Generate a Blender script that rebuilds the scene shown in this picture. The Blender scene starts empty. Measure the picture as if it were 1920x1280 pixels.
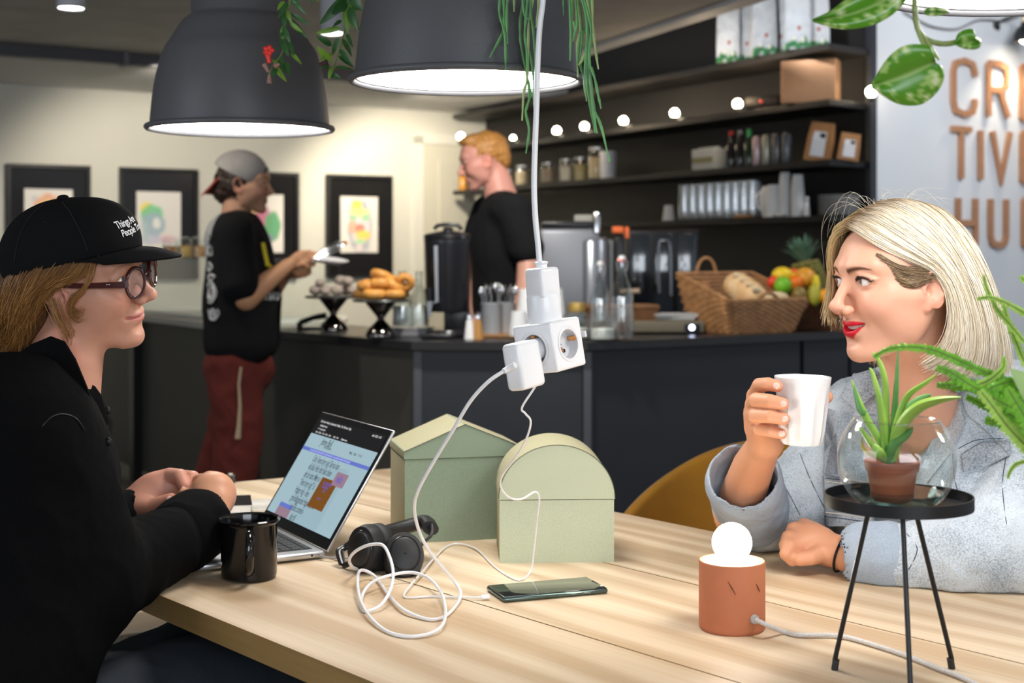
import bpy, bmesh, math, random
import numpy as np
from mathutils import Vector, Matrix, Euler
from math import sin, cos, pi, radians, sqrt
random.seed(7); RNG = np.random.default_rng(7)
sc = bpy.context.scene
COL = sc.collection
F = 2667.0; CXP = 960.0; HY = 470.0; EYE = 1.24; TAB = 0.74
# ---------------- camera, world, exposure ----------------
cam = bpy.data.cameras.new('camera'); co = bpy.data.objects.new('camera', cam); COL.objects.link(co)
co.location = (0, 0, EYE); co.rotation_euler = (pi/2, 0, 0)
cam.sensor_width = 36; cam.lens = 50.0; cam.shift_y = -(640-HY)/1920.0
cam.clip_start = 0.05; cam.clip_end = 100
cam.dof.use_dof = True; cam.dof.focus_distance = 2.02; cam.dof.aperture_fstop = 5.6
sc.camera = co
wd = bpy.data.worlds.new('room_light'); sc.world = wd; wd.use_nodes = True
wd.node_tree.nodes['Background'].inputs[0].default_value = (0.80, 0.88, 1.0, 1)
wd.node_tree.nodes['Background'].inputs[1].default_value = 0.42
sc.view_settings.view_transform = 'Standard'; sc.view_settings.look = 'None'
sc.view_settings.gamma = 1; sc.view_settings.use_curve_mapping = False
sc.view_settings.exposure = 0.35
try:
    sc.cycles.use_denoising = True; sc.cycles.max_bounces = 8; sc.cycles.transparent_max_bounces = 24
    sc.cycles.caustics_reflective = False; sc.cycles.caustics_refractive = False
    sc.cycles.sample_clamp_indirect = 6
except Exception: pass
def area_light(name, loc, target, size, power, col=(1, 1, 1), size_y=None):
    l = bpy.data.lights.new(name, 'AREA'); l.energy = power; l.color = col; l.size = size
    if size_y: l.shape = 'RECTANGLE'; l.size_y = size_y
    o = bpy.data.objects.new(name, l); COL.objects.link(o); o.location = loc
    o.rotation_euler = (Vector(target)-Vector(loc)).to_track_quat('-Z', 'Y').to_euler()
    return o
# added cool fill light from the camera's side of the room, no windows built
area_light('room_fill', (1.2, -2.2, 2.0), (0.2, 3.5, 1.0), 3.0, 95, (0.86, 0.93, 1.0), 1.6)
area_light('room_fill', (-3.4, 0.3, 1.9), (0.3, 3.5, 1.0), 2.2, 35, (0.86, 0.93, 1.0), 1.6)
def point_light(name, loc, power, r=.03, col=(1, .85, .65)):
    l = bpy.data.lights.new(name, 'POINT'); l.energy = power; l.color = col; l.shadow_soft_size = r
    o = bpy.data.objects.new(name, l); COL.objects.link(o); o.location = loc; return o
def spot_light(name, loc, target, power, ang=90, col=(1, .85, .65), r=.04):
    l = bpy.data.lights.new(name, 'SPOT'); l.energy = power; l.color = col; l.shadow_soft_size = r
    l.spot_size = radians(ang); l.spot_blend = .6
    o = bpy.data.objects.new(name, l); COL.objects.link(o); o.location = loc
    o.rotation_euler = (Vector(target)-Vector(loc)).to_track_quat('-Z', 'Y').to_euler(); return o
# added lights without fixtures that brighten the bar, shelves and white wall
spot_light('bar_fill', (-.1, 4.75, 2.25), (.1, 5.75, .9), 95, 85, (1, .95, .88), .05)
spot_light('bar_fill', (1.15, 5.0, 2.45), (1.15, 6.1, .95), 80, 85, (1, .95, .88), .05)
spot_light('bar_fill', (.55, 5.9, 2.75), (1.45, 6.9, 1.5), 60, 95, (.95, .97, 1), .08)
area_light('wall_fill', (2.55, 5.4, 2.75), (2.5, 7.3, 1.2),   .7, 22, (.97, .98, 1.0))
# ---------------- pixel to world ----------------
def W(x, y, d): return Vector(((x-CXP)*d/F, d, EYE-(y-HY)*d/F))
def WZ(x, y, z):                     # point at height z seen at pixel
    d = (EYE-z)*F/(y-HY); return W(x, y, d)
# ---------------- materials ----------------
_M = {}
def M(name, col=(.8, .8, .8), rough=.5, metal=0., noise=None, bump=None, em=None, trans=0, ior=1.45, sss=0, coat=0,
      vcol=False, spec=.5, col2=None, stretch=(1, 1, 1), sheen=0, alpha=1, sssr=(.012, .005, .003), fine=None):
    if name in _M: return _M[name]
    m = bpy.data.materials.new(name); _M[name] = m; m.use_nodes = True
    nt = m.node_tree; b = nt.nodes['Principled BSDF']; L = nt.links.new; N = nt.nodes.new
    b.inputs['Base Color'].default_value = (*col, 1); b.inputs['Roughness'].default_value = rough
    b.inputs['Metallic'].default_value = metal; b.inputs['IOR'].default_value = ior
    b.inputs['Specular IOR Level'].default_value = spec
    b.inputs['Transmission Weight'].default_value = trans; b.inputs['Coat Weight'].default_value = coat
    b.inputs['Coat Roughness'].default_value = .08
    if alpha < 1: b.inputs['Alpha'].default_value = alpha
    if sheen: b.inputs['Sheen Weight'].default_value = sheen; b.inputs['Sheen Roughness'].default_value = .4
    if sss:
        b.inputs['Subsurface Weight'].default_value = sss; b.inputs['Subsurface Radius'].default_value = sssr
        b.inputs['Subsurface Scale'].default_value = 1.0
    if em: b.inputs['Emission Color'].default_value = (*em[0], 1); b.inputs['Emission Strength'].default_value = em[1]
    tc = N('ShaderNodeTexCoord'); mp = N('ShaderNodeMapping'); L(tc.outputs['Object'], mp.inputs[0]); mp.inputs['Scale'].default_value = stretch
    src = None
    if vcol:
        a = N('ShaderNodeVertexColor'); a.layer_name = 'Col'; src = a.outputs[0]
    if noise:
        n = N('ShaderNodeTexNoise'); L(mp.outputs[0], n.inputs[0]); n.inputs['Scale'].default_value = noise[0]; n.inputs['Detail'].default_value = 5
        r = N('ShaderNodeMapRange'); L(n.outputs[0], r.inputs[0]); r.inputs[1].default_value = .3; r.inputs[2].default_value = .7
        mx = N('ShaderNodeMix'); mx.data_type = 'RGBA'; L(r.outputs[0], mx.inputs[0])
        c2 = col2 or tuple(c*(1-noise[1]) for c in col)
        if src:
            mm = N('ShaderNodeMix'); mm.data_type = 'RGBA'; mm.blend_type = 'MULTIPLY'; mm.inputs[0].default_value = 1
            mx.inputs[6].default_value = (1, 1, 1, 1); v = 1-noise[1]; mx.inputs[7].default_value = (v, v, v, 1)
            L(src, mm.inputs[6]); L(mx.outputs[2], mm.inputs[7]); src = mm.outputs[2]
        else:
            mx.inputs[6].default_value = (*col, 1); mx.inputs[7].default_value = (*c2, 1); src = mx.outputs[2]
    if fine:
        n = N('ShaderNodeTexNoise'); L(mp.outputs[0], n.inputs[0]); n.inputs['Scale'].default_value = fine[0]; n.inputs['Detail'].default_value = 3
        r = N('ShaderNodeMapRange'); L(n.outputs[0], r.inputs[0]); r.inputs[1].default_value = .35; r.inputs[2].default_value = .65
        r.inputs[3].default_value = 1-fine[1]; r.inputs[4].default_value = 1+fine[1]*.4
        mm = N('ShaderNodeMix'); mm.data_type = 'RGBA'; mm.blend_type = 'MULTIPLY'; mm.inputs[0].default_value = 1
        if src: L(src, mm.inputs[6])
        else: mm.inputs[6].default_value = (*col, 1)
        cc = N('ShaderNodeCombineColor'); [L(r.outputs[0], cc.inputs[i]) for i in range(3)]
        L(cc.outputs[0], mm.inputs[7]); src = mm.outputs[2]
    if src: L(src, b.inputs['Base Color'])
    if bump:
        n = N('ShaderNodeTexNoise'); L(mp.outputs[0], n.inputs[0]); n.inputs['Scale'].default_value = bump[0]; n.inputs['Detail'].default_value = 4
        bp = N('ShaderNodeBump'); bp.inputs['Strength'].default_value = bump[1]; bp.inputs['Distance'].default_value = bump[2] if len(bump) > 2 else .002
        L(n.outputs[0], bp.inputs['Height']); L(bp.outputs[0], b.inputs['Normal'])
    return m
def thin_glass(name, tint=(.96, .98, .975), gcol=(1, 1, 1), ior=1.45, rough=.01):
    m = bpy.data.materials.new(name); m.use_nodes = True; nt = m.node_tree; nt.nodes.clear(); N = nt.nodes.new; L = nt.links.new
    o = N('ShaderNodeOutputMaterial'); t = N('ShaderNodeBsdfTransparent'); g = N('ShaderNodeBsdfGlossy'); mx = N('ShaderNodeMixShader'); lw = N('ShaderNodeLayerWeight'); pw = N('ShaderNodeMath'); f = N('ShaderNodeMath')
    t.inputs[0].default_value = (*tint, 1); g.inputs[0].default_value = (*gcol, 1); g.inputs['Roughness'].default_value = rough; lw.inputs[0].default_value = .5; pw.operation = 'POWER'; pw.inputs[1].default_value = 4.0; L(lw.outputs['Facing'], pw.inputs[0]); f.operation = 'MULTIPLY_ADD'; L(pw.outputs[0], f.inputs[0]); f.inputs[1].default_value = .75; f.inputs[2].default_value = ((ior-1)/(ior+1))**2
    L(f.outputs[0], mx.inputs[0]); L(t.outputs[0], mx.inputs[1]); L(g.outputs[0], mx.inputs[2]); L(mx.outputs[0], o.inputs[0]); _M[name] = m; return m
def wood_mat(name, c1, c2, scale=1.0, rough=.45):
    m = bpy.data.materials.new(name); m.use_nodes = True; nt = m.node_tree; b = nt.nodes['Principled BSDF']; L = nt.links.new; N = nt.nodes.new
    tc = N('ShaderNodeTexCoord'); mp = N('ShaderNodeMapping'); L(tc.outputs['Object'], mp.inputs[0]); mp.inputs['Scale'].default_value = (.5*scale, 3.2*scale, 3.2*scale)
    n0 = N('ShaderNodeTexNoise'); L(mp.outputs[0], n0.inputs[0]); n0.inputs['Scale'].default_value = 1.1; n0.inputs['Detail'].default_value = 2
    w = N('ShaderNodeTexWave'); w.wave_type = 'BANDS'; w.bands_direction = 'Y'; L(mp.outputs[0], w.inputs[0])
    w.inputs['Scale'].default_value = 1.3; w.inputs['Distortion'].default_value = 14; w.inputs['Detail'].default_value = 2.5; w.inputs['Detail Scale'].default_value = .8; w.inputs['Detail Roughness'].default_value = .6
    mp2 = N('ShaderNodeMapping'); L(tc.outputs['Object'], mp2.inputs[0]); mp2.inputs['Scale'].default_value = (2.5*scale, 120*scale, 60*scale)
    n2 = N('ShaderNodeTexNoise'); L(mp2.outputs[0], n2.inputs[0]); n2.inputs['Scale'].default_value = 1; n2.inputs['Detail'].default_value = 3
    a = N('ShaderNodeMath'); a.operation = 'MULTIPLY_ADD'; L(w.outputs['Fac'], a.inputs[0]); a.inputs[1].default_value = .30
    a3 = N('ShaderNodeMath'); a3.operation = 'MULTIPLY_ADD'; L(n2.outputs[0], a3.inputs[0]); a3.inputs[1].default_value = .35
    s = N('ShaderNodeMath'); s.operation = 'MULTIPLY'; L(n0.outputs[0], s.inputs[0]); s.inputs[1].default_value = .9
    L(s.outputs[0], a3.inputs[2]); L(a3.outputs[0], a.inputs[2])
    r = N('ShaderNodeValToRGB'); L(a.outputs[0], r.inputs[0]); r.color_ramp.elements[0].position = .48; r.color_ramp.elements[0].color = (*c1, 1)
    r.color_ramp.elements[1].position = .98; r.color_ramp.elements[1].color = (*c2, 1)
    L(r.outputs[0], b.inputs['Base Color']); b.inputs['Roughness'].default_value = rough; b.inputs['Specular IOR Level'].default_value = .35
    return m
# ---------------- mesh builder ----------------
class MB:
    def __init__(s): s.v = []; s.f = []; s.mi = []; s.cur = 0
    def add(s, vs, fs, M4=None):
        n = len(s.v)
        if M4 is not None: vs = [M4 @ Vector(v) for v in vs]
        s.v += [tuple(v) for v in vs]; s.f += [tuple(i+n for i in f) for f in fs]; s.mi += [s.cur]*len(fs); return s
    def box(s, c, size, rot=None, taper=1.0):
        x, y, z = (k/2 for k in size); t = taper
        vs = [(-x, -y, -z), (x, -y, -z), (x, y, -z), (-x, y, -z), (-x*t, -y*t, z), (x*t, -y*t, z), (x*t, y*t, z), (-x*t, y*t, z)]
        R = Matrix.Translation(c) @ (Euler(rot).to_matrix().to_4x4() if rot is not None else Matrix())
        return s.add(vs, [(3, 2, 1, 0), (4, 5, 6, 7), (0, 1, 5, 4), (1, 2, 6, 5), (2, 3, 7, 6), (3, 0, 4, 7)], R)
    def rbox(s, c, size, r=.005, rot=None, seg=3, M4=None):
        bm = bmesh.new(); bmesh.ops.create_cube(bm, size=1)
        for v in bm.verts: v.co = Vector((v.co.x*size[0], v.co.y*size[1], v.co.z*size[2]))
        bmesh.ops.bevel(bm, geom=bm.edges[:], offset=r, segments=seg, profile=.5, affect='EDGES')
        R = Matrix.Translation(c) @ (Euler(rot).to_matrix().to_4x4() if rot is not None else Matrix())
        if M4 is not None: R = M4 @ R
        vs = [v.co.copy() for v in bm.verts]; fs = [[v.index for v in f.verts] for f in bm.faces]; bm.free()
        return s.add(vs, fs, R)
    def lathe(s, prof, n=32, c=(0, 0, 0), M4=None, cap0=False, cap1=False, squash=(1, 1)):
        vs = []; fs = []
        for r, z in prof:
            for i in range(n):
                a = 2*pi*i/n; vs.append((c[0]+r*cos(a)*squash[0], c[1]+r*sin(a)*squash[1], c[2]+z))
        for j in range(len(prof)-1):
            for i in range(n):
                k = (i+1) % n; fs.append((j*n+i, j*n+k, (j+1)*n+k, (j+1)*n+i))
        if cap0: fs.append(tuple(range(n-1, -1, -1)))
        if cap1: fs.append(tuple((len(prof)-1)*n+i for i in range(n)))
        return s.add(vs, fs, M4)
    def cyl(s, a, b, r, r2=None, n=16, caps=True):
        a = Vector(a); b = Vector(b); r2 = r if r2 is None else r2; h = (b-a).length
        Mt = Matrix.Translation(a) @ (b-a).to_track_quat('Z', 'Y').to_matrix().to_4x4()
        return s.lathe([(r, 0), (r2, h)], n, M4=Mt, cap0=caps, cap1=caps)
    def sph(s, c, r, n=16, m=10, rot=None):
        if not hasattr(r, '__len__'): r = (r, r, r)
        prof = [(max(1e-4, sin(pi*j/m)), -cos(pi*j/m)) for j in range(m+1)]
        R = Matrix.Translation(c) @ (Euler(rot).to_matrix().to_4x4() if rot is not None else Matrix()) @ Matrix.Diagonal((*r, 1))
        return s.lathe(prof, n, M4=R)
    def tube(s, pts, r, n=8, closed=False, caps=True, flat=1.0):
        pts = [Vector(p) for p in pts]; m = len(pts); rs = r if hasattr(r, '__len__') else [r]*m
        vs = []; fs = []; up = None
        for i, p in enumerate(pts):
            if closed: t = pts[(i+1) % m]-pts[i-1]
            else: t = pts[min(i+1, m-1)]-pts[max(i-1, 0)]
            t = t.normalized() if t.length > 1e-9 else Vector((0, 0, 1))
            if up is None: up = t.orthogonal().normalized()
            up = (up-t*up.dot(t)); up = up.normalized() if up.length > 1e-6 else t.orthogonal().normalized()
            w = t.cross(up)
            for k in range(n):
                a = 2*pi*k/n; vs.append(p+(up*cos(a)+w*sin(a)*flat)*rs[i])
        for i in range(m if closed else m-1):
            j = (i+1) % m
            for k in range(n):
                l = (k+1) % n; fs.append((i*n+k, i*n+l, j*n+l, j*n+k))
        if caps and not closed: fs.append(tuple(range(n-1, -1, -1))); fs.append(tuple((m-1)*n+k for k in range(n)))
        return s.add(vs, fs)
    def prism(s, poly, h, M4=None, z0=0):
        n = len(poly); vs = [(p[0], p[1], z0) for p in poly]+[(p[0], p[1], z0+h) for p in poly]
        fs = [tuple(range(n-1, -1, -1)), tuple(range(n, 2*n))]+[(i, (i+1) % n, n+(i+1) % n, n+i) for i in range(n)]
        return s.add(vs, fs, M4)
    def build(s, name, mats, parent=None, smooth=True, ang=40, loc=None, rot=None, label=None, bevel=0):
        me = bpy.data.meshes.new(name); me.from_pydata(s.v, [], s.f)
        o = bpy.data.objects.new(name, me); COL.objects.link(o)
        for m in (mats if isinstance(mats, (list, tuple)) else [mats]): me.materials.append(m)
        if any(s.mi): me.polygons.foreach_set('material_index', s.mi)
        bm = bmesh.new(); bm.from_mesh(me); bmesh.ops.recalc_face_normals(bm, faces=bm.faces)
        if bevel:
            es = [e for e in bm.edges if len(e.link_faces) == 2 and e.calc_face_angle(0) > .6]
            bmesh.ops.bevel(bm, geom=es, offset=bevel, segments=2, profile=.6, affect='EDGES')
        bm.to_mesh(me); bm.free()
        if smooth: me.shade_smooth() if hasattr(me, 'shade_smooth') else None; me.set_sharp_from_angle(angle=radians(ang))
        if parent is not None: o.parent = parent
        if loc is not None: o.location = loc
        if rot is not None: o.rotation_euler = rot
        if label: o['label'] = label
        return o
def cr(pts, n=8, closed=False):      # catmull-rom resample
    P = [Vector(p) for p in pts]; out = []; m = len(P)
    for i in range(m if closed else m-1):
        if closed: a, b, c, d = P[i-1], P[i], P[(i+1) % m], P[(i+2) % m]
        else: a, b, c, d = P[max(i-1, 0)], P[i], P[i+1], P[min(i+2, m-1)]
        for k in range(n):
            t = k/n; out.append(.5*((2*b)+(c-a)*t+(2*a-5*b+4*c-d)*t*t+(3*b-a-3*c+d)*t**3))
    if not closed: out.append(P[-1])
    return out
def tag(o, label=None, cat=None, group=None, kind=None):
    if label: o['label'] = label
    if cat: o['category'] = cat
    if group: o['group'] = group
    if kind: o['kind'] = kind
    return o
def thing(name, label, cat, loc=(0, 0, 0), rz=0, group=None, rot=None):
    o = bpy.data.objects.new(name, None); COL.objects.link(o); o.location = loc
    o.rotation_euler = rot if rot is not None else (0, 0, rz); o.empty_display_size = .02
    return tag(o, label, cat, group)
def copy_tree(o, parent=None, children=None):
    kids = children if children is not None else KIDS(o)
    c = o.copy(); COL.objects.link(c); c.parent = parent
    for k in kids: copy_tree(k, c)
    return c
def KIDS(o): return [x for x in COL.objects if x.parent == o]
def dup(o, loc, rz=None, label=None, group=None, rot=None, scale=None):
    c = copy_tree(o); c.location = loc
    if rz is not None: c.rotation_euler = (0, 0, rz)
    if rot is not None: c.rotation_euler = rot
    if scale is not None: c.scale = (scale,)*3 if not hasattr(scale, '__len__') else scale
    if label: c['label'] = label
    if group: c['group'] = group
    return c
def text_mesh(txt, size, mat, parent, M4, sx=1.0, off=0.0, name='lettering', depth=0.0, align='LEFT', spacing=1.0, world=False):
    cu = bpy.data.curves.new(name, 'FONT'); cu.body = txt; cu.size = size; cu.offset = off; cu.extrude = depth; cu.align_x = align; cu.space_character = spacing; cu.resolution_u = 3
    t = bpy.data.objects.new(name, cu); COL.objects.link(t); dg = bpy.context.evaluated_depsgraph_get()
    me = bpy.data.meshes.new_from_object(t.evaluated_get(dg)); bpy.data.objects.remove(t); 
    me.transform(M4 @ Matrix.Diagonal((sx, 1, 1, 1))); me.materials.clear(); me.materials.append(mat)
    o = bpy.data.objects.new(name, me); COL.objects.link(o); o.parent = parent
    return o
# ---------------- implicit surfaces ----------------
def v3(*a): return np.array(a, dtype=np.float32)
def f_cap(a, b, ra, rb=None):
    a = v3(*a); b = v3(*b); rb = ra if rb is None else rb; ba = b-a; L2 = float(ba@ba)+1e-12
    def f(P):
        h = np.clip(((P-a)@ba)/L2, 0, 1)
        q = P-a-h[..., None]*ba
        return np.sqrt((q*q).sum(-1))-(ra+(rb-ra)*h)
    return f
def f_ell(c, r, R=None):
    c = v3(*c); r = v3(*r); Rm = None if R is None else np.array(Euler(R).to_matrix(), dtype=np.float32)
    def f(P):
        q = P-c
        if Rm is not None: q = q@Rm
        k0 = np.sqrt(((q/r)**2).sum(-1))+1e-9; k1 = np.sqrt(((q/(r*r))**2).sum(-1))+1e-9
        return k0*(k0-1)/k1
    return f
def f_box(c, s, rr=.01, R=None):
    c = v3(*c); s = v3(*s)/2-rr; Rm = None if R is None else np.array(Euler(R).to_matrix(), dtype=np.float32)
    def f(P):
        q = P-c
        if Rm is not None: q = q@Rm
        q = np.abs(q)-s
        return np.sqrt((np.maximum(q, 0)**2).sum(-1))+np.minimum(q.max(-1), 0)-rr
    return f
def f_chain(pts, rs):
    fs = [f_cap(pts[i], pts[i+1], rs[i], rs[i+1]) for i in range(len(pts)-1)]
    def f(P):
        d = fs[0](P)
        for g in fs[1:]: d = np.minimum(d, g(P))
        return d
    return f
def smin(a, b, k):
    if k <= 0: return np.minimum(a, b)
    h = np.clip(.5+.5*(b-a)/k, 0, 1); return b+(a-b)*h-k*h*(1-h)
class SDF:
    def __init__(s): s.ops = []
    def u(s, f, k=.01): s.ops.append((0, f, k)); return s
    def sub(s, f, k=.005): s.ops.append((1, f, k)); return s
    def cut(s, f, k=.003): s.ops.append((2, f, k)); return s
    def __call__(s, P):
        d = None
        for op, f, k in s.ops:
            e = f(P)
            if op == 0: d = e if d is None else smin(d, e, k)
            elif op == 1: d = -smin(-d, e, k)
            else: d = -smin(-d, -e, k)
        return d
def mesh_sdf(f, lo, hi, h, project=1):
    B = 8; lo = np.array(lo, float); hi = np.array(hi, float); nb = np.ceil((hi-lo)/(B*h)).astype(int)+1
    g = np.stack(np.meshgrid(*[np.arange(n) for n in nb], indexing='ij'), -1).reshape(-1, 3)
    cen = (lo+(g+.5)*B*h).astype(np.float32); d = f(cen); act = g[np.abs(d) < B*h*.87*1.35+h]
    off = np.stack(np.meshgrid(*[np.arange(B+1)]*3, indexing='ij'), -1)
    dims = nb*B+2; D0, D1, D2 = int(dims[0]), int(dims[1]), int(dims[2])
    keys_all = []; verts_all = []; edges = []
    for s0 in range(0, len(act), 400):
        a = act[s0:s0+400]; idx = a[:, None, None, None, :]*B+off[None]
        P = (lo+idx*h).astype(np.float32); v = f(P.reshape(-1, 3)).reshape(P.shape[:-1]); v = np.where(v == 0, 1e-7, v)
        neg = v < 0
        c = [neg[:, i:B+i, j:B+j, k:B+k] for i in (0, 1) for j in (0, 1) for k in (0, 1)]
        sm = sum(x.astype(np.int8) for x in c); m = (sm > 0) & (sm < 8)
        if m.any():
            n_, i_, j_, k_ = np.nonzero(m); acc = np.zeros((len(n_), 3)); cnt = np.zeros(len(n_))
            for ax in range(3):
                for p in (0, 1):
                    for q in (0, 1):
                        o0 = [0, 0, 0]; oth = [x for x in range(3) if x != ax]; o0[oth[0]] = p; o0[oth[1]] = q; o1 = list(o0); o1[ax] = 1
                        va = v[n_, i_+o0[0], j_+o0[1], k_+o0[2]]; vb = v[n_, i_+o1[0], j_+o1[1], k_+o1[2]]
                        x = (va < 0) != (vb < 0); t = np.where(x, va/np.where(x, va-vb, 1), 0)
                        pt = np.array(o0, float)[None].repeat(len(n_), 0); pt[:, ax] = t
                        acc += pt*x[:, None]; cnt += x
            cell = a[n_]*B+np.stack([i_, j_, k_], -1)
            keys_all.append((cell[:, 0]*D1+cell[:, 1])*D2+cell[:, 2]); verts_all.append(lo+(cell+acc/cnt[:, None])*h)
        for ax in range(3):
            sl0 = [slice(0, B)]*3; sl1 = [slice(0, B)]*3; sl1[ax] = slice(1, B+1)
            n0 = neg[(slice(None), *sl0)]; n1 = neg[(slice(None), *sl1)]; e = n0 != n1
            if e.any():
                n_, i_, j_, k_ = np.nonzero(e); pnt = a[n_]*B+np.stack([i_, j_, k_], -1)
                edges.append((ax, pnt, n0[n_, i_, j_, k_]))
    keys = np.concatenate(keys_all); V = np.concatenate(verts_all); o = np.argsort(keys); keys = keys[o]; V = V[o]
    Fc = []
    for ax, p, s in edges:
        a1, a2 = [(1, 2), (2, 0), (0, 1)][ax]; q = []; ok = np.ones(len(p), bool)
        for (u, w) in ((0, 0), (1, 0), (1, 1), (0, 1)):
            c = p.copy(); c[:, a1] -= u; c[:, a2] -= w; k = (c[:, 0]*D1+c[:, 1])*D2+c[:, 2]
            i = np.clip(np.searchsorted(keys, k), 0, len(keys)-1); ok &= keys[i] == k; q.append(i)
        q = np.stack(q, -1); q = np.where(s[:, None], q, q[:, ::-1]); Fc.append(q[ok])
    Fc = np.concatenate(Fc)
    for _ in range(project):
        P = V.astype(np.float32); d = f(P); e = h*.3; G = np.zeros_like(V)
        for ax in range(3):
            dd = np.zeros(3, np.float32); dd[ax] = e; G[:, ax] = (f(P+dd)-f(P-dd))/(2*e)
        g2 = (G*G).sum(-1)+.05; st = np.clip(d/g2, -h*.6, h*.6); V = V-G*st[:, None]
    return V, Fc
def np_mesh(name, V, Fc, mats, parent=None, col=None, mi=None, smooth=True, kind=None, label=None):
    me = bpy.data.meshes.new(name); V = np.asarray(V, dtype=np.float32); Fc = np.asarray(Fc, dtype=np.int32)
    me.vertices.add(len(V)); me.vertices.foreach_set('co', V.ravel()); k = Fc.shape[1]
    me.loops.add(Fc.size); me.loops.foreach_set('vertex_index', Fc.ravel())
    me.polygons.add(len(Fc)); me.polygons.foreach_set('loop_start', np.arange(0, Fc.size, k, dtype=np.int32))
    me.polygons.foreach_set('loop_total', np.full(len(Fc), k, dtype=np.int32))
    for m in (mats if isinstance(mats, (list, tuple)) else [mats]): me.materials.append(m)
    if mi is not None: me.polygons.foreach_set('material_index', np.asarray(mi, dtype=np.int32))
    me.update(calc_edges=True); me.validate()
    if smooth: me.polygons.foreach_set('use_smooth', np.ones(len(me.polygons), bool))
    if col is not None:
        ca = me.color_attributes.new('Col', 'FLOAT_COLOR', 'POINT'); c = np.ones((len(V), 4), np.float32); c[:, :3] = col; ca.data.foreach_set('color', c.ravel())
    o = bpy.data.objects.new(name, me); COL.objects.link(o)
    if parent is not None: o.parent = parent
    if kind: o['kind'] = kind
    if label: o['label'] = label
    return o
def xf(V, M4):
    A = np.array(M4); return V@A[:3, :3].T+A[:3, 3]
def vnoise(P, s, seed=0):            # cheap smooth noise from sines
    r = np.random.default_rng(seed); o = 0
    for i in range(6):
        k = r.normal(size=3)*s; o = o+np.sin(P@k.astype(np.float32)+r.uniform(0, 6.28))
    return o/6
def strands(name, guides, n, rad, mat, parent, jitter=.003, seg=14, colr=((.6, .4, .2), (.8, .6, .35)), seed=1, clump=.5, taper=.35, lenvar=.1, curl=0.0, closed=False, kind='stuff'):
    """guides: list of polylines (all resampled to seg points); strands are blended between neighbours"""
    r = np.random.default_rng(seed); G = []
    for g in guides:
        c = np.array([list(p) for p in cr(g, 8)]); d = np.r_[0, np.cumsum(np.linalg.norm(np.diff(c, axis=0), axis=1))]
        t = np.linspace(0, d[-1], seg); G.append(np.stack([np.interp(t, d, c[:, k]) for k in range(3)], -1))
    G = np.array(G); m = len(G); u = r.uniform(0, m-1, n); i = np.minimum(u.astype(int), m-2); f = (u-i)[:, None, None]
    f = f+(np.round(f*6)/6-f)*clump*np.linspace(0, 1, seg)[None, :, None]
    S = G[i]*(1-f)+G[i+1]*f
    T = np.linspace(0, 1, seg); j0 = r.normal(size=(n, 1, 3))*jitter; j1 = r.normal(size=(n, 1, 3))*jitter
    S = S+j0*(1-T)[None, :, None]*.6+j1*(T**1.5)[None, :, None]*1.4
    ph = r.uniform(0, 6.28, (n, 1, 3)); S = S+np.sin(T[None, :, None]*r.uniform(3, 8, (n, 1, 1))+ph)*jitter*.45
    if curl: S = S+np.sin(T[None, :, None]*15*r.uniform(.7, 1.2, (n, 1, 1))+ph)*curl*(T**1.2)[None, :, None]
    L = 1-r.uniform(0, lenvar, n)
    idx = T[None, :]*L[:, None]*(seg-1); i0 = np.minimum(idx.astype(int), seg-2); fr = (idx-i0)[..., None]; ar = np.arange(n)[:, None]
    S = S[ar, i0]*(1-fr)+S[ar, i0+1]*fr
    t = np.gradient(S, axis=1); t /= np.linalg.norm(t, axis=-1, keepdims=True)+1e-9
    a = np.cross(t, np.array([.31, .52, .8])); a /= np.linalg.norm(a, axis=-1, keepdims=True)+1e-9; b = np.cross(t, a)
    R = rad*r.uniform(.6, 1.3, (n, 1))*(1-(1-taper)*T[None, :]**2)
    V = np.stack([S+(a*cos(k)+b*sin(k))*R[..., None] for k in (0, 2.094, 4.189)], 2)   # n,seg,3,3
    base = (np.arange(n)[:, None]*seg+np.arange(seg-1)[None, :])*3
    Fc = np.concatenate([np.stack([base+k, base+(k+1) % 3, base+3+(k+1) % 3, base+3+k], -1).reshape(-1, 4) for k in range(3)])
    cc = np.array(colr[0])+(np.array(colr[1])-np.array(colr[0]))*r.uniform(0, 1, (n, 1)); 
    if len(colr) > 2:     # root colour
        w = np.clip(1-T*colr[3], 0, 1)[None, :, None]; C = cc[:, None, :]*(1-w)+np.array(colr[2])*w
    else: C = cc[:, None, :].repeat(seg, 1)
    C = C[:, :, None, :].repeat(3, 2)
    return np_mesh(name, V.reshape(-1, 3), Fc, mat, parent, col=C.reshape(-1, 3), kind=kind)
# ================= ROOM =================
m_cream = M('cream_paint', (.66, .65, .58), .85, noise=(3, .04), bump=(60, .05))
m_white = M('white_paint', (.78, .81, .85), .8, noise=(3, .03), bump=(60, .05))
m_ceil = M('ceiling_concrete', (.62, .59, .55), .9, noise=(4, .2), bump=(30, .2, .004))
m_soffit = M('soffit_paint', (.62, .62, .62), .8)
m_black = M('black_panel', (.006, .006, .007), .42, spec=.35, noise=(30, .2))
m_blackwall = M('black_wall', (.010, .009, .009), .55, noise=(6, .3))
m_slate = M('dark_slate_laminate', (.028, .030, .037), .5, noise=(8, .12), fine=(500, .15))
m_slateL = M('grey_edge', (.075, .08, .095), .4)
m_olive = M('olive_grey_panel', (.060, .056, .045), .6, noise=(5, .1))
m_floor = M('floor_vinyl', (.10, .095, .08), .45, noise=(2, .2))
m_blackmetal = M('black_metal', (.012, .012, .013), .38)
m_glass = thin_glass('clear_glass')
m_chrome = M('chrome', (.75, .75, .76), .18, metal=1)
m_steel = M('brushed_steel', (.55, .56, .58), .35, metal=1)
def emis(n, col, st): return M(n, (.02, .02, .02), .5, em=(col, st))
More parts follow.
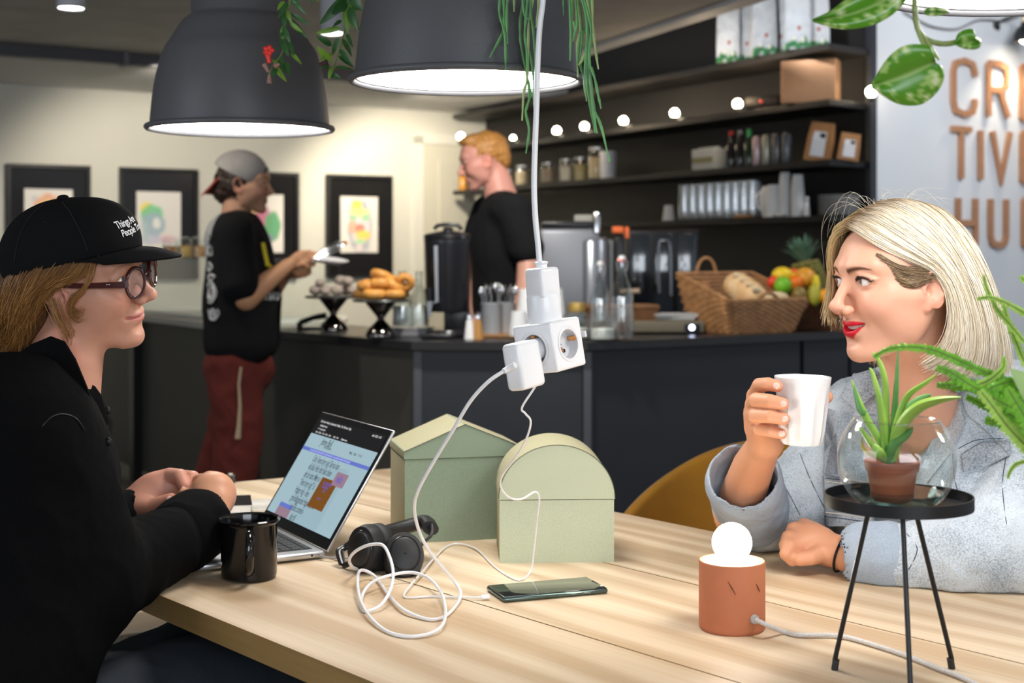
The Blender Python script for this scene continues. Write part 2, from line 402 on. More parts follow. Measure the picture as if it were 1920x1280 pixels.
m_bulb = emis('warm_bulb_glow', (1, .86, .62), 28)
m_diff = emis('lamp_diffuser_glow', (1, .975, .94), 11)

def slab(name, poly, z0, z1, mat, parent=None, kind='structure', smooth=False):
    mb = MB(); mb.prism(poly, z1-z0, z0=z0); o = mb.build(name, mat, parent, smooth=smooth)
    if kind and parent is None: o['kind'] = kind
    return o
slab('floor', [(-7, -4), (7, -4), (7, 13), (-7, 13)], -.1, 0, m_floor)
# left wall
wd_ = Vector((1.75, 1.2)).normalized(); wn = Vector((-wd_.y, wd_.x))      # wn points away from camera
WL0 = Vector((-2.81, 8.6)); wl_len = 2.122
def WL(t, off=0): p = WL0+wd_*(t*wl_len)+wn*off; return p
def P2(*pp): return [(p[0], p[1]) for p in pp]
slab('wall_left', P2(WL(-2.2), WL(1.56), WL(1.56, .12), WL(-2.2, .12)), 0, 2.9, m_cream)
sfront = -1.2
slab('trim_1', P2(WL(-2.2, -.001), WL(1.5, -.001), WL(1.5, sfront), WL(-2.2, sfront)), 2.235, 2.36, m_soffit)
slab('trim_2', P2(WL(-2.2, sfront-.002), WL(1.2, sfront-.002), WL(1.2, sfront-.07), WL(-2.2, sfront-.07)), 2.232, 2.295, M('rail_grey', (.07, .07, .08), .5))
mb = MB(); mb.box((*WL(.02, sfront-.036), 2.262), (.03, .09, .075), rot=(0, 0, math.atan2(wd_.y, wd_.x))); mb.build('trim_3', M('rail_joint', (.14, .14, .15), .5))['kind'] = 'structure'
# ceiling (low, concrete) ends along a line on the right; beyond it a higher black one
e0 = Vector((.416, 7.34)); e1 = Vector((.876, 6.146)); ed = (e1-e0).normalized()
ea = e0-ed*2.3; eb = e1+ed*6.0; en = Vector((-ed.y, ed.x))
if en.x < 0: en = -en
slab('ceiling', P2((-7, -4), eb-Vector((0, 3.6)), eb, ea, (-1.0, 12), (-7, 12)), 2.3, 2.36, m_ceil)
slab('trim_4', P2(ea, eb, eb+en*.10, ea+en*.10), 2.285, 2.40, M('white_beam', (.55, .56, .58), .6))
slab('trim_5', P2(ea+en*.14, eb+en*.14, eb+en*.2, ea+en*.2), 2.36, 2.42, M('grey_beam', (.3, .3, .31), .6))
slab('ceiling_raised', P2((-.8, 11), ea, eb, (6, 2), (6, 11)), 2.95, 3.0, M('raised_ceiling_dark', (.10, .10, .10), .8), kind='structure')
# black back wall of the bar
Q0 = Vector((1.47, 6.6)); Q1 = Vector((-.42, 10.1)); qd = (Q1-Q0).normalized(); qn = Vector((.88, .475)).normalized()
B0 = Vector((1.70, 6.85)); B1 = Vector((-.19, 10.35))
slab('wall_back', P2(B0, B1, B1+qn*.1, B0+qn*.1), 0, 2.95, m_blackwall)
slab('wall_right', P2((1.748, 6.84), (5.2, 8.94), (5.1, 9.1), (1.70, 6.99)), 0, 2.95, m_white)
slab('trim_6', P2((1.715, 6.80), (1.75, 6.822), (1.735, 6.86), (1.70, 6.84)), 0, 2.95, M('black_edge', (.03, .032, .04), .4))
# door in the left wall
t0, t1 = 1.205, 1.205+.90/wl_len
d = slab('door_1', P2(WL(t0+.03, -.01), WL(t1, -.01), WL(t1, .03), WL(t0+.03, .03)), 0, 2.02, M('door_cream', (.62, .60, .50), .6))
m_trimw = M('door_trim', (.74, .73, .66), .5)
slab('door_trim', P2(WL(t0, -.025), WL(t0+.035, -.025), WL(t0+.035, 0), WL(t0, 0)), 0, 2.05, m_trimw, d)
slab('door_trim', P2(WL(t1, -.025), WL(t1+.035, -.025), WL(t1+.035, 0), WL(t1, 0)), 0, 2.05, m_trimw, d)
slab('door_trim', P2(WL(t0, -.025), WL(t1+.035, -.025), WL(t1+.035, 0), WL(t0, 0)), 2.0, 2.07, m_trimw, d)
for z in (.15, 1.1):
    slab('door_panel', P2(WL(t0+.1, -.02), WL(t1-.06, -.02), WL(t1-.06, 0), WL(t0+.1, 0)), z, z+.78, M('door_cream2', (.60, .58, .49), .6), d)
mb = MB(); p = WL(t0+.06, -.06); mb.cyl((*WL(t0+.06, -.01), 1.02), (*p, 1.02), .01); mb.cyl((*p, 1.02), (*WL(t0+.11, -.06), 1.02), .009); mb.build('door_handle', m_steel, d)

# ---------------- framed drawings ----------------
def art_face(u, v, k):
    c = np.ones((len(u), 3))*np.array([.80, .77, .72])
    def blob(cx, cy, rx, ry, col, soft=.35, amt=.9):
        nonlocal c
        n = .12*np.sin(u*23+k)*np.sin(v*19+cx*7)
        q = ((u-cx)/rx)**2+((v-cy)/ry)**2+n; w = np.clip((1-q)/soft, 0, 1)[:, None]*amt; c = c*(1-w)+np.array(col)*w
    if k == 3:
        blob(.52, .45, .36, .55, (.30, .34, .44), .5, .8); blob(.52, .50, .27, .40, (.80, .70, .72), .2, 1)
        blob(.44, .82, .17, .13, (.95, .62, .08)); blob(.50, .73, .27, .10, (.93, .80, .30)); blob(.34, .62, .11, .07, (.35, .62, .38)); blob(.66, .63, .12, .08, (.35, .65, .38))
        blob(.33, .45, .13, .12, (.92, .45, .30)); blob(.52, .43, .14, .09, (.80, .22, .16)); blob(.60, .31, .22, .10, (.95, .68, .12)); blob(.52, .20, .16, .06, (.45, .72, .42))
        blob(.65, .84, .07, .09, (.35, .42, .55), .5, .7); blob(.50, .08, .1, .07, (.85, .7, .7))
    elif k == 1:
        blob(.22, .72, .16, .12, (.90, .72, .12)); blob(.35, .62, .28, .18, (.18, .62, .30)); blob(.38, .46, .30, .22, (.38, .50, .58)); blob(.45, .48, .10, .10, (.85, .85, .8))
        blob(.32, .22, .34, .10, (.55, .55, .72), .6, .7); blob(.70, .22, .2, .08, (.85, .45, .55), .6, .7); blob(.2, .33, .08, .22, (.45, .6, .6), .6, .7)
    elif k == 0:
        blob(.5, .62, .40, .34, (.85, .40, .22)); blob(.5, .58, .30, .26, (.93, .78, .25)); blob(.5, .5, .22, .2, (.3, .65, .4)); blob(.5, .4, .2, .2, (.45, .5, .65)); blob(.2, .85, .06, .05, (.6, .6, .65))
    else:
        blob(.15, .5, .2, .3, (.40, .72, .22)); blob(.35, .5, .22, .33, (.85, .45, .25)); blob(.52, .48, .22, .36, (.70, .20, .38)); blob(.72, .45, .22, .28, (.12, .50, .22)); blob(.60, .25, .2, .1, (.3, .3, .45), .6, .7)
        s = (.5+.5*np.sin(u*70+np.sin(v*9)*3))[:, None]; ink = (np.abs(c-np.array([.80, .77, .72])).sum(1) > .15)[:, None]; c = np.where(ink, c*(.65+.35*s), c)
    return np.clip(c, 0, 1)
frames = [(-.116, .120, .14, .14, .23, .25), (.2067, .447, .13, .12, .20, .20), (.545, .782, .10, .10, .21, .20), (.8815, 1.1198, .10, .10, .2, .22)]
labels = ['black framed drawing of an orange arch, half hidden behind the black cap', 'black framed drawing of a green and yellow curl, between the cap and the standing man',
          'black framed drawing in pink and green strokes, behind the standing man', 'black framed rainbow coloured portrait drawing, hanging next to the door']
wrz = math.atan2(wd_.y, wd_.x)
for k, (a, b, ml, mr, mt, mbm) in enumerate(frames):
    c = (WL(a)+WL(b))/2; w = (b-a)*wl_len; h = .70; zc = 1.06+h/2
    r = thing('picture_frame', labels[k], 'picture', (c.x, c.y, zc-h/2), wrz, 'framed drawings on the cream wall')
    mb = MB(); fw = .022
    for sx in (-1, 1): mb.box((sx*(w/2-fw/2), -.018, h/2), (fw, .035, h))
    for sz in (0, 1): mb.box((0, -.018, fw/2 if sz == 0 else h-fw/2), (w-2*fw, .035, fw))
    mb.build('frame', m_blackmetal, r, smooth=False)
    mb = MB(); mb.box((0, -.008, h/2), (w-2*fw, .010, h-2*fw)); mb.build('mat_board', M('dark_mat', (.014, .014, .015), .15, coat=.15, spec=.35), r, smooth=False)
    nu, nv = 40, 56; u, v = np.meshgrid(np.linspace(0, 1, nu), np.linspace(0, 1, nv), indexing='ij'); u = u.ravel(); v = v.ravel()
    pw = w-2*fw-ml-mr+.02; ph = h-mt*.8-mbm*.8; pw = .29; ph = .385
    V = np.stack([(u-.5)*pw, np.full_like(u, -.0145), h/2+.01+(v-.5)*ph], -1)
    ii = np.arange((nu-1)*(nv-1)); iu = ii//(nv-1); iv = ii % (nv-1); b0 = iu*nv+iv
    np_mesh('drawing', V, np.stack([b0, b0+nv, b0+nv+1, b0+1], -1), M('art_print', vcol=True, rough=.35, coat=.3), r, col=art_face(u, v, k), smooth=False)

# ---------------- ceiling downlights ----------------
def downlight(px, py, d, label):
    p = W(px, py, d); r = thing('ceiling_spotlight', label, 'ceiling lamp', (p.x, p.y, p.z), 0, 'cylinder spotlights on the ceiling')
    mb = MB(); mb.lathe([(.046, 0), (.05, 0), (.05, .165), (0.001, .165)], 24); mb.build('housing', M('lamp_grey', (.45, .46, .5), .4), r)
    mb = MB(); mb.lathe([(.001, .004), (.046, .004)], 24); mb.build('diffuser', emis('spot_glow', (1, .97, .92), 14), r); return r
downlight(133, 16, 5.1, 'white cylinder spotlight on the concrete ceiling, at the top left corner')
downlight(623, 63, 5.9, 'white cylinder spotlight on the ceiling, seen between the two pendant lamps')
spot_light('spot_and_fill_beam', W(133, 22, 5.1), (-1.0, 6.0, 0), 25, 80, (1, .92, .8))
spot_light('spot_and_fill_beam', W(623, 68, 5.9), (-1.0, 9.0, 0), 70, 90, (1, .92, .8))
spot_light('spot_and_fill_beam', (-1.9, 7.6, 2.2), (-2.1, 9.0, 1.0), 50, 110, (1, .9, .75))  # added beam with no lamp housing, brightens the left wall
spot_light('spot_and_fill_beam', (-.55, 8.9, 2.2), (-.6, 10.0, 1.0), 75, 120, (1, .88, .70))  # added beam with no fixture, brightens the wall around the door
mb = MB(); a = W(0, 60, 4.5); b = W(133, 10, 5.1); mb.tube([(-3.0, 4.4, 2.295), (-2.0, 4.7, 2.295), (W(133, 0, 5.1).x, 5.1, 2.295)], .006); tag(mb.build('ceiling_cable', M('cable_dark', (.1, .1, .1), .6)), 'thin dark cable running over the concrete ceiling to the left spotlight', 'cable')

# ---------------- wall sign on the white wall ----------------
m_cop = M('copper_letters', (.50, .24, .12), .45, metal=.0, noise=(20, .12), coat=.1)
wr0 = Vector((1.748, 6.84)); wrd = Vector((3.452, 2.1)).normalized(); wrn = Vector((wrd.y, -wrd.x))
def WRx(px):   # distance along right wall for pixel column
    k = (px-CXP)/F; return (k*wr0.y-wr0.x)/(wrd.x-k*wrd.y)
def wr_pt(s, z, off): p = wr0+wrd*s+wrn*off; return Vector((p.x, p.y, z))
def wr_z(px, py): s = WRx(px); return EYE-(py-HY)*((wr0+wrd*s).y)/F
GL = {'C': [[(1, .72), (1, .80), (.9, .94), (.5, 1), (.1, .94), (0, .78), (0, .22), (.1, .06), (.5, 0), (.9, .06), (1, .2), (1, .30)]],
      'R': [[(0, 0), (0, 1)], [(0, 1), (.6, 1), (.95, .93), (1, .76), (.95, .58), (.6, .50), (0, .50)], [(.6, .50), (1.05, 0)]],
      'E': [[(0, 0), (0, 1)], [(0, 1), (.9, 1)], [(0, .52), (.8, .52)], [(0, 0), (.9, 0)]],
      'A': [[(0, 0), (.5, 1), (1, 0)], [(.2, .3), (.8, .3)]], 'T': [[(.5, 0), (.5, 1)], [(0, 1), (1, 1)]], 'I': [[(0, 0), (0, 1)]],
      'V': [[(0, 1), (.5, 0), (1, 1)]], 'H': [[(0, 0), (0, 1)], [(1, 0), (1, 1)], [(0, .48), (1, .48)]],
      'U': [[(0, 1), (0, .2), (.1, .06), (.5, 0), (.9, .06), (1, .2), (1, 1)]], 'B': [[(0, 0), (0, 1)], [(0, 1), (.7, 1), (.97, .9), (.97, .62), (.7, .52), (0, .52)], [(.7, .52), (1, .42), (1, .1), (.7, 0), (0, 0)]]}
def stroke(mb, pts, w, h0, h1, mp, z):
    P = [Vector(p) for p in pts]; n = len(P); L = []; R = []
    for i in range(n):
        t0_ = (P[i]-P[i-1]).normalized() if i else (P[1]-P[0]).normalized(); t1_ = (P[i+1]-P[i]).normalized() if i < n-1 else t0_
        t = (t0_+t1_).normalized(); nn = Vector((-t.y, t.x)); k = w/2/max(.5, nn.dot(Vector((-t0_.y, t0_.x)))); L.append(P[i]+nn*k); R.append(P[i]-nn*k)
    for i in range(n-1):
        q = [L[i], L[i+1], R[i+1], R[i]]; v = [mp(p, h0+z) for p in q]+[mp(p, h1+z) for p in q]
        mb.add(v, [(0, 1, 2, 3), (7, 6, 5, 4), (0, 4, 5, 1), (1, 5, 6, 2), (2, 6, 7, 3), (3, 7, 4, 0)])
ws = thing('wall_sign', 'copper coloured capital letter sign on the white wall reading CREATIVE HUB in three rows', 'sign', wr_pt(.5, 1.2, 0)[:])
rows = [('CREA', [(1780, 1828), (1846, 1888), (1908, 1950), (1968, 2012)], 108, 220), ('TIVE', [(1776, 1821), (1835, 1835), (1853, 1894), (1909, 1950)], 237, 341), ('HUB', [(1789, 1829), (1850, 1887), (1912, 1956)], 366, 466)]
for word, xs, yt, yb in rows:
    zt = wr_z(1800, yt); zb = wr_z(1800, yb)
    for ch, (xa, xb) in zip(word, xs):
        s0, s1 = WRx(xa+4), WRx(xb-4)
        if ch == 'I': s1 = s0+.1; s0 = WRx(1835)
        mb = MB()
        def mp(p, hh, s0=s0, s1=s1, zt=zt, zb=zb): return wr_pt(s0+(s1-s0)*p[0], 0, hh)+Vector((0, 0, p[1]))
        H = zt-zb; w = .030
        def conv(pts): return [(s0+(s1-s0)*p[0], zb+w/2+(H-w)*p[1]) for p in pts]
        for i, st in enumerate(GL[ch]): stroke(mb, conv(st), w, .004, .022, lambda p, hh: wr_pt(p[0], p[1], hh), i*.0008)
        o = mb.build('letter', m_cop, ws, smooth=False); o.matrix_parent_inverse = Matrix.Translation(wr_pt(.5, 1.2, 0)).inverted()
# black wall lamp above the sign
pz = wr_z(1880, 85); s = WRx(1880); c = wr_pt(s, pz, .14)
wl = thing('wall_lamp', 'small black dome lamp above the copper letter sign', 'lamp', c[:])
mb = MB(); mb.lathe([(.058, 0), (.060, 0), (.056, .035), (.040, .07), (.022, .085), (.02, .10), (.001, .10)], 24); mb.build('shade', m_blackmetal, wl)
mb = MB(); mb.cyl((0, 0, .095), (0, 0, .125), .012); mb.build('socket', M('brass', (.6, .42, .16), .3, metal=1), wl)
mb = MB(); q = wrn*-.13; mb.tube([(0, 0, .12), (-.02, .0, .15), (q.x-.03, q.y, .12), (q.x-.05, q.y, .10)], .006); mb.cyl((q.x-.07, q.y, .10), (q.x-.03, q.y, .10), .03, n=20); mb.build('bracket', m_blackmetal, wl)
mb = MB(); mb.sph((0, 0, .02), .028); mb.build('bulb', m_bulb, wl)
spot_light('wall_lamp_beam', c+Vector((0, 0, -.01)), (c.x, c.y+.08, 0), 9, 120)
for i, (a, b) in enumerate([(WRx(1650), wr_z(1650, 20)), ]):
    mb = MB(); pts = [wr_pt(WRx(x), wr_z(x, y), .015) for x, y in ((1690, 22), (1720, 40), (1750, 52), (1790, 55), (1825, 40), (1850, 38), (1880, 40), (1930, 20))]
    mb.tube(cr(pts, 6), .004); tag(mb.build('lamp_cable', M('cable_dark', (.1, .1, .1), .6)), 'thin dark cable looping over the white wall above the letters', 'cable')

# ---------------- counter ----------------
CZ = .90
cf = [Vector(p) for p in ((-1.13, 6.20), (-.376, 5.33), (.28, 5.30), (1.47, 6.06), (1.80, 6.30))]
def off_poly(pts, o):
    out = []
    for i, p in enumerate(pts):
        ns = []
        for a, b in ((i-1, i), (i, i+1)):
            if a >= 0 and b < len(pts): t = (pts[b]-pts[a]).normalized(); ns.append(Vector((-t.y, t.x)))
        n = sum(ns, Vector((0, 0))).normalized(); out.append(p+n*o/max(.4, n.dot(ns[0])))
    return out
ct = thing('bar_counter', 'dark angled bar counter with black worktop behind the table', 'counter', (0, 5.6, 0))
def cpart(o): o.matrix_parent_inverse = Matrix.Translation((0, 5.6, 0)).inverted(); return o
bk = off_poly(cf, .5); mb = MB(); mb.prism([(p.x, p.y) for p in cf]+[(p.x, p.y) for p in reversed(bk)], .035, z0=CZ-.035)
cpart(mb.build('worktop', M('worktop_black', (.022, .021, .022), .3, noise=(40, .2)), ct, smooth=False, bevel=.003))
fi = off_poly(cf, .035); fi2 = off_poly(cf, .06)
segs = []
for i in range(4):
    a, b, c, d_ = fi[i], fi[i+1], fi2[i+1], fi2[i]
    cuts = [0, 1] if i != 2 else [0, .80, 1]
    for j in range(len(cuts)-1):
        u0, u1 = cuts[j]+.004, cuts[j+1]-.012
        mb = MB(); mb.prism([tuple(a.lerp(b, u0)), tuple(a.lerp(b, u1)), tuple(d_.lerp(c, u1)), tuple(d_.lerp(c, u0))], CZ-.045, z0=.01)
        cpart(mb.build('front_panel', m_slate if i else m_olive, ct, smooth=False))
for i in (1, 2):
    p = fi[i]; mb = MB(); mb.box((p.x+(.012 if i == 2 else .004), p.y+.01, (CZ-.04)/2), (.03, .03, CZ-.04)); cpart(mb.build('corner_post', m_slateL, ct, smooth=False))
mb = MB(); b3 = off_poly(cf, .47)
for i in range(4): mb.prism([tuple(b3[i]), tuple(b3[i+1]), tuple(bk[i+1]), tuple(bk[i])], CZ-.05, z0=.01)
cpart(mb.build('back_panel', m_black, ct, smooth=False))
# left display counter with glass case
dc = thing('display_counter', 'lower left counter with glass display case and black legs', 'counter', (-1.7, 7.2, 0))
def dpart(o): o.matrix_parent_inverse = Matrix.Translation((-1.7, 7.2, 0)).inverted(); return o
da = Vector((-2.12, 7.75)); db = Vector((-1.16, 6.28)); dd = (db-da).normalized(); dn = Vector((-dd.y, dd.x))
q = lambda s, o: tuple(da.lerp(db, s)+dn*o)
mb = MB(); mb.prism([q(-.4, 0), q(1, 0), q(1, .5), q(-.4, .5)], .03, z0=CZ-.03); dpart(mb.build('worktop', M('stone_top', (.34, .33, .29), .4), dc, smooth=False))
mb = MB(); mb.prism([q(-.35, .05), q(.98, .05), q(.98, .07), q(-.35, .07)], .80, z0=.06); dpart(mb.build('front_panel', m_olive, dc, smooth=False))
for s in (.06, .90):
    mb = MB(); mb.prism([q(s, 0), q(s+.04, 0), q(s+.04, .05), q(s, .05)], .87); dpart(mb.build('leg', m_blackmetal, dc, smooth=False))
mb = MB(); mb.prism([q(-.3, .08), q(.99, .08), q(.99, .45), q(-.3, .45)], .008, z0=1.195); dpart(mb.build('glass_shelf', m_glass, dc, smooth=False))
mb = MB(); mb.prism([q(-.3, .075), q(.99, .075), q(.99, .081), q(-.3, .081)], .295, z0=.90); dpart(mb.build('glass_front', m_glass, dc, smooth=False))
mb = MB(); mb.prism([q(.985, .075), q(.99, .075), q(.99, .45), q(.985, .45)], .295, z0=.90); dpart(mb.build('glass_side', m_glass, dc, smooth=False))
mb = MB(); mb.prism([q(.0, .08), q(.9, .08), q(.9, .4), q(.0, .4)], .02, z0=.902); dpart(mb.build('tray', M('white_tray', (.6, .6, .55), .5), dc, smooth=False))

# ---------------- shelves ----------------
SZ = {1: 2.205, 2: 1.945, 3: 1.666, 4: 1.405}
for k, z in SZ.items():
    r = thing('wall_shelf', {1: 'topmost long black shelf carrying the coffee bags', 2: 'long black shelf with the string of round bulbs', 3: 'long black shelf with jars, bottles and kraft bags', 4: 'lowest long black shelf with glasses and plates'}[k], 'shelf', (*Q0, z-.03), 0, 'long black shelves on the bar wall')
    end = Q1 if k in (1, 3) else Q0.lerp(Q1, .93)
    if k == 4: end = Q0.lerp(Q1, .62)
    bq = B0+(end-Q0); poly = [Q0, end, end+qn*.24, B0-Vector((.0, .0)), Vector((1.71, 6.82))]
    mb = MB(); mb.prism([(p.x-Q0.x, p.y-Q0.y) for p in reversed(poly)], .03); mb.build('shelf_board', m_black if k != 1 else M('dusty_black', (.03, .027, .025), .5), r, smooth=False, bevel=.002)
def S(px, k, inset=.12):             # point on shelf k under pixel column px
    a = Q0+qn*inset; b = Q1+qn*inset; kk = (px-CXP)/F
    t = (kk*a.y-a.x)/((b.x-a.x)-kk*(b.y-a.y)); p = a.lerp(b, t); return Vector((p.x, p.y, SZ[k]+.0005))
def lth(name, label, cat, loc, parts, group=None, rz=0, n=24):
    r = thing(name, label, cat, tuple(loc), rz, group)
    for pn, mat, prof in parts: mb = MB(); mb.lathe(prof, n); mb.build(pn, mat, r, ang=50)
    return r
# bulbs on shelf 2 (string lights)
blab = ['leftmost, behind the barista\'s forehead', 'just right of the barista\'s hair', 'left of the hanging white cable\'s bright pair', 'nearest the trailing cactus strands', 'midway along the shelf', 'second from the black speaker', 'right beside the black speaker', 'at the right end by the white wall']
bx = [865, 962, 1044, 1096, 1169, 1265, 1383]
bulbs = []
for i, x in enumerate(bx):
    p = S(x, 2, .02)
    if i == 0: p = WZ(858, 266, 1.99) if False else W(864, 262, 9.3)
    r = thing('light_bulb', 'glowing round bulb on the black shelf, '+blab[i], 'light bulb', (p.x, p.y, p.z if i else p.z-.02), 0, 'round bulbs of the shelf light string')
    mb = MB(); mb.lathe([(.014, 0), (.016, .012), (.014, .025)], 16, cap0=True); mb.build('socket', m_blackmetal, r)
    rr = (.017 if i == 1 else .024); mb = MB(); mb.sph((0, 0, .02+rr*.9), rr, 18, 12); mb.build('globe', m_bulb, r)
mb = MB(); pts = []
for i in range(1, len(bx)):
    a = S(bx[i], 2, .02); pts.append(a+Vector((0, 0, .006)))
    if i < len(bx)-1: b = S((bx[i]+bx[i+1])/2, 2, .05); pts.append(b+Vector((0, 0, .004)))
mb.tube(cr(pts, 5), .004, 6); tag(mb.build('bulb_string_cable', m_blackmetal), 'black cable linking the round bulbs along the shelf', 'cable')
p = Vector((1.722, 6.76, SZ[2]+.03)); pe = W(1634, 172, 6.74)
r = thing('light_bulb', 'glowing round bulb by the white wall corner, beside the green leaf tip', 'light bulb', tuple(pe-Vector((0, 0, .02))), 0, 'round bulbs of the shelf light string')
mb = MB(); mb.sph((0, 0, .02), .026, 18, 12); mb.build('globe', m_bulb, r); mb = MB(); mb.cyl((0, 0, -.03), (0, 0, -.005), .014); mb.build('socket', m_blackmetal, r)
# ================= THINGS ON THE BAR =================
def C(px, py): return WZ(px, py, CZ)          # point on the counter top seen at pixel
m_bottle = thin_glass('bottle_glass', (.93, .95, .945), (1, 1, 1), 2.1, .03)
m_papercup = M('paper_cup_white', (.72, .73, .74), .6)
m_ceramic = M('white_ceramic', (.80, .80, .80), .15, coat=.4)
m_wood_b = M('board_wood', (.35, .17, .06), .5, noise=(12, .3), stretch=(1, 8, 1))
m_milk = M('milky', (.70, .70, .62), .35)
m_gchrome = M('smoked_chrome', (.16, .15, .14), .07, metal=1)
m_urn = M('urn_black', (.009, .009, .011), .28)
m_dough = M('bagel_crust', (.72, .33, .07), .45, noise=(25, .35), bump=(60, .2))
m_sugar = M('sugared_bun', (.55, .45, .38), .7, noise=(50, .35), bump=(80, .6, .004))
# two cake stands
def cake_stand(p, label, pr, sc_=1.0):
    r = thing('cake_stand', label, 'cake stand', tuple(p), 0, 'dark glass cake stands')
    mb = MB(); mb.lathe([(.001, .004), (.058, .004), (.060, .014), (.052, .032), (.030, .055), (.014, .072), (.014, .080), (.030, .100), (.056, .132), (.060, .142), (.001, .142)], 28); mb.build('base', m_gchrome, r)
    mb = MB(); mb.lathe([(.001, .142), (pr, .142), (pr+.004, .146), (pr, .152), (.001, .150)], 36); mb.build('plate', M('slate_plate', (.03, .03, .03), .35), r); return r
s1 = C(625, 622); s2 = C(714, 634)
cake_stand(s1, 'glossy hourglass cake stand nearer the standing man, holding sugared buns', .116)
cake_stand(s2, 'glossy hourglass cake stand beside the milk bottles, holding golden bagels', .108)
zp = CZ+.1535
for i, (dx, dy, dz, s) in enumerate([(-.075, .0, .0, 1), (-.035, .03, .0, 1), (-.03, -.045, 0, .95), (.02, -.04, 0, 1.05), (.05, .02, 0, 1.05), (.085, -.02, 0, 1), (.03, .0, .042, 1), (.062, -.02, .04, .95), (-.055, -.01, .036, .8)]):
    r = thing('sugared_bun', 'sugar dusted bun on the left cake stand, '+['leftmost in front', 'left behind', 'left of the middle in front', 'middle in front', 'right behind', 'rightmost', 'top middle', 'top right', 'top left'][i], 'bun', (s1.x+dx, s1.y+dy, zp+dz), i*1.3, 'sugared buns on the left cake stand')
    mb = MB(); mb.sph((0, 0, .021*s), (.027*s, .025*s, .021*s), 14, 9); mb.build('crust', m_sugar, r)
for i, (dx, dy, dz, rx, s) in enumerate([(-.065, .02, .0, 0, 1), (-.02, -.055, .0, 0, 1.1), (.055, -.045, .0, 0, 1), (.065, .03, 0, 0, 1), (.0, .05, 0, 0, 1), (-.05, -.01, .036, .2, 1), (.0, -.02, .036, -.25, 1.1), (.055, -.01, .04, .7, 1), (.0, .01, .072, .3, 1), (.095, -.01, .045, 1.1, .9)]):
    r = thing('bagel', 'golden bagel on the right cake stand, '+['leftmost below', 'front left below', 'front right below', 'right rear below', 'rear middle below', 'upper left', 'upper middle front', 'upper right, tilted', 'topmost', 'leaning on edge at far right'][i], 'bagel', (s2.x+dx, s2.y+dy, zp+dz+.019), 0, 'bagels on the right cake stand', rot=(rx, rx*.5, i))
    mb = MB(); mb.tube([(cos(a)*.026*s, sin(a)*.026*s, 0) for a in np.linspace(0, 2*pi, 18)[:-1]], .0185*s, 10, closed=True); mb.build('ring', m_dough, r)
# milk bottles on a grey box
p = C(762, 632); r = thing('serving_box', 'flat grey box under the milk bottles', 'box', (p.x, p.y+.06, CZ))
mb = MB(); mb.rbox((0, 0, .014), (.20, .13, .028), .004); mb.build('base', M('box_grey', (.18, .18, .19), .5), r); mb = MB(); mb.rbox((0, 0, .031), (.206, .136, .007), .003); mb.build('lid', M('box_grey', (.18, .18, .19), .5), r)
for i, (dx, dy, l) in enumerate([(-.02, .02, 'glass milk bottle nearer the bagels'), (.045, .04, 'glass milk bottle nearer the black coffee urn')]):
    r = lth('milk_bottle', l+', standing on the grey box', 'bottle', (p.x+dx, p.y+.03+dy, CZ+.0355), [
        ('bottle_glass', m_bottle, [(.001, 0), (.038, 0), (.040, .01), (.040, .10), (.034, .125), (.018, .155), (.014, .17), (.014, .215), (.017, .218), (.017, .224), (.012, .224), (.0115, .172), (.016, .155), (.031, .124), (.037, .10), (.037, .008), (.001, .006)]),
        ('milk', m_milk, [(.001, .007), (.0365, .009), (.0365, .085), (.001, .085)])], 'milk bottles on the grey box')
# coffee urn
p = C(838, 634); r = thing('coffee_urn', 'tall black coffee urn with a tap, in front of the barista', 'urn', (p.x, p.y+.09, CZ))
mb = MB(); mb.lathe([(.001, 0), (.092, 0), (.095, .012), (.09, .02), (.085, .03), (.001, .03)], 36); mb.build('foot', m_urn, r)
mb = MB(); mb.lathe([(.001, .10), (.083, .10), (.086, .115), (.094, .37), (.096, .385), (.09, .395), (.001, .40)], 40); mb.build('tank', m_urn, r)
mb = MB(); mb.rbox((.035, .03, .07), (.10, .10, .10), .01); mb.build('stand', m_urn, r)
mb = MB(); mb.lathe([(.092, .385), (.098, .39), (.094, .405), (.05, .415), (.02, .42), (.018, .432), (.001, .435)], 32); mb.build('lid', m_urn, r)
mb = MB(); mb.tube([(-.055, 0, .425), (-.04, 0, .44), (.0, 0, .445), (.04, 0, .44), (.055, 0, .425)], .008); mb.build('lid_handle', m_urn, r)
mb = MB(); mb.cyl((-.05, -.07, .135), (-.065, -.135, .13), .012); mb.cyl((-.065, -.13, .145), (-.065, -.13, .085), .010, .008); mb.build('tap', m_chrome, r)
mb = MB(); mb.cyl((-.068, -.13, .145), (-.072, -.13, .195), .010, .013); mb.build('tap_handle', m_urn, r)
mb = MB(); mb.rbox((-.035, -.11, .012), (.12, .10, .018), .004); mb.build('drip_tray', m_urn, r)
mb = MB(); mb.add([(-.045, -.079, .14), (-.034, -.083, .14), (-.036, -.094, .36), (-.05, -.09, .36)], [(0, 1, 2, 3)]); mb.build('sight_glass', M('sight_glass', (.35, .38, .42), .1), r)
# shakers
for x, l, mm in ((880, 'glass salt shaker with white salt beside the black coffee urn', (.8, .8, .78)), (896, 'wooden toned shaker between the salt shaker and the steel canister', (.45, .22, .06))):
    p = C(x, 636); lth('shaker', l, 'shaker', (p.x, p.y+.03, CZ), [('body', M('salt_%d' % x, mm, .5), [(.001, 0), (.021, 0), (.019, .02), (.012, .075), (.001, .078)]), ('cap', m_chrome, [(.012, .076), (.0125, .09), (.009, .1), (.001, .103)])], 'shakers beside the coffee urn')
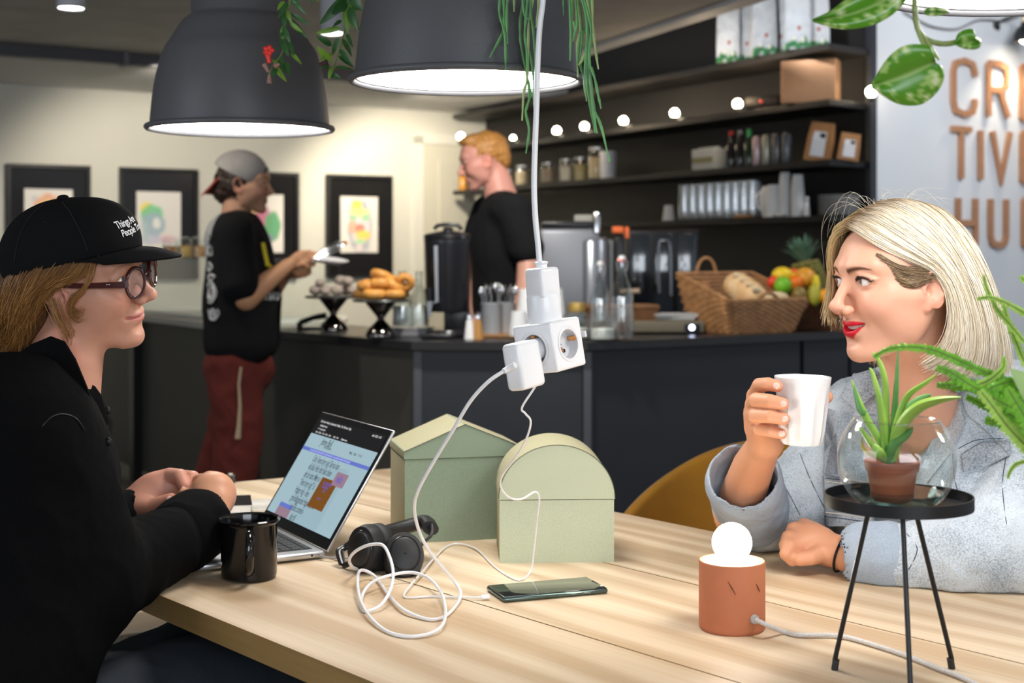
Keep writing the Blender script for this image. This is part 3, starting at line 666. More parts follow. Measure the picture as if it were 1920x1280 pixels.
# board, canisters, cups
p = C(965, 634); r = thing('wooden_board', 'brown wooden board under the steel canisters', 'board', (p.x, p.y+.09, CZ)); mb = MB(); mb.rbox((0, 0, .008), (.30, .17, .016), .004); mb.build('plank', m_wood_b, r)
zb = CZ+.0165
for x, yy, l in ((921, 0, 'steel canister of spoons in front, left of the hanging socket cube'), (948, .055, 'steel canister behind the front one, partly hidden by the white cups')):
    q = C(x, 634); c = (q.x, q.y+.055+yy, zb)
    r = lth('steel_canister', l, 'canister', c, [('cup_body', M('satin_steel', (.50, .52, .54), .45, metal=.35), [(.001, 0), (.041, 0), (.042, .004), (.042, .115), (.0435, .117), (.041, .118), (.040, .114), (.040, .006), (.001, .006)])], 'steel canisters on the wooden board')
    for i in range(9):
        a = i*2.4+x; rr = .024; b = Vector((cos(a)*.018, sin(a)*.018, .006)); e = Vector((cos(a)*(rr+.014), sin(a)*(rr+.014), .145+.02*((i*7) % 5)/5))
        s = thing('spoon', 'steel spoon standing handle down in a canister', 'spoon', c, 0, 'spoons in the steel canisters'); mb = MB(); mb.tube([b, b.lerp(e, .5), e], .0022, 5); mb.build('handle', m_chrome, s); mb = MB(); mb.sph(e+(e-b).normalized()*.017, (.010, .003, .019), 10, 7, rot=(0, 0, a)); mb.build('bowl', m_chrome, s)
ORD = ['lowest', 'second from the bottom', 'third from the bottom', 'fourth from the bottom', 'fifth from the bottom', 'sixth from the bottom', 'seventh from the bottom', 'eighth from the bottom', 'ninth from the bottom', 'topmost']
def ordn(i, n): return 'topmost' if i == n-1 else ORD[i]
def cup_stack(p, n, r0, h0, step, label, group, z=None, name='paper_cup'):
    for i in range(n):
        r = thing(name, label+', '+ordn(i, n), 'cup', (p[0], p[1], p[2]+i*step), 0, group); mb = MB()
        mb.lathe([(r0, 0), (r0*.98, .004), (r0*.74, h0), (.001, h0), (.001, h0-.003), (r0*.71, h0-.003), (r0*.94, .004), (r0*.96, 0)], 24); mb.build('cup_body', m_papercup, r)
cup_stack((C(968, 634).x+.01, 5.42, zb), 2, .038, .085, .008, 'white paper cup in the low stack behind the plug', 'low cup stack by the canisters')
for k, (x, yy, n) in enumerate(((990, 5.55, 8), (1040, 5.60, 8))):
    q = (( x-CXP)*yy/F, yy, CZ)
    cup_stack(q, n, .043, .10, .013, 'white paper cup in the tall stack %s' % ('left of the plug' if k == 0 else 'right of the plug'), 'tall cup stack %s' % ('left' if k == 0 else 'right'))
# swing top bottles
def swing(p, s, label, red):
    r = lth('swing_top_bottle', label, 'bottle', p, [('bottle_glass', m_bottle, [(k*s, z*s) for k, z in [(.001, 0), (.040, 0), (.044, .005), (.044, .165), (.040, .185), (.022, .235), (.0145, .262), (.0135, .295), (.016, .297), (.016, .305), (.011, .305), (.011, .262), (.019, .234), (.037, .185), (.041, .165), (.041, .008), (.001, .006)]])], 'swing top bottles on the counter')
    mb = MB(); mb.lathe([(.001, .323*s), (.012*s, .321*s), (.014*s, .312*s), (.012*s, .304*s), (.001, .303*s)], 16); mb.build('stopper', m_ceramic, r)
    if red: mb = MB(); mb.lathe([(.0125*s, .306*s), (.0155*s, .305*s), (.0155*s, .299*s), (.0125*s, .298*s)], 16); mb.build('rubber_seal', M('red_rubber', (.6, .02, .03), .5), r)
    mb = MB()
    for sg in (-1, 1): mb.tube([(sg*.013*s, 0, .315*s), (sg*.022*s, .0, .295*s), (sg*.019*s, 0, .27*s), (sg*.014*s, 0, .262*s)], .0014, 5)
    mb.build('wire_bail', m_steel, r)
swing((C(1166, 637).x, 5.42, CZ), 1.0, 'tall clear swing-top bottle with red seal at the counter edge', True)
swing((C(1120, 628).x, 5.55, CZ), .93, 'clear swing-top bottle standing behind the taller one', False)
for i, (x, yy, s, l) in enumerate(((1130, 5.38, 1.0, 'low clip-top glass jar in front of the swing-top bottles'), (1084, 5.45, .95, 'low clip-top glass jar right behind the socket cube'))):
    r = lth('glass_jar', l, 'jar', ((x-CXP)*yy/F, yy, CZ), [('jar_glass', m_glass, [(k*s, z*s) for k, z in [(.001, 0), (.046, 0), (.05, .006), (.05, .068), (.042, .080), (.044, .09), (.040, .09), (.039, .081), (.046, .067), (.046, .008), (.001, .006)]]), ('lid', m_glass, [(k*s, z*s) for k, z in [(.045, .092), (.046, .10), (.02, .106), (.001, .106)]]), ('contents', M('sugar_cubes', (.75, .73, .68), .8, noise=(60, .3)), [(.001, .008), (.044*s, .009), (.044*s, .045*s), (.001, .05*s)])], 'clip top jars on the counter')
r = lth('glass_jar', 'small jar with a golden lid behind the socket cube', 'jar', ((1082-CXP)*5.62/F, 5.62, CZ), [('jar_glass', m_glass, [(.001, 0), (.034, 0), (.036, .1), (.033, .1), (.031, .006), (.001, .005)]), ('lid', M('gold_lid', (.55, .36, .10), .35, metal=.6), [(.036, .1), (.037, .103), (.033, .135), (.001, .137)])], 'clip top jars on the counter')
# small basket behind the bottles
def basket(name, label, loc, rz, L_, Wd, Hf, Hb, mat, handles=True, rot=None):
    r = thing(name, label, 'basket', loc, rz, 'wicker baskets on the bar', rot=rot)
    # woven walls : horizontal weavers around a tapered rectangle + uprights
    def ring(t, o=0):
        l = L_/2*(.78+.22*t)+o; w = Wd/2*(.80+.20*t)+o; pts = []
        nx, ny = 16, 12; base = [(-l+2*l*i/nx, -w) for i in range(nx)]+[(l, -w+2*w*i/ny) for i in range(ny)]+[(l-2*l*i/nx, w) for i in range(nx)]+[(-l, w-2*w*i/ny) for i in range(ny)]
        return base, l, w
    mb = MB(); rowsn = 15
    for j in range(rowsn):
        t = j/(rowsn-1); base, l, w = ring(t); pts = []
        for k, (x, y) in enumerate(base):
            h = Hf+(Hb-Hf)*((y/w+1)/2); o = .0022*(1 if (k+j) % 2 else -1); sx = (x/l) if abs(abs(x)-l) < 1e-6 else 0; sy = (y/w) if abs(abs(y)-w) < 1e-6 else 0
            pts.append((x+sx*o, y+sy*o, .006+t*h))
        mb.tube(pts, .0062*(Hf+Hb)/.26, 6, closed=True)
    o = mb.build('woven_wall', mat, r); o['kind'] = 'stuff'
    mb = MB(); base, l, w = ring(1); pts = [(x, y, .008+Hf+(Hb-Hf)*((y/w+1)/2)) for x, y in base]; mb.tube(pts, .0085, 8, closed=True); mb.build('rim', mat, r)
    mb = MB(); mb.box((0, 0, .004), (L_*.78, Wd*.8, .008)); mb.build('bottom', mat, r, smooth=False)
    if handles:
        for sy, cx_ in ((1, -L_*.12), (-1, .0)):
            h = Hb if sy > 0 else Hf; mb = MB(); hw = .05; mb.tube([(cx_+hw*cos(a)*1.0, sy*Wd/2, h+.005+(.07 if sy > 0 else .03)*sin(a)) for a in np.linspace(0, pi, 12)], .007, 8); mb.build('handle', mat, r)
    return r
m_wick = M('wicker', (.44, .22, .09), .55, noise=(25, .45))
m_wick2 = M('wicker_dark', (.30, .14, .075), .6, noise=(25, .4))
bz = 5.72
b1 = basket('wicker_basket', 'sloping wicker basket with a bread loaf on the right part of the bar', ((1388-CXP)*6.02/F, 6.0, CZ+.0), .50, .40, .36, .13, .235, m_wick)
b2 = basket('wicker_basket', 'wicker basket of fruit right behind the blonde woman\'s face', ((1575-CXP)*6.30/F, 6.22, CZ+.0), .50, .42, .36, .13, .22, m_wick2)
basket('wicker_basket', 'small brown basket behind the swing-top bottles', ((1160-CXP)*5.95/F, 5.93, CZ), .1, .30, .16, .10, .10, M('wicker_small', (.22, .10, .04), .6, noise=(25, .4)), False)
def onb(b, x, y, z):
    Rm = Matrix.Translation(b.location) @ Matrix.Rotation(.50, 4, 'Z'); return Rm @ Vector((x, y, z))
m_bread = M('bread_crust', (.62, .34, .13), .6, noise=(14, .5), bump=(40, .4, .004), col2=(.80, .62, .38))
la = W(1368, 528, 6.08); lb = W(1428, 572, 5.92)
r = thing('bread_loaf', 'long crusty bread loaf lying diagonally in the wicker basket', 'bread', tuple(lb))
mb = MB(); q_ = cr([la-lb, (la-lb)*.66+Vector((0, 0, .006)), (la-lb)*.33+Vector((0, 0, .006)), Vector()], 8); n_ = len(q_); mb.tube(q_, [.062*sqrt(max(.02, 1-(2*i/(n_-1)-1)**4)) for i in range(n_)], 24); mb.build('crust', m_bread, r, ang=80)
mb = MB()
for t_ in (.2, .4, .6, .8): c_ = (la-lb)*t_+Vector((-.0, -.045, .042)); mb.sph(c_, (.036, .010, .016), 10, 8, rot=(.6, .3, .9))
o = mb.build('score_marks', M('flour_white', (.80, .66, .44), .8), r); o['kind'] = 'stuff'
p = onb(b1, .07, -.15, .125); r = thing('bread_roll', 'pale bread roll at the front rim of the wicker basket', 'bread', tuple(p), .4); mb = MB(); mb.sph((0, 0, .02), (.055, .032, .026), 20, 14); mb.build('crust', M('pale_crust', (.78, .60, .36), .6, noise=(20, .2)), r)
p = onb(b1, -.12, .10, .12); r = thing('bread_loaf', 'brown bread loaf standing at the back left inside the wicker basket', 'bread', tuple(p), .4); mb = MB(); mb.sph((0, 0, .03), (.035, .04, .07), 20, 14); mb.build('crust', M('brown_crust', (.30, .13, .05), .6, noise=(20, .3)), r)
# fruit
fr = [('lemon', 'yellow lemon', 1467, 515, .040, (.9, .62, .02), 6.10, (1.15, .9, .85)), ('orange', 'tan orange on top of the pile', 1510, 521, .046, (.85, .38, .03), 6.12, (1, 1, 1)),
      ('lime', 'bright green lime', 1468, 535, .038, (.18, .50, .02), 5.98, (1, 1, 1)), ('tomato', 'red tomato at the left rim', 1450, 529, .026, (.75, .05, .02), 6.05, (1, 1, 1)), ('kiwi', 'brown kiwi', 1498, 552, .035, (.26, .17, .04), 5.98, (1, 1.1, 1)),
      ('pear', 'green pear', 1527, 553, .036, (.50, .46, .05), 5.98, (.8, .9, 1.3)), ('banana', 'yellow banana tip', 1530, 535, .022, (.92, .70, .03), 6.0, (.8, 1, 2.1)), ('orange', 'bright orange clementine near the woman\'s hair', 1546, 555, .030, (.95, .38, .01), 5.98, (1, 1, 1)),
      ('orange', 'orange half hidden between lime and kiwi', 1492, 530, .032, (.9, .2, .01), 6.08, (1, 1, 1)), ('orange', 'orange low behind the lime and kiwi', 1482, 560, .03, (.92, .25, .01), 6.06, (1, 1, 1)), ('orange', 'small clementine lowest at the woman\'s cheek', 1556, 566, .024, (.95, .45, .02), 5.96, (1, 1, 1)),
      ('apple', 'red apple buried between lemon and orange', 1488, 514, .026, (.8, .12, .02), 6.16, (1, 1, 1))]
for nm, l, x, y, rr, c, d_, sq in fr:
    p = W(x, y, d_); r = thing(nm, l+' in the fruit basket', nm if nm != 'orange' else 'orange', (p.x, p.y, p.z-rr*sq[2])); mb = MB(); mb.sph((0, 0, rr*sq[2]), (rr*sq[0], rr*sq[1], rr*sq[2]), 20, 14)
    if nm == 'lemon': mb.sph((rr*1.1, 0, rr*.8), rr*.3, 10, 8)
    if nm == 'pear': mb.sph((0, 0, rr*2.0), rr*.5, 12, 8)
    mb.build('flesh' if nm != 'kiwi' else 'skin', M('fruit_%d_%d' % (x, y), c, .4, noise=(30, .2), bump=(250, .15)), r)
    mb = MB(); mb.cyl((0, 0, rr*sq[2]*1.9), (0.002, 0, rr*sq[2]*2.1), .003); mb.build('stem', M('stem_brown', (.10, .07, .02), .8), r)
p = W(1528, 560, 6.22); r = thing('pineapple', 'pineapple with a grey-green leaf crown behind the fruit', 'pineapple', tuple(p+Vector((0, .04, 0))), 0, None, rot=(0, -.22, 0))
mb = MB(); NN = 16
for j in range(9):
    for i in range(12):
        zz = .02+j*.017; rr = .062*sqrt(max(.1, 1-((zz-.09)/.11)**2)); a = 2*pi*(i+.5*(j % 2))/12; mb.sph((rr*cos(a), rr*sin(a), zz), (.0155, .0155, .011), 6, 5)
o = mb.build('rind_eyes', M('pineapple_skin', (.28, .26, .06), .6, noise=(60, .5)), r); o['kind'] = 'stuff'
mb = MB(); mb.sph((0, 0, .09), (.058, .058, .09), 16, 12); mb.build('body', M('pineapple_in', (.2, .15, .05), .7), r)
rr_ = random.Random(3)
for k in range(34):
    a = k*2.399; t = k/34; L_ = .12-.04*t+.03*t*rr_.random(); out = .055*(1-t)+.012; base = Vector((cos(a)*.015, sin(a)*.015, .165+.01*t)); tip = base+Vector((cos(a)*out*1.5, sin(a)*out*1.5, L_*(.55+.6*t)))
    mid = base.lerp(tip, .5)+Vector((0, 0, .015)); w = Vector((-sin(a), cos(a), 0))*.011; mb = MB(); mb.add([base-w, base+w, mid+w, mid-w, tip, mid+Vector((cos(a), sin(a), 0))*.005], [(0, 1, 2, 5), (0, 5, 3), (3, 5, 4), (5, 2, 4)]); mb.build('leaf', M('pineapple_leaf', (.16, .30, .20), .5, noise=(20, .35)), r, smooth=False)
# machines behind the counter
bc = [S(1000, 4, -.30), S(1300, 4, -.30)]
r = thing('coffee_machine', 'large grey coffee machine behind the barista', 'coffee machine', ((1076-CXP)*6.35/F, 6.35, CZ))
mach = [r]
m_mg = M('machine_grey', (.26, .27, .30), .4, metal=.3)
mb = MB(); mb.rbox((-.025, 0, .23), (.27, .20, .42), .02); mb.build('housing', m_mg, r)
mb = MB(); mb.lathe([(.001, .02), (.075, .02), (.075, .38), (.06, .40), (.001, .40)], 32, c=(.08, -.04, 0)); mb.build('boiler', M('machine_grey2', (.26, .28, .31), .3, metal=.6), r)
mb = MB(); mb.rbox((-.03, 0, .455), (.24, .2, .03), .008); mb.build('black_top', m_urn, r)
mb = MB(); mb.rbox((.15, .02, .22), (.055, .12, .34), .015); mb.build('side_column', M('machine_grey3', (.20, .21, .22), .45), r)
mb = MB(); mb.rbox((.05, -.02, .475), (.10, .05, .05), .006); mb.build('panel_label', M('machine_label', (.35, .34, .30), .5), r)
mb = MB(); mb.lathe([(.001, 0), (.018, 0), (.018, .07), (.012, .09), (.001, .09)], 16, c=(.095, -.1, .42)); mb.build('steel_knob', m_chrome, r)
r = thing('coffee_grinder', 'slim black grinder with orange top parts beside the grey machine', 'grinder', ((1162-CXP)*6.3/F, 6.3, CZ))
mb = MB(); mb.rbox((0, 0, .20), (.04, .10, .40), .006); mb.build('body', m_urn, r)
m_or = M('orange_plastic', (.75, .14, .03), .4)
mb = MB(); mb.rbox((-.012, -.03, .432), (.05, .06, .03), .006); mb.build('hopper_clip', m_or, r); mb = MB(); mb.rbox((.03, -.02, .42), (.018, .04, .05), .004); mb.build('lever', m_or, r)
mb = MB(); mb.sph((-.003, -.052, .305), .008); mb.build('indicator_lamp', emis('orange_led', (1, .18, .02), 12), r)
mb = MB(); mb.cyl((0, -.05, .16), (.08, -.09, .165), .011); mb.build('grip', M('grip_wood', (.45, .34, .24), .5), r)
r = thing('display_fridge', 'dark glass-fronted cooler behind the swing-top bottles', 'cooler', ((1240-CXP)*6.75/F, 6.75, CZ-.02))
mb = MB(); mb.rbox((0, .03, .24), (.34, .22, .44), .01); mb.build('cabinet', m_black, r)
for i, x in enumerate((-.11, .0, .11)):
    mb = MB(); mb.rbox((x, -.085, .25), (.09, .012, .38), .004); mb.build('glass_door', M('dark_gloss', (.02, .025, .032), .06, coat=1), r)
mb = MB()
mb.tube(cr([(-.02, -.1, .16), (-.022, -.102, .38), (.0, -.104, .405), (.03, -.102, .38), (.035, -.1, .15)], 5), .006, 6); mb.build('door_handle', M('reflective_rim', (.28, .31, .36), .25, metal=.7), r)
r = thing('paper_pile', 'pile of white papers on the bar beside the bread basket', 'paper', ((1255-CXP)*5.95/F, 5.95, CZ+.055))
for i in range(4): mb = MB(); mb.box((.004*i, -.003*i, .003+.006*i), (.19, .13, .005), rot=(0, 0, .05*i)); mb.build('sheet', M('paper_grey', (.5, .5, .5), .7), r, smooth=False)
r = thing('cash_drawer', 'olive drawer unit with a bluish white lamp under the white papers', 'drawer', ((1248-CXP)*5.87/F, 5.87, CZ))
mb = MB(); mb.rbox((0, 0, .03), (.30, .15, .045), .004); mb.build('body', M('olive_drawer', (.14, .12, .08), .5), r); mb = MB(); mb.rbox((.10, -.078, .028), (.06, .008, .028), .002); mb.build('lamp_plate', m_black, r); mb = MB(); mb.sph((.098, -.084, .028), .011); mb.build('indicator_lamp', emis('white_led', (.6, .7, 1), 7), r)
# cloth/menu tray and black handle left of the cake stand
p = C(565, 604); r = thing('serving_tray', 'pale tray on the bar right behind the standing man', 'tray', (p.x+.10, p.y+.02, CZ)); mb = MB(); mb.rbox((0, 0, .006), (.22, .16, .012), .003); mb.build('tray_board', M('pale_tray', (.55, .53, .47), .6), r); mb = MB(); mb.rbox((0, .075, .018), (.22, .01, .02), .002); mb.build('tray_rim', M('pale_tray', (.55, .53, .47), .6), r)
p = C(575, 618); r = thing('bread_knife', 'black knife handle resting on a block between the man and the cake stand', 'knife', (p.x, p.y, CZ)); mb = MB(); mb.tube([(-.03, 0, .03), (.03, 0, .052), (.085, .0, .062)], [.012, .012, .014], 10); mb.build('handle', m_black, r); mb = MB(); mb.box((-.03, 0, .016), (.02, .05, .032)); mb.box((.02, 0, .006), (.11, .03, .010)); mb.build('blade_rest', m_black, r, smooth=False)
# jars on the glass shelf of the display counter
for i, (x, c) in enumerate(((318, (.35, .15, .03)), (345, (.55, .33, .08)), (372, (.42, .22, .07)))):
    d_ = 7.05-.12*i; p = ((x-CXP)*d_/F, d_, 1.2035)
    lth('storage_jar', 'glass jar of brown biscuits on the display case, %s' % ['leftmost, above the cap brim', 'middle one of three', 'rightmost, beside the standing man'][i], 'jar', p, [
        ('jar_glass', m_glass, [(.001, 0), (.034, 0), (.036, .004), (.036, .075), (.031, .085), (.033, .09), (.029, .09), (.033, .075), (.033, .005), (.001, .004)]), ('contents', M('biscuit_%d' % i, c, .7, noise=(60, .5)), [(.001, .006), (.032, .006), (.032, .06), (.001, .062)]), ('lid', m_glass, [(.034, .091), (.035, .098), (.012, .104), (.001, .104)])], 'biscuit jars on the glass display case')
# ---------------- shelf 4 : glasses, cups, plates ----------------
gl = MB(); gl.lathe([(.030, 0), (.031, .002), (.0335, .05), (.027, .19), (.026, .19), (.031, .05), (.028, .006), (.001, .006), (.001, 0)], 18)
g0 = None
for j, (row, ins) in enumerate(((range(9), .05), (range(9), .13))):
    for i in row:
        p = S(1283+i*16+(7 if j else 0), 4, ins)
        if g0 is None:
            g0 = thing('drinking_glass', 'tall clear drinking glass in the dense rows on the lowest shelf', 'glass', tuple(p), 0, 'drinking glasses on the lowest shelf'); gl.build('glass_body', thin_glass('tumbler_glass', (.93, .94, .95), (1, 1, 1), 2.2, .14), g0)
            bb = MB(); bb.lathe([(.001, .178), (.026, .178), (.0255, .190), (.001, .190)], 18); bb.build('glass_base', m_glass, g0)
        else: dup(g0, tuple(p))
p = S(1254, 4, .06); r = lth('paper_cup', 'single white cup upside down at the left end of the glasses', 'cup', tuple(p), [('cup_body', m_papercup, [(.036, 0), (.024, .085), (.001, .086)])])
p = S(1445, 4, .07); r = thing('ceramic_jug', 'white bulging jug left of the tall cup stacks on the lowest shelf', 'jug', tuple(p-Vector((.01, 0, 0)))); mb = MB(); mb.lathe([(.001, 0), (.030, 0), (.046, .05), (.048, .10), (.035, .15), (.030, .155), (.001, .155)], 28); mb.build('jug_body', m_ceramic, r)
mb = MB(); mb.tube([(-.035, 0, .13), (-.062, 0, .11), (-.06, 0, .06), (-.042, 0, .04)], .006); mb.build('handle', m_ceramic, r)
for k, (x, n, r0) in enumerate(((1450, 5, .037), (1472, 9, .033), (1496, 8, .033))):
    p = S(x, 4, .045 if k else .02); cup_stack(tuple(p), n, r0, .10, .0145, 'white cup of the %s shelf stack' % ['left', 'middle', 'right'][k], ['left', 'middle', 'right'][k]+' cup stack on the lowest shelf')
p = S(1513, 4, .03); lth('shaker', 'small white pepper mill between the cups and the plates', 'shaker', tuple(p), [('body', m_ceramic, [(.001, 0), (.016, 0), (.014, .03), (.009, .07), (.001, .072)]), ('cap', m_steel, [(.009, .072), (.011, .08), (.008, .092), (.001, .094)])])
for x, l in ((1395, 'brown wooden coaster lying in front of the glasses'), (1462, 'small grey dish in front of the white cups')):
    p = S(x, 4, .01); r = thing('coaster' if x < 1400 else 'small_dish', l, 'coaster' if x < 1400 else 'dish', tuple(p+Vector((0, 0, 0)))); mb = MB(); mb.lathe([(.001, 0), (.05 if x < 1400 else .032, 0), (.052 if x < 1400 else .034, .008), (.045 if x < 1400 else .028, .014), (.001, .010)], 24); mb.build('disc', m_wood_b if x < 1400 else M('dish_grey', (.4, .4, .38), .4), r)
for i in range(10):
    p = S(1573, 4, .13); r = thing('plate', 'white plate in the shelf stack, '+ordn(i, 10), 'plate', (p.x, p.y, p.z+i*.0098), 0, 'stacked white plates'); mb = MB(); mb.lathe([(.001, 0), (.06, 0), (.098, .007), (.099, .0085), (.096, .0085), (.06, .003), (.001, .003)], 40); mb.build('dish', m_ceramic, r)
    p2 = p
# ---------------- shelf 3 ----------------
p = S(1330, 3, .05); r = thing('can_carton', 'white and olive carton of cans left of the dark bottles', 'carton', tuple(p), -1.075)
mb = MB(); mb.rbox((0, 0, .055), (.19, .09, .11), .003); mb.build('carton_body', M('carton', (.50, .52, .50), .6), r)
mb = MB(); mb.box((0, -.0455, .05), (.18, .002, .03)); mb.build('printed_band', M('olive_band', (.25, .23, .10), .6), r, smooth=False)
for i in range(5): mb = MB(); mb.cyl((-.072+.036*i, 0, .108), (-.072+.036*i, 0, .118), .015, n=12); mb.build('can_top', M('can_top', (.6, .62, .6), .4), r)
for i, (x, c, capc) in enumerate(((1371, (.01, .01, .012), (.5, .02, .03)), (1388, (.01, .01, .012), (.25, .25, .25)), (1405, (.012, .03, .015), (.03, .30, .08)))):
    p = S(x, 3, .05); lth('dark_bottle', 'dark bottle on the jar shelf, with a %s' % ['red cap', 'grey cap', 'green and yellow neck'][i], 'bottle', tuple(p), [('bottle_glass', M('darkglass%d' % i, c, .12), [(.001, 0), (.024, 0), (.025, .005), (.025, .11), (.012, .145), (.010, .155), (.010, .175), (.001, .176)]), ('cap', M('cap%d' % i, capc, .4), [(.0115, .150 if i == 2 else .168), (.0125, .17), (.0125, .187), (.001, .19)])], 'dark bottles on the jar shelf')
for i, x in enumerate((1420, 1438, 1457, 1476)):
    p = S(x, 3, .05); lth('tall_can', ['pinkish silver tall can, leftmost of four', 'olive silver tall can, second of four', 'dark silver tall can, third of four', 'dark silver tall can, rightmost of four'][i]+' on the jar shelf', 'can', tuple(p), [('can_body', M('can%d' % i, [(.55, .42, .46), (.42, .42, .34), (.16, .16, .17), (.15, .16, .18)][i], .3, metal=.5, noise=(40, .3)), [(.001, 0), (.022, 0), (.0245, .006), (.0245, .135), (.021, .145), (.001, .143)]), ('rim', m_steel, [(.021, .145), (.0225, .148), (.020, .150), (.019, .145)])], 'tall cans on the jar shelf')
def kraft(p, w, h, rot, label, lab):
    r = thing('kraft_bag', label, 'paper bag', tuple(p), rot, 'kraft paper bags', rot=(.0, .16, rot)); mb = MB(); d = .055
    mb.add([(-w/2, -d/2, 0), (w/2, -d/2, 0), (w/2, d/2, 0), (-w/2, d/2, 0), (-w/2*.96, -d*.4, h*.55), (w/2*.96, -d*.4, h*.55), (w/2*.96, d*.4, h*.55), (-w/2*.96, d*.4, h*.55), (-w/2*.9, -.004, h), (w/2*.9, -.004, h), (w/2*.9, .004, h), (-w/2*.9, .004, h)],
           [(3, 2, 1, 0), (0, 1, 5, 4), (1, 2, 6, 5), (2, 3, 7, 6), (3, 0, 4, 7), (4, 5, 9, 8), (5, 6, 10, 9), (6, 7, 11, 10), (7, 4, 8, 11), (8, 9, 10, 11)]); mb.build('bag_body', M('kraft', (.40, .19, .07), .7, noise=(12, .2), bump=(30, .4, .004)), r, smooth=False)
    mb = MB(); mb.add([(-w*.28, -d/2-.001, h*.12), (w*.28, -d/2-.001, h*.12), (w*.27, -d*.4-.001, h*.56), (-w*.27, -d*.4-.001, h*.56), (w*.25, -d*.25, h*.76), (-w*.25, -d*.25, h*.76)], [(0, 1, 2, 3), (3, 2, 4, 5)]); mb.build('label', M('label_white', (.68, .68, .70), .5), r, smooth=False)
    mb = MB(); mb.box((w*.12, -d*.33, h*.66), (w*.2, .006, h*.12)); mb.build('label_mark', m_black, r, smooth=False)
p = S(1533, 3, .07); kraft(p, .125, .185, -.55, 'standing kraft paper bag with white label at the right of the jar shelf', 1)
p = S(1588, 3, .16); kraft(p, .10, .13, -.1, 'smaller kraft paper bag leaning behind, nearest the white wall', 1)
jars = [(955, .05, (.30, .24, .16), .085, .11), (981, .05, (.42, .32, .20), .10, .13), (1028, .05, (.35, .25, .18), .09, .13), (1062, .05, (.55, .50, .42), .085, .14), (1090, .12, (.40, .33, .16), .10, .15), (1120, .05, (.50, .38, .22), .11, .19)]
for i, (x, ins, c, w, h) in enumerate(jars):
    p = S(x, 3, ins); w = w/2
    lth('storage_jar', 'glass storage jar on the jar shelf, '+['first right of the barista\'s ear', 'tan grain, left of the hanging cable', 'right beside the hanging cable', 'filled with pale flour', 'wide one filled with greenish grain', 'tallest, filled with tan grain, at the right end'][i], 'jar', tuple(p), [
        ('jar_glass', m_glass, [(.001, 0), (w*.96, 0), (w, .006), (w, h*.82), (w*.85, h*.9), (w*.9, h*.93), (w*.8, h*.93), (w*.92, h*.81), (w*.92, .006), (.001, .005)]), ('contents', M('grain%d' % i, c, .8, noise=(80, .3)), [(.001, .007), (w*.91, .007), (w*.91, h*.68), (.001, h*.7)]), ('lid', m_steel, [(w*.92, h*.93), (w*.92, h*.99), (.001, h)])], 'storage jars on the jar shelf')
p = S(1140, 3, .06); r = lth('cup_stack', 'pale ribbed cups stacked beside the tallest storage jar', 'cups', tuple(p), [('cups', M('pale_cup', (.55, .58, .62), .5), [(.001, 0), (.045, 0), (.05, .16), (.047, .16), (.001, .15)])])
# amber bottle at left end
p = S(868, 3, .05); lth('amber_bottle', 'amber bottle at the far left end of the jar shelf by the barista\'s chin', 'bottle', tuple(p), [('bottle_glass', M('amber', (.5, .22, .02), .2), [(.001, 0), (.03, 0), (.03, .09), (.012, .12), (.012, .14), (.001, .14)]), ('cap', m_black, [(.013, .14), (.013, .155), (.001, .156)])])
# ---------------- shelf 2 ----------------
p = S(1432, 2, .07); r = thing('portable_speaker', 'black cylindrical portable speaker beside the copper box', 'speaker', tuple(p), -1.075+.55)
mb = MB(); mb.cyl((-.085, 0, .036), (.085, 0, .036), .036, n=28); mb.build('body', M('speaker_fabric', (.01, .01, .011), .8, bump=(400, .4)), r)
mb = MB(); mb.sph((-.0, -.037, .04), (.010, .002, .008)); mb.build('emblem', M('speaker_red', (.6, .04, .04), .5), r)
for sx in (-1, 1): mb = MB(); mb.cyl((sx*.085, 0, .036), (sx*.09, 0, .036), .03, .027, n=24); mb.build('end_cap', m_urn, r)
p = S(1520, 2, .08); r = thing('copper_box', 'rectangular copper coloured lamp box on the bulb shelf', 'lamp box', tuple(p), -.45)
mb = MB(); mb.rbox((0, 0, .105), (.265, .10, .205), .004); mb.build('box_shell', M('copper_sheet', (.62, .33, .17), .42, metal=.35, noise=(9, .15)), r); mb = MB(); mb.rbox((0, .0, .003), (.25, .09, .006), .001); mb.build('foot', m_black, r)
point_light('bulb_light', S(1400, 2, .02)+Vector((-.02, -.06, .06)), 1.0, .03, (1, .72, .42))
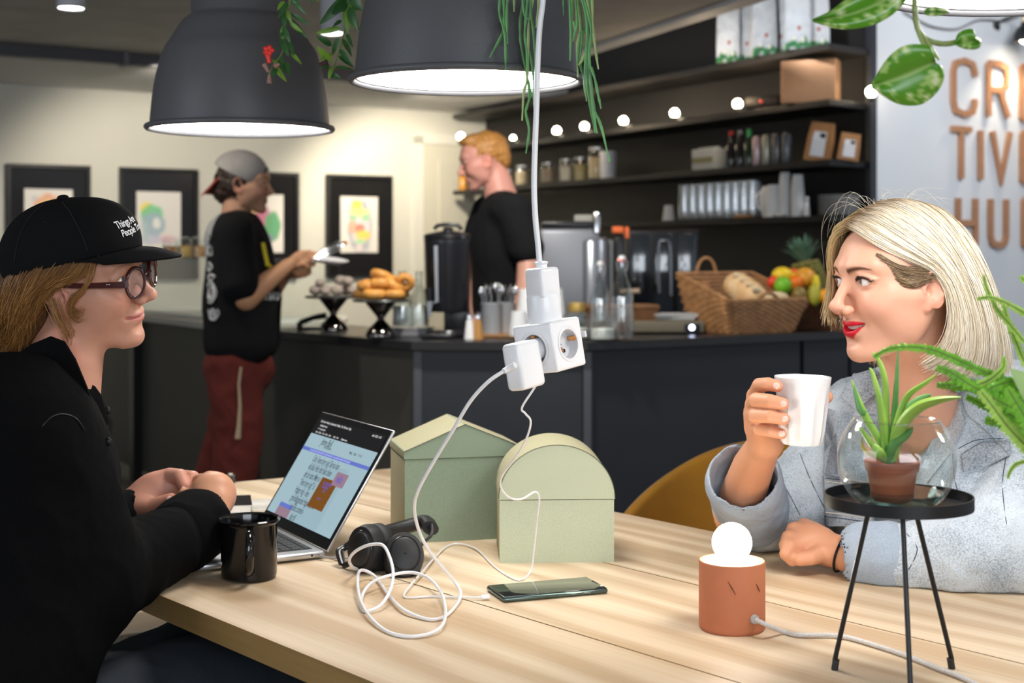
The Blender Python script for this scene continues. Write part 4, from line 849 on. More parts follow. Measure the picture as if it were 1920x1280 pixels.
# ---------------- shelf 1 : coffee bags ----------------
m_bag = M('foil_bag_white', (.52, .54, .56), .38, bump=(14, .9, .02), noise=(10, .25))
m_bgreen = M('bag_green', (.03, .22, .06), .5, noise=(50, .5)); m_bred = M('bag_red', (.35, .06, .04), .5)
for i, x in enumerate((1366, 1398, 1432, 1462, 1495, 1530)):
    p = S(x, 1, .03 if i % 2 == 0 else .13); r = thing('coffee_bag', 'white coffee bag on the topmost shelf, '+['leftmost of six', 'second from left', 'third from left', 'fourth from left', 'fifth from left', 'rightmost of six'][i], 'coffee bag', tuple(p), -.22+.1*(i % 3), 'coffee bags on the topmost shelf')
    m_bagi = m_bag
    w, h = .118, .34
    mb = MB(); pr = [(w/2, .032, 0), (w/2, .036, .08), (w/2*.97, .03, .2), (w/2*.94, .012, .30), (w/2*.92, .003, h)]
    vs = []; fs = []
    for (a, b, z) in pr: vs += [(-a, -b, z), (-a*.5, -b*1.15, z), (a*.5, -b*1.15, z), (a, -b, z), (a, b, z), (-a, b, z)]
    for j in range(4):
        for k in range(6): fs.append((j*6+k, j*6+(k+1) % 6, j*6+6+(k+1) % 6, j*6+6+k))
    fs.append((24, 25, 26, 27, 28, 29)); mb.add(vs, fs); mb.build('bag_body', m_bag, r, ang=70)
    mb = MB(); 
    for k in range(7): mb.sph((-w*.42+k*w*.14, -.038, .012+.012*(k % 3)), (.011, .004, .016+.006*((k*5+i) % 3)), 8, 6)
    mb.build('floral_print', m_bgreen, r)
    mb = MB(); mb.sph((w*.05, -.041, .10), (.008, .002, .012), 10, 6); mb.build('emblem', m_bred, r)
    mb = MB(); mb.sph((-w*.15, -.042, .05), (.010, .003, .010), 8, 6); mb.sph((w*.2, -.041, .042), (.010, .003, .012), 8, 6); mb.build('flower_print', M('bag_cream', (.62, .60, .50), .5), r)
point_light('shelf_light', (.2, 8.3, 2.07), 5, .08, (1, .78, .55))
point_light('shelf_light', (.95, 7.0, 2.12), 2.5, .08, (1, .78, .55))
# ================= TABLE AND WHAT STANDS ON IT =================
def T(px, py, h=0.0): return WZ(px, py, TAB+h)
A_ = Vector((-.2666, 3.276)); trz = math.atan2(-.765, .644)
tb = thing('table', 'long pale ash table with three wide planks in the foreground', 'table', (A_.x, A_.y, 0), trz)
m_ash = wood_mat('ash_wood', (.80, .66, .48), (.54, .38, .23), 1.0)
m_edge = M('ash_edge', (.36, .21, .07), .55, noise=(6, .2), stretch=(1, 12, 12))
TH = .034
for k, (y0, y1) in enumerate(((-.3215, 0), (-.6425, -.3245), (-.967, -.6455))):
    x0 = -.155*(-y0)/.967; x1 = -.155*(-y1)/.967; mb = MB(); L = 3.0; z0, z1 = TAB-TH, TAB
    vs = [(x0, y0, z0), (L, y0, z0), (L, y1, z0), (x1, y1, z0), (x0, y0, z1), (L, y0, z1), (L, y1, z1), (x1, y1, z1)]
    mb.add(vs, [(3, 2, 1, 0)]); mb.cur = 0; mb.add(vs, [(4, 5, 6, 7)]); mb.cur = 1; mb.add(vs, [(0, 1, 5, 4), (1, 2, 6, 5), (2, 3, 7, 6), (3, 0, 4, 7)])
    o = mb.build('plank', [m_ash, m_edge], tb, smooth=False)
for x in (.25, 2.7):
    for y in (-.12, -.85):
        mb = MB(); mb.box((x, y, (TAB-TH)/2), (.06, .06, TAB-TH)); mb.build('leg', m_blackmetal, tb, smooth=False)
mb = MB(); mb.box((1.45, -.12, TAB-TH-.03), (2.5, .03, .055)); mb.box((1.45, -.85, TAB-TH-.03), (2.5, .03, .055)); mb.build('frame_rail', m_blackmetal, tb, smooth=False)
# ---------------- pendant lamps ----------------
m_shade = M('shade_grey', (.085, .086, .094), .42, bump=(500, .15)); m_inner = M('shade_inner', (.9, .9, .88), .6)
PR = [(.179, .006), (.1705, .084), (.155, .15), (.139, .178), (.117, .213), (.101, .227), (.0975, .232), (.0975, .32), (.085, .345), (.03, .355), (.001, .356)]
def pendant(loc, label, power, s=1.0):
    r = thing('pendant_lamp', label, 'pendant lamp', loc, 0, 'large dark grey pendant lamps over the table')
    pr = [(x*s, z*s) for x, z in PR]
    p2 = []
    for (a, b) in zip(pr[:-1], pr[1:]): p2.append(a)
    p2.append(pr[-1]); sm = [tuple(v)[:2] for v in [(q.x, q.y) for q in cr([(x, z, 0) for x, z in pr[:6]], 5)]]+pr[6:]
    mb = MB(); mb.lathe(sm, 72); mb.build('shade', m_shade, r, ang=35)
    mb = MB(); mb.tube([(.184*s*cos(a), .184*s*sin(a), .003) for a in np.linspace(0, 2*pi, 73)[:-1]], .0058, 10, closed=True); mb.build('rim', m_shade, r)
    mb = MB(); mb.lathe([(x*s-.003, z*s) for x, z in PR[:6]]+[(.001, .222*s)], 56); mb.build('lining', m_inner, r)
    mb = MB(); mb.lathe([(.001, .012), (.176*s, .012)], 56); mb.build('diffuser', emis('pendant_glow_%d' % power, (1, .965, .92), power), r)
    mb = MB(); mb.cyl((0, 0, .35*s), (0, 0, .38*s), .02); mb.build('cap', m_blackmetal, r); mb = MB(); mb.cyl((0, 0, .38*s), (0, 0, 2.3-loc[2]), .0035, n=8); mb.build('cord', m_blackmetal, r); return r
pendant((-.548, 2.87, 1.484), 'large dark grey pendant lamp at the left, above the standing man\'s cap', 16)
pendant((-.073, 2.28, 1.510), 'large dark grey pendant lamp in the middle, behind the white cable', 16)
pendant((.625, 1.70, 1.552), 'pendant lamp whose bright opening is cut by the top right corner', 16)
# ---------------- storage boxes ----------------
m_lin = M('pale_green_linen', (.52, .57, .42), .85, noise=(5, .06), fine=(900, .12), bump=(900, .2, .0006))
m_lin2 = M('sage_green_linen', (.25, .315, .225), .85, noise=(5, .1), fine=(900, .15), bump=(900, .2, .0006))
m_lin3 = M('beige_linen_side', (.43, .40, .25), .85, noise=(5, .08), fine=(900, .14), bump=(900, .2, .0006))
m_line = M('seam_dark', (.06, .07, .05), .8)
c = T(757.5, 1019); rz = radians(13.5)
r = thing('storage_box', 'house-shaped sage green linen box with a gable lid', 'box', (c.x, c.y, TAB), rz, 'linen covered storage boxes')
w, dp, ev, ap, sp = .213, .165, .157, .201, .143
def extr(poly, d0, d1, matf, mats, name, parent, bevel=.002):
    n = len(poly); vs = [(x, d0, z) for x, z in poly]+[(x, d1, z) for x, z in poly]; mb = MB()
    mb.cur = 0; mb.add(vs, [tuple(range(n))]); mb.cur = 1; mb.add(vs, [tuple(range(2*n-1, n-1, -1))]+[(i, n+i, n+(i+1) % n, (i+1) % n) for i in range(n)])
    return mb.build(name, mats, parent, smooth=True, ang=30, bevel=bevel)
extr([(.0015, 0), (w-.0015, 0), (w-.0015, sp-.0006), (.0015, sp-.0006)], .0015, dp-.0015, None, [m_lin2, m_lin3], 'box_body', r)
extr([(0, sp+.0006), (w, sp+.0006), (w, ev), (w/2, ap), (0, ev)], 0, dp, None, [m_lin2, m_lin3], 'lid', r)
mb = MB(); mb.tube([(0, -.0008, ev), (w/2, -.0008, ap), (w, -.0008, ev)], .0006, 5); mb.build('lid_seam', m_line, r)
c = T(935, 1056); r = thing('storage_box', 'arched pale green linen box with a rounded lid', 'box', (c.x, c.y, TAB), radians(2.5), 'linen covered storage boxes')
w, dp, sp = .187, .15, .101; R_ = w/2
extr([(.0015, 0), (w-.0015, 0), (w-.0015, sp-.0006), (.0015, sp-.0006)], .0015, dp-.0015, None, [m_lin, m_lin3], 'box_body', r)
extr([(0, sp+.0006), (w, sp+.0006)]+[(w/2+R_*cos(a), sp+.002+R_*.92*sin(a)) for a in np.linspace(0.02, pi-.02, 36)], 0, dp, None, [m_lin, m_lin3], 'lid', r, bevel=.0012)
mb = MB(); mb.tube([(w/2+R_*cos(a), -.0006, sp+.002+R_*.92*sin(a)) for a in np.linspace(0, pi, 40)], .0006, 5); mb.build('lid_seam', m_line, r)
# ---------------- phone ----------------
p = T(945, 1131); r = thing('phone', 'dark green smartphone lying face up, plugged to a white cable', 'phone', (p.x, p.y, TAB), radians(20.2))
mb = MB(); mb.rbox((.081, .039, .0044), (.162, .078, .0082), .0038, seg=4); mb.build('frame', M('phone_frame', (.10, .14, .13), .2, metal=.9), r)
mb = MB(); mb.rbox((.081, .039, .0084), (.158, .074, .0009), .0004, seg=2); mb.build('screen', M('phone_screen', (.012, .016, .014), .05, coat=1, spec=.8), r)
mb = MB(); mb.rbox((.128, .0, .0045), (.012, .0012, .002), .0005, seg=1); mb.rbox((.108, .0, .0045), (.012, .0012, .002), .0005, seg=1); mb.build('side_button', M('phone_button', (.2, .26, .25), .3, metal=.9), r)
mb = MB(); mb.box((.1575, .039, .0089), (.002, .02, .0002)); mb.build('speaker_slot', m_black, r)
# ---------------- mug ----------------
m_enam = M('black_enamel', (.005, .005, .006), .10, coat=.35, spec=.35)
p = Vector(((467-CXP)*2.175/F, 2.175, TAB)); r = thing('mug', 'shiny black enamel mug with a rolled rim beside the laptop', 'mug', tuple(p))
mb = MB(); mb.lathe([(.001, 0), (.036, 0), (.0415, .004), (.0425, .010), (.0425, .083), (.044, .086), (.0470, .088), (.0475, .0905), (.0455, .0925), (.0425, .091), (.0410, .086), (.0405, .010), (.038, .004), (.001, .003)], 56); mb.build('mug_body', m_enam, r)
mb = MB(); pts = cr([(.010, -.038, .074), (.012, -.052, .077), (.014, -.066, .068), (.014, -.070, .045), (.012, -.062, .026), (.010, -.042, .018)], 8); mb.tube(pts, .0052, 12, flat=1.5); mb.build('handle', m_enam, r)
mb = MB(); mb.lathe([(.001, .068), (.0405, .068)], 40); mb.build('coffee', M('coffee_black', (.012, .006, .003), .05), r)
# ---------------- laptop ----------------
hr = WZ(612, 1034, .752); hl = WZ(486, 971, .752); ux = Vector((.49, -.87, 0)).normalized(); lw = .318; hc = hr-ux*lw/2
r = thing('laptop', 'open silver laptop with a web page on its screen, beside the black mug', 'laptop', (hc.x, hc.y, TAB), math.atan2(-.87, .49))
m_alu = M('aluminium', (.55, .55, .56), .32, metal=.85); ld = .222
mb = MB(); mb.rbox((0, -ld/2-.002, .0085), (lw, ld, .011), .004, seg=3); mb.build('base', m_alu, r)
mb = MB(); mb.rbox((0, -.068, .0142), (.272, .105, .0012), .0004, seg=1); kb = mb.build('keyboard', M('keyboard_black', (.012, .012, .013), .5), r)
km = MB()
for j in range(6):
    x = -.134
    n = [14, 14, 14, 13, 12, 8][j]; ws_ = [1.0]*n
    if j == 5: ws_ = [1, 1, 1, 1.3, 5.2, 1.3, 1, 1.8]
    if j == 3: ws_[0] = 1.6; ws_[-1] = 1.6
    if j == 4: ws_[0] = 2.2; ws_[-1] = 2.2
    tot = sum(ws_); u_ = .268/tot
    for wk in ws_:
        km.rbox((x+wk*u_/2, -.023-.0175*j, .0152), (wk*u_-.003, .0145 if j else .008, .0012), .0004, seg=1); x += wk*u_
ko = km.build('keys', M('key_black', (.02, .02, .022), .45), kb); ko['kind'] = 'stuff'
mb = MB(); mb.rbox((0, -.170, .0142), (.125, .075, .0006), .0003, seg=1); mb.build('trackpad', M('trackpad', (.45, .45, .46), .35, metal=.7), r)
mb = MB(); mb.cyl((lw/2-.0005, -.025, .0085), (lw/2+.0004, -.025, .0085), .0019, n=12); mb.build('audio_port', m_black, r)
tilt = radians(32.4); SM = Matrix.Translation((0, 0, .0125)) @ Matrix.Rotation(-tilt, 4, 'X') @ Matrix.Rotation(pi/2, 4, 'X')   # local x right, y up the screen, z towards user
SH = .224
mb = MB(); mb.rbox((0, SH/2, -.0025), (lw, SH, .005), .002, M4=SM, seg=2); mb.build('screen_shell', m_alu, r)
mb = MB(); mb.rbox((0, SH/2, .0002), (lw-.003, SH-.003, .0012), .0005, M4=SM, seg=1); bz = mb.build('bezel', M('bezel_black', (.008, .008, .009), .2, spec=.3), r)
def scr(x0, x1, y0, y1, z, mat, name):   # u,v in 0..1 of the lit area
    X0 = -lw/2+.009; XW = lw-.018; Y0 = .020; YH = SH-.032
    mb = MB(); q = [(X0+XW*x0, Y0+YH*y0, z), (X0+XW*x1, Y0+YH*y0, z), (X0+XW*x1, Y0+YH*y1, z), (X0+XW*x0, Y0+YH*y1, z)]; mb.add(q, [(0, 1, 2, 3)], SM); return mb.build(name, mat, bz, smooth=False)
def es(n, c, st=1.0): return M('scr_'+n, (0, 0, 0), .3, em=(c, st))
e_bg = es('page', (.29, .41, .46), .95); e_bg2 = es('page2', (.26, .375, .425), .95); e_dark = es('dark', (.006, .0055, .007)); e_blue = es('blue', (.10, .14, .45)); e_txt = es('text', (.03, .04, .05)); e_br = es('brown', (.15, .055, .006)); e_pk = es('pink', (.24, .155, .20)); e_wt = es('white', (.55, .55, .55)); e_vi = es('violet', (.10, .08, .40))
scr(0, 1, 0, 1, .0012, e_dark, 'display'); scr(0, 1, 0, .83, .0014, e_bg, 'web_page'); scr(.24, .78, .0, .60, .0015, e_bg2, 'text_column'); scr(0, 1, .655, .69, .0016, e_blue, 'banner')
scr(.50, .73, .18, .47, .0020, e_br, 'brown_card'); scr(.655, .82, .43, .56, .0022, e_pk, 'pink_card'); scr(.13, .33, .0, .085, .0018, e_pk, 'pink_card'); scr(.13, .33, .085, .125, .0019, e_blue, 'blue_card')
def stx(t, u, v, size, mat, sx=.62, z=.0019, off=.00012, al='LEFT'):
    X0 = -lw/2+.009; XW = lw-.018; Y0 = .020; YH = SH-.032
    text_mesh(t, size, mat, bz, SM @ Matrix.Translation((X0+XW*u, Y0+YH*v, z)), sx=sx, off=off, name='screen_text', align=al)
for i, l in enumerate(['Ord. Vem bryr sig? Skriva kan', 'väl alla. Hör det hela tiden', 'det är sant. Men o', '"Vem bryr sig?" ä', 'frågar mig - den', 'grundläggande frågan att ha', '      behålla content-', '              dig till']):
    stx(l, .235, .575-.081*i, .0178, e_txt, .56)
stx('Johny Boll', .22, .745, .020, e_txt, .6, off=.0002); stx('Productions', .30, .722, .008, e_txt, .8); stx('Meny   Start   1 9 6 2', .66, .745, .007, e_txt, .9)
stx('En ny sida om att skriva innehåll - läs hela texten här - om att skriva innehåll - läs hela texten', .12, .665, .0052, es('bannertext', (.4, .4, .7)), .95, z=.0018)
stx('Edit  View  History  Bookmarks  Profiles  Tab  Window  Help', .05, .955, .0062, e_wt, .9); stx('mån 10:36  1 0 8', .82, .955, .0062, e_wt, .9)
stx('innehåll och text', .07, .915, .0055, e_wt, .9); stx('< >  om att skriva', .06, .88, .0055, e_wt, .9); stx('- Start  - Bilder  - Text  - Idéer  - Arkiv       - Nytt  - Post        - Dagens namn', .05, .845, .0050, e_wt, .95)
stx('hello', .69, .465, .020, e_vi, .62, z=.0024, off=.0003); stx('VAD BEHÖVER', .545, .41, .0075, e_vi, .8, z=.0022); stx('INNEHÅLL', .56, .375, .0075, e_vi, .8, z=.0022); stx('HA?', .60, .34, .0075, e_vi, .8, z=.0022); stx('* * *', .58, .25, .010, e_vi, .9, z=.0022)
mb = MB(); mb.tube(cr([(lw/2+.001, -.012, .008), (lw/2+.02, .0, .006), (lw/2+.03, .05, .003), (lw/2+.0, .12, .003), (lw/2-.05, .15, .003)], 6), .0018, 6); mb.build('charging_lead', M('grey_lead', (.3, .31, .33), .5), r)
# ---------------- notebook, papers, pens ----------------
p = T(424, 962); r = thing('notebook', 'small black notebook with white page edges, beside the clasped hands', 'notebook', (p.x-.03, p.y+.02, TAB+.0015), radians(12))
mb = MB(); mb.box((0, 0, .010), (.142, .10, .014)); mb.build('pages', M('page_white', (.8, .8, .78), .8), r, smooth=False)
mb = MB(); mb.box((0, 0, .018), (.146, .103, .002)); mb.box((0, 0, .0015), (.146, .103, .002)); mb.build('cover', m_black, r, smooth=False)
for i, (x, y, a, l) in enumerate(((452, 985, .55, 'lower printed grey and white paper sheet between notebook and laptop'), (462, 948, .18, 'upper paper sheet lying further back by the laptop'))):
    p = T(x, y); r = thing('paper_sheet', l, 'paper', (p.x, p.y, TAB+.0002+.0004*i), a); mb = MB(); mb.box((0, 0, .0003), (.16, .13, .0006)); mb.build('sheet', M('printed_paper', (.72, .70, .66), .7, noise=(16, .5), col2=(.36, .33, .28)), r, smooth=False)
for i, (a, b, l) in enumerate((((425, 933), (459, 931), 'pale pen lying behind the notebook'), ((428, 938), (452, 937), 'second pale pen touching the notebook\'s back edge'))):
    a = T(*a, .005); b = T(*b, .005); mb = MB(); mb.tube([a, b], .0042, 8); tag(mb.build('pen', M('pen_cream', (.62, .58, .45), .4)), l, 'pen')
p = T(432, 905); r = thing('pencil_sharpener', 'tiny dark metal piece at the far table edge behind the hands', 'sharpener', tuple(p)); mb = MB(); mb.rbox((0, 0, .009), (.022, .014, .018), .003); mb.build('body', M('dark_steel', (.08, .08, .08), .3, metal=.8), r); mb = MB(); mb.cyl((0, 0, .018), (0, 0, .022), .006); mb.build('knob', m_chrome, r)
# ---------------- headphones ----------------
m_hp = M('headphone_black', (.014, .014, .015), .48, bump=(300, .1)); m_hpg = M('headphone_gloss', (.02, .02, .022), .2)
p0 = T(720, 1075); r = thing('headphones', 'folded black over-ear headphones resting between laptop and boxes', 'headphones', (p0.x, p0.y, TAB))
def HP(px, py, d_): return W(px, py, d_)-Vector((p0.x, p0.y, TAB))
def earcup(c, ax, rr, th, nm):
    Mt = Matrix.Translation(c) @ Vector(ax).to_track_quat('Z', 'Y').to_matrix().to_4x4()
    mb = MB(); mb.lathe([(.001, th*.5), (rr*.62, th*.5), (rr*.70, th*.46), (rr*.72, th*.40), (rr*.92, th*.36), (rr, th*.15), (rr, -th*.1), (rr*.9, -th*.16), (.001, -th*.16)], 40, M4=Mt, squash=(1, 1.18)); o = mb.build('ear_cup', m_hp, r)
    mb = MB(); mb.lathe([(rr*.55, -th*.12), (rr*.88, -th*.12), (rr*1.0, -th*.22), (rr*1.02, -th*.42), (rr*.9, -th*.58), (rr*.62, -th*.56), (rr*.5, -th*.35), (.001, -th*.35)], 40, M4=Mt, squash=(1, 1.18)); mb.build('ear_cushion', M('cushion_black', (.018, .018, .018), .6, bump=(60, .3)), o)
    mb = MB(); mb.lathe([(rr*.74, th*.405), (rr*.76, th*.42), (rr*.78, th*.40)], 40, M4=Mt, squash=(1, 1.18)); mb.build('ring', m_hpg, o)
    mb = MB(); mb.rbox((0, -rr*1.1, 0), (.012, .004, .018), .0015, M4=Mt); mb.build('switch', m_hpg, o)
    return o
earcup(HP(692, 1028, 2.22), (-.62, -.78, .10), .032, .050, 'a'); earcup(HP(757, 1043, 2.20), (.18, -.90, .42), .031, .042, 'b')
mb = MB(); pts = cr([HP(700, 1003, 2.27), HP(735, 995, 2.30), HP(770, 985, 2.32), HP(797, 978, 2.32), HP(807, 990, 2.29)], 8); mb.tube(pts, .0150, 12, flat=.75); mb.build('headband', m_hp, r)
for a in ([(807, 985, 2.29), (808, 1003, 2.27), (796, 1015, 2.25), (783, 1030, 2.22)], [(640, 1035, 2.26), (645, 1058, 2.24), (660, 1052, 2.23), (672, 1040, 2.24), (680, 1010, 2.26), (700, 1000, 2.27)]):
    mb = MB(); mb.tube(cr([HP(*q) for q in a], 5), .0055, 10, flat=.5); mb.build('yoke', m_hp, r)
mb = MB(); mb.tube(cr([HP(668, 1010, 2.27), HP(648, 1025, 2.27), HP(636, 1034, 2.26), HP(642, 1058, 2.24)], 5), .0060, 10, flat=.5); mb.build('hinge', m_hpg, r)
# ---------------- terracotta lamp ----------------
lc = Vector(((1372.5-CXP)*1.885/F, 1.885, TAB)); r = thing('table_lamp', 'terracotta cylinder table lamp with a bare glowing globe bulb', 'table lamp', tuple(lc))
m_ter = M('terracotta', (.50, .165, .075), .75, noise=(18, .12), bump=(200, .12))
mb = MB(); mb.lathe([(.001, 0), (.041, 0), (.0435, .003), (.0437, .006), (.0437, .0885), (.0425, .0905), (.040, .0905), (.039, .088), (.039, .05), (.001, .05)], 56); mb.build('lamp_body', m_ter, r)
mb = MB(); mb.lathe([(.0385, .089), (.0385, .0515), (.001, .0515)], 40); mb.build('white_inside', M('lamp_white', (.85, .82, .78), .6), r)
mb = MB(); mb.cyl((0, 0, .05), (0, 0, .092), .013, n=20); mb.build('socket', m_ceramic, r)
mb = MB(); mb.sph((0, 0, .1135), .0262, 36, 24); mb.build('globe_bulb', emis('globe_glow', (1, .90, .78), 38), r)
mb = MB(); mb.tube([(.0225, -.0385, .022), (.0245, -.042, .022)], [.0062, .0058], 14); mb.build('cord_grommet', M('grommet', (.45, .42, .40), .5), r)
for (x0, z0, x1, z1) in ((-.012, .072, -.002, .055), (.026, .067, .032, .055)):
    mb = MB(); f = lambda x, z: (x, -sqrt(.0438**2-x*x)-.0001, z); mb.tube([f(x0, z0), f((x0+x1)/2, (z0+z1)/2), f(x1, z1)], [.0003, .0009, .0003], 5); mb.build('scratch', M('scratch_dark', (.12, .04, .02), .8), r)
g = lc+Vector((.0245, -.043, .022)); pts = [g, g+Vector((.014, -.012, -.004))]+[T(x, y, .004) for x, y in ((1470, 1184), (1500, 1190), (1575, 1192), (1640, 1209), (1700, 1229), (1760, 1253), (1800, 1268), (1850, 1292), (1900, 1320))]
mb = MB(); mb.tube([p_-lc for p_ in cr(pts, 8)], .0030, 10); mb.build('cord', M('lamp_cord', (.62, .60, .58), .6, fine=(900, .3)), r)['label'] = 'pale cloth cord'
# ---------------- white cup (held) ----------------
CUP = Vector(((1503-CXP)*2.07/F, 2.07, EYE-(832-HY)*2.07/F)); CS = 1.078
cupM = Matrix.Translation(CUP)
r = thing('cup', 'white fluted porcelain cup held up in the blonde woman\'s hand', 'cup', tuple(CUP), 0, None, rot=(0, radians(1.0), 0)); r.scale = (CS,)*3; n = 72
mb = MB(); prof = [(.0258, 0), (.0275, .003), (.0300, .02), (.0328, .045), (.0345, .060), (.0352, .066), (.0372, .084), (.0382, .0905), (.0375, .0912), (.0362, .089), (.0335, .06), (.026, .006), (.001, .005)]
vs = []; fs = []
for j, (rr, z) in enumerate(prof):
    for i in range(n):
        a = 2*pi*i/n; f = 0
        if j < 6: f = -.0022*abs(cos(a*6.0))*(1 if j > 0 else .3)*(1 if j < 5 else .3)+.0008*(1 if .3 < j < 5 else 0)
        vs.append(((rr+f)*cos(a), (rr+f)*sin(a), z))
for j in range(len(prof)-1):
    for i in range(n): k = (i+1) % n; fs.append((j*n+i, j*n+k, (j+1)*n+k, (j+1)*n+i))
mb.add(vs, fs); mb.lathe([(.001, 0), (.0258, 0)], n); mb.build('cup_body', M('porcelain', (.84, .84, .86), .12, coat=.6), r)
mb = MB(); mb.lathe([(.001, .07), (.034, .07)], 40); mb.build('drink', M('coffee_black', (.012, .006, .003), .05), r)
# ---------------- tripod stand, bowl, pot ----------------
tc = Vector((.4515, 1.662, TAB)); r = thing('plant_stand', 'black three-legged metal stand with a round rimmed tray', 'stand', tuple(tc))
m_stand = M('stand_black', (.010, .010, .011), .36)
HT = EYE-(947-HY)*1.662/F-TAB; TR = .085
mb = MB(); mb.lathe([(.001, -.001), (TR, -.001), (TR, .013), (TR-.0018, .013), (TR-.0018, .001), (.001, .001)], 64, c=(0, 0, HT)); mb.build('tray', m_stand, r)
for (fx, fy, tx, ty) in ((.385-tc.x, 1.698-tc.y, -.030, .012), (.5267-tc.x, 1.7026-tc.y, .022, .014), (.443-tc.x, 1.580-tc.y, -.002, -.024)):
    mb = MB(); mb.cyl((tx, ty, HT-.001), (fx, fy, .010), .0030, n=12); mb.build('leg', m_stand, r)
    mb = MB(); mb.cyl((fx, fy, 0), (fx-(fx-tx)*.05, fy-(fy-ty)*.05, .013), .0042, n=12); mb.build('rubber_foot', M('rubber', (.03, .03, .03), .7), r)
bz0 = TAB+HT+.0012; BR = .068
r = thing('glass_bowl', 'round glass fishbowl with a little water, holding the potted plant on the stand', 'bowl', (tc.x-.002, tc.y, bz0))
def bowlp(R, a0, a1, n, zc): return [(R*sin(a), zc-R*cos(a)) for a in np.linspace(a0, a1, n)]
zc = .0515; out = bowlp(BR, .62, 2.34, 26, zc); inn = bowlp(BR-.0016, 2.32, .62, 26, zc)
mb = MB(); mb.lathe([(.001, 0), (out[0][0]*.8, 0.0)]+[(x, max(z, 0)) for x, z in out]+[(x, z+.0012) for x, z in inn]+[(inn[-1][0]*.8, .0035), (.001, .0035)], 64); mb.build('bowl_glass', m_glass, r, ang=60)
mb = MB(); mb.tube([(out[-1][0]*cos(a), out[-1][0]*sin(a), out[-1][1]) for a in np.linspace(0, 2*pi, 65)[:-1]], .0011, 8, closed=True); mb.build('bowl_rim', thin_glass('rim_glass', (.85, .9, .9), (1, 1, 1), 2.2, .02), r)
wt = [(x-.0006, z+.0012) for x, z in inn if z < .014]; wt.reverse(); mb = MB(); mb.lathe([(.001, .0040)]+wt+[(wt[-1][0]-.0005, .0155), (.001, .0155)], 64); mb.build('water', thin_glass('water', (.66, .78, .78), (.9, .95, .95), 1.5), r, ang=60)
POT = Vector((tc.x-.0085, tc.y-.004, bz0+.0165)); r = thing('flower_pot', 'brown plastic flower pot inside the glass bowl', 'flower pot', tuple(POT-Vector((0, 0, .011))))
mb = MB(); mb.lathe([(.001, 0), (.0218, 0), (.0232, .003), (.0283, .034), (.0300, .0345), (.0322, .0455), (.0312, .046), (.0292, .044), (.0275, .036), (.001, .035)], 40); mb.build('pot_wall', M('pot_brown', (.42, .12, .06), .45, noise=(30, .15)), r)
mb = MB(); mb.lathe([(.028, .037), (.014, .0400), (.001, .041)], 24); mb.build('soil', M('soil', (.04, .025, .015), .9, bump=(200, 1, .003)), r)
# ---------------- hanging socket cube and cables ----------------
m_pl = M('white_plastic', (.80, .80, .82), .32, coat=.2); m_pl2 = M('white_plastic_grey', (.62, .62, .64), .4)
DC = 1.92
cc = W(1030, 648, DC)
Rc = Matrix.Rotation(radians(-8), 4, Vector((0, 1, 0))) @ Matrix.Rotation(radians(3), 4, 'X') @ Matrix.Rotation(radians(38), 4, 'Z')
Rc = Matrix.Rotation(radians(-7), 4, Vector((0, 1, 0))).inverted() @ Matrix.Rotation(radians(38), 4, 'Z') if False else Matrix.Rotation(radians(-9), 4, 'Y') @ Matrix.Rotation(radians(-39), 4, 'Z')
Rc = Matrix.Translation(cc) @ Rc
r = thing('socket_cube', 'white cube power socket hanging from the white cable', 'socket', tuple(cc)); r.matrix_world = Rc; s = .0665
def socket(mb_parent, Mf):
    mb = MB(); mb.lathe([(.0235, .0004), (.0215, .0012), (.0198, .0004), (.0195, -.0005)], 40, M4=Mf); mb.build('socket_ring', m_pl, mb_parent)
    mb = MB(); mb.lathe([(.0195, 0), (.0188, -.013), (.001, -.013)], 36, M4=Mf); mb.build('socket_well', m_pl2, mb_parent)
    mb = MB(); mb.box((0, .0168, -.006), (.006, .003, .012)); mb.box((0, -.0168, -.006), (.006, .003, .012)); mb2 = MB(); mb2.add(mb.v, mb.f, Mf); mb2.build('earth_clip', M('clip_copper', (.75, .35, .12), .3, metal=.8), mb_parent, smooth=False)
    mb = MB(); mb.cyl((-.0095, 0, -.0135), (-.0095, 0, -.0120), .0026); mb.cyl((.0095, 0, -.0135), (.0095, 0, -.0120), .0026); mb2 = MB(); mb2.add(mb.v, mb.f, Mf); mb2.build('pin_hole', m_black, mb_parent)
bm = bmesh.new(); bmesh.ops.create_cube(bm, size=s)
bmesh.ops.bevel(bm, geom=bm.edges[:], offset=.0042, segments=4, profile=.5, affect='EDGES')
me = bpy.data.meshes.new('cube_body'); bm.to_mesh(me); bm.free(); me.materials.append(m_pl); body = bpy.data.objects.new('cube_body', me); COL.objects.link(body); body.parent = r
# carve wells with booleans evaluated now
def carve(o, Mf, rad, dep):
    mb = MB(); mb.lathe([(.001, -dep), (rad, -dep), (rad, .01), (.001, .01)], 36, M4=Mf, ); c = mb.build('tmp', m_pl2, None, smooth=False); bm = bmesh.new(); bm.from_mesh(c.data); bmesh.ops.remove_doubles(bm, verts=bm.verts, dist=.00102); bmesh.ops.recalc_face_normals(bm, faces=bm.faces); bm.to_mesh(c.data); bm.free()
    c.parent = o.parent; md = o.modifiers.new('b', 'BOOLEAN'); md.operation = 'DIFFERENCE'; md.object = c; md.solver = 'EXACT'; dg = bpy.context.evaluated_depsgraph_get(); dg.update(); nm = bpy.data.meshes.new_from_object(o.evaluated_get(dg)); o.modifiers.clear(); o.data = nm; bpy.data.objects.remove(c)
FL = Matrix.Rotation(pi/2, 4, 'X')            # +z -> -y
Ml = Matrix.Rotation(pi/2, 4, 'X') @ Matrix.Translation((0, 0, s/2)) @ Matrix.Rotation(radians(0), 4, 'Z')
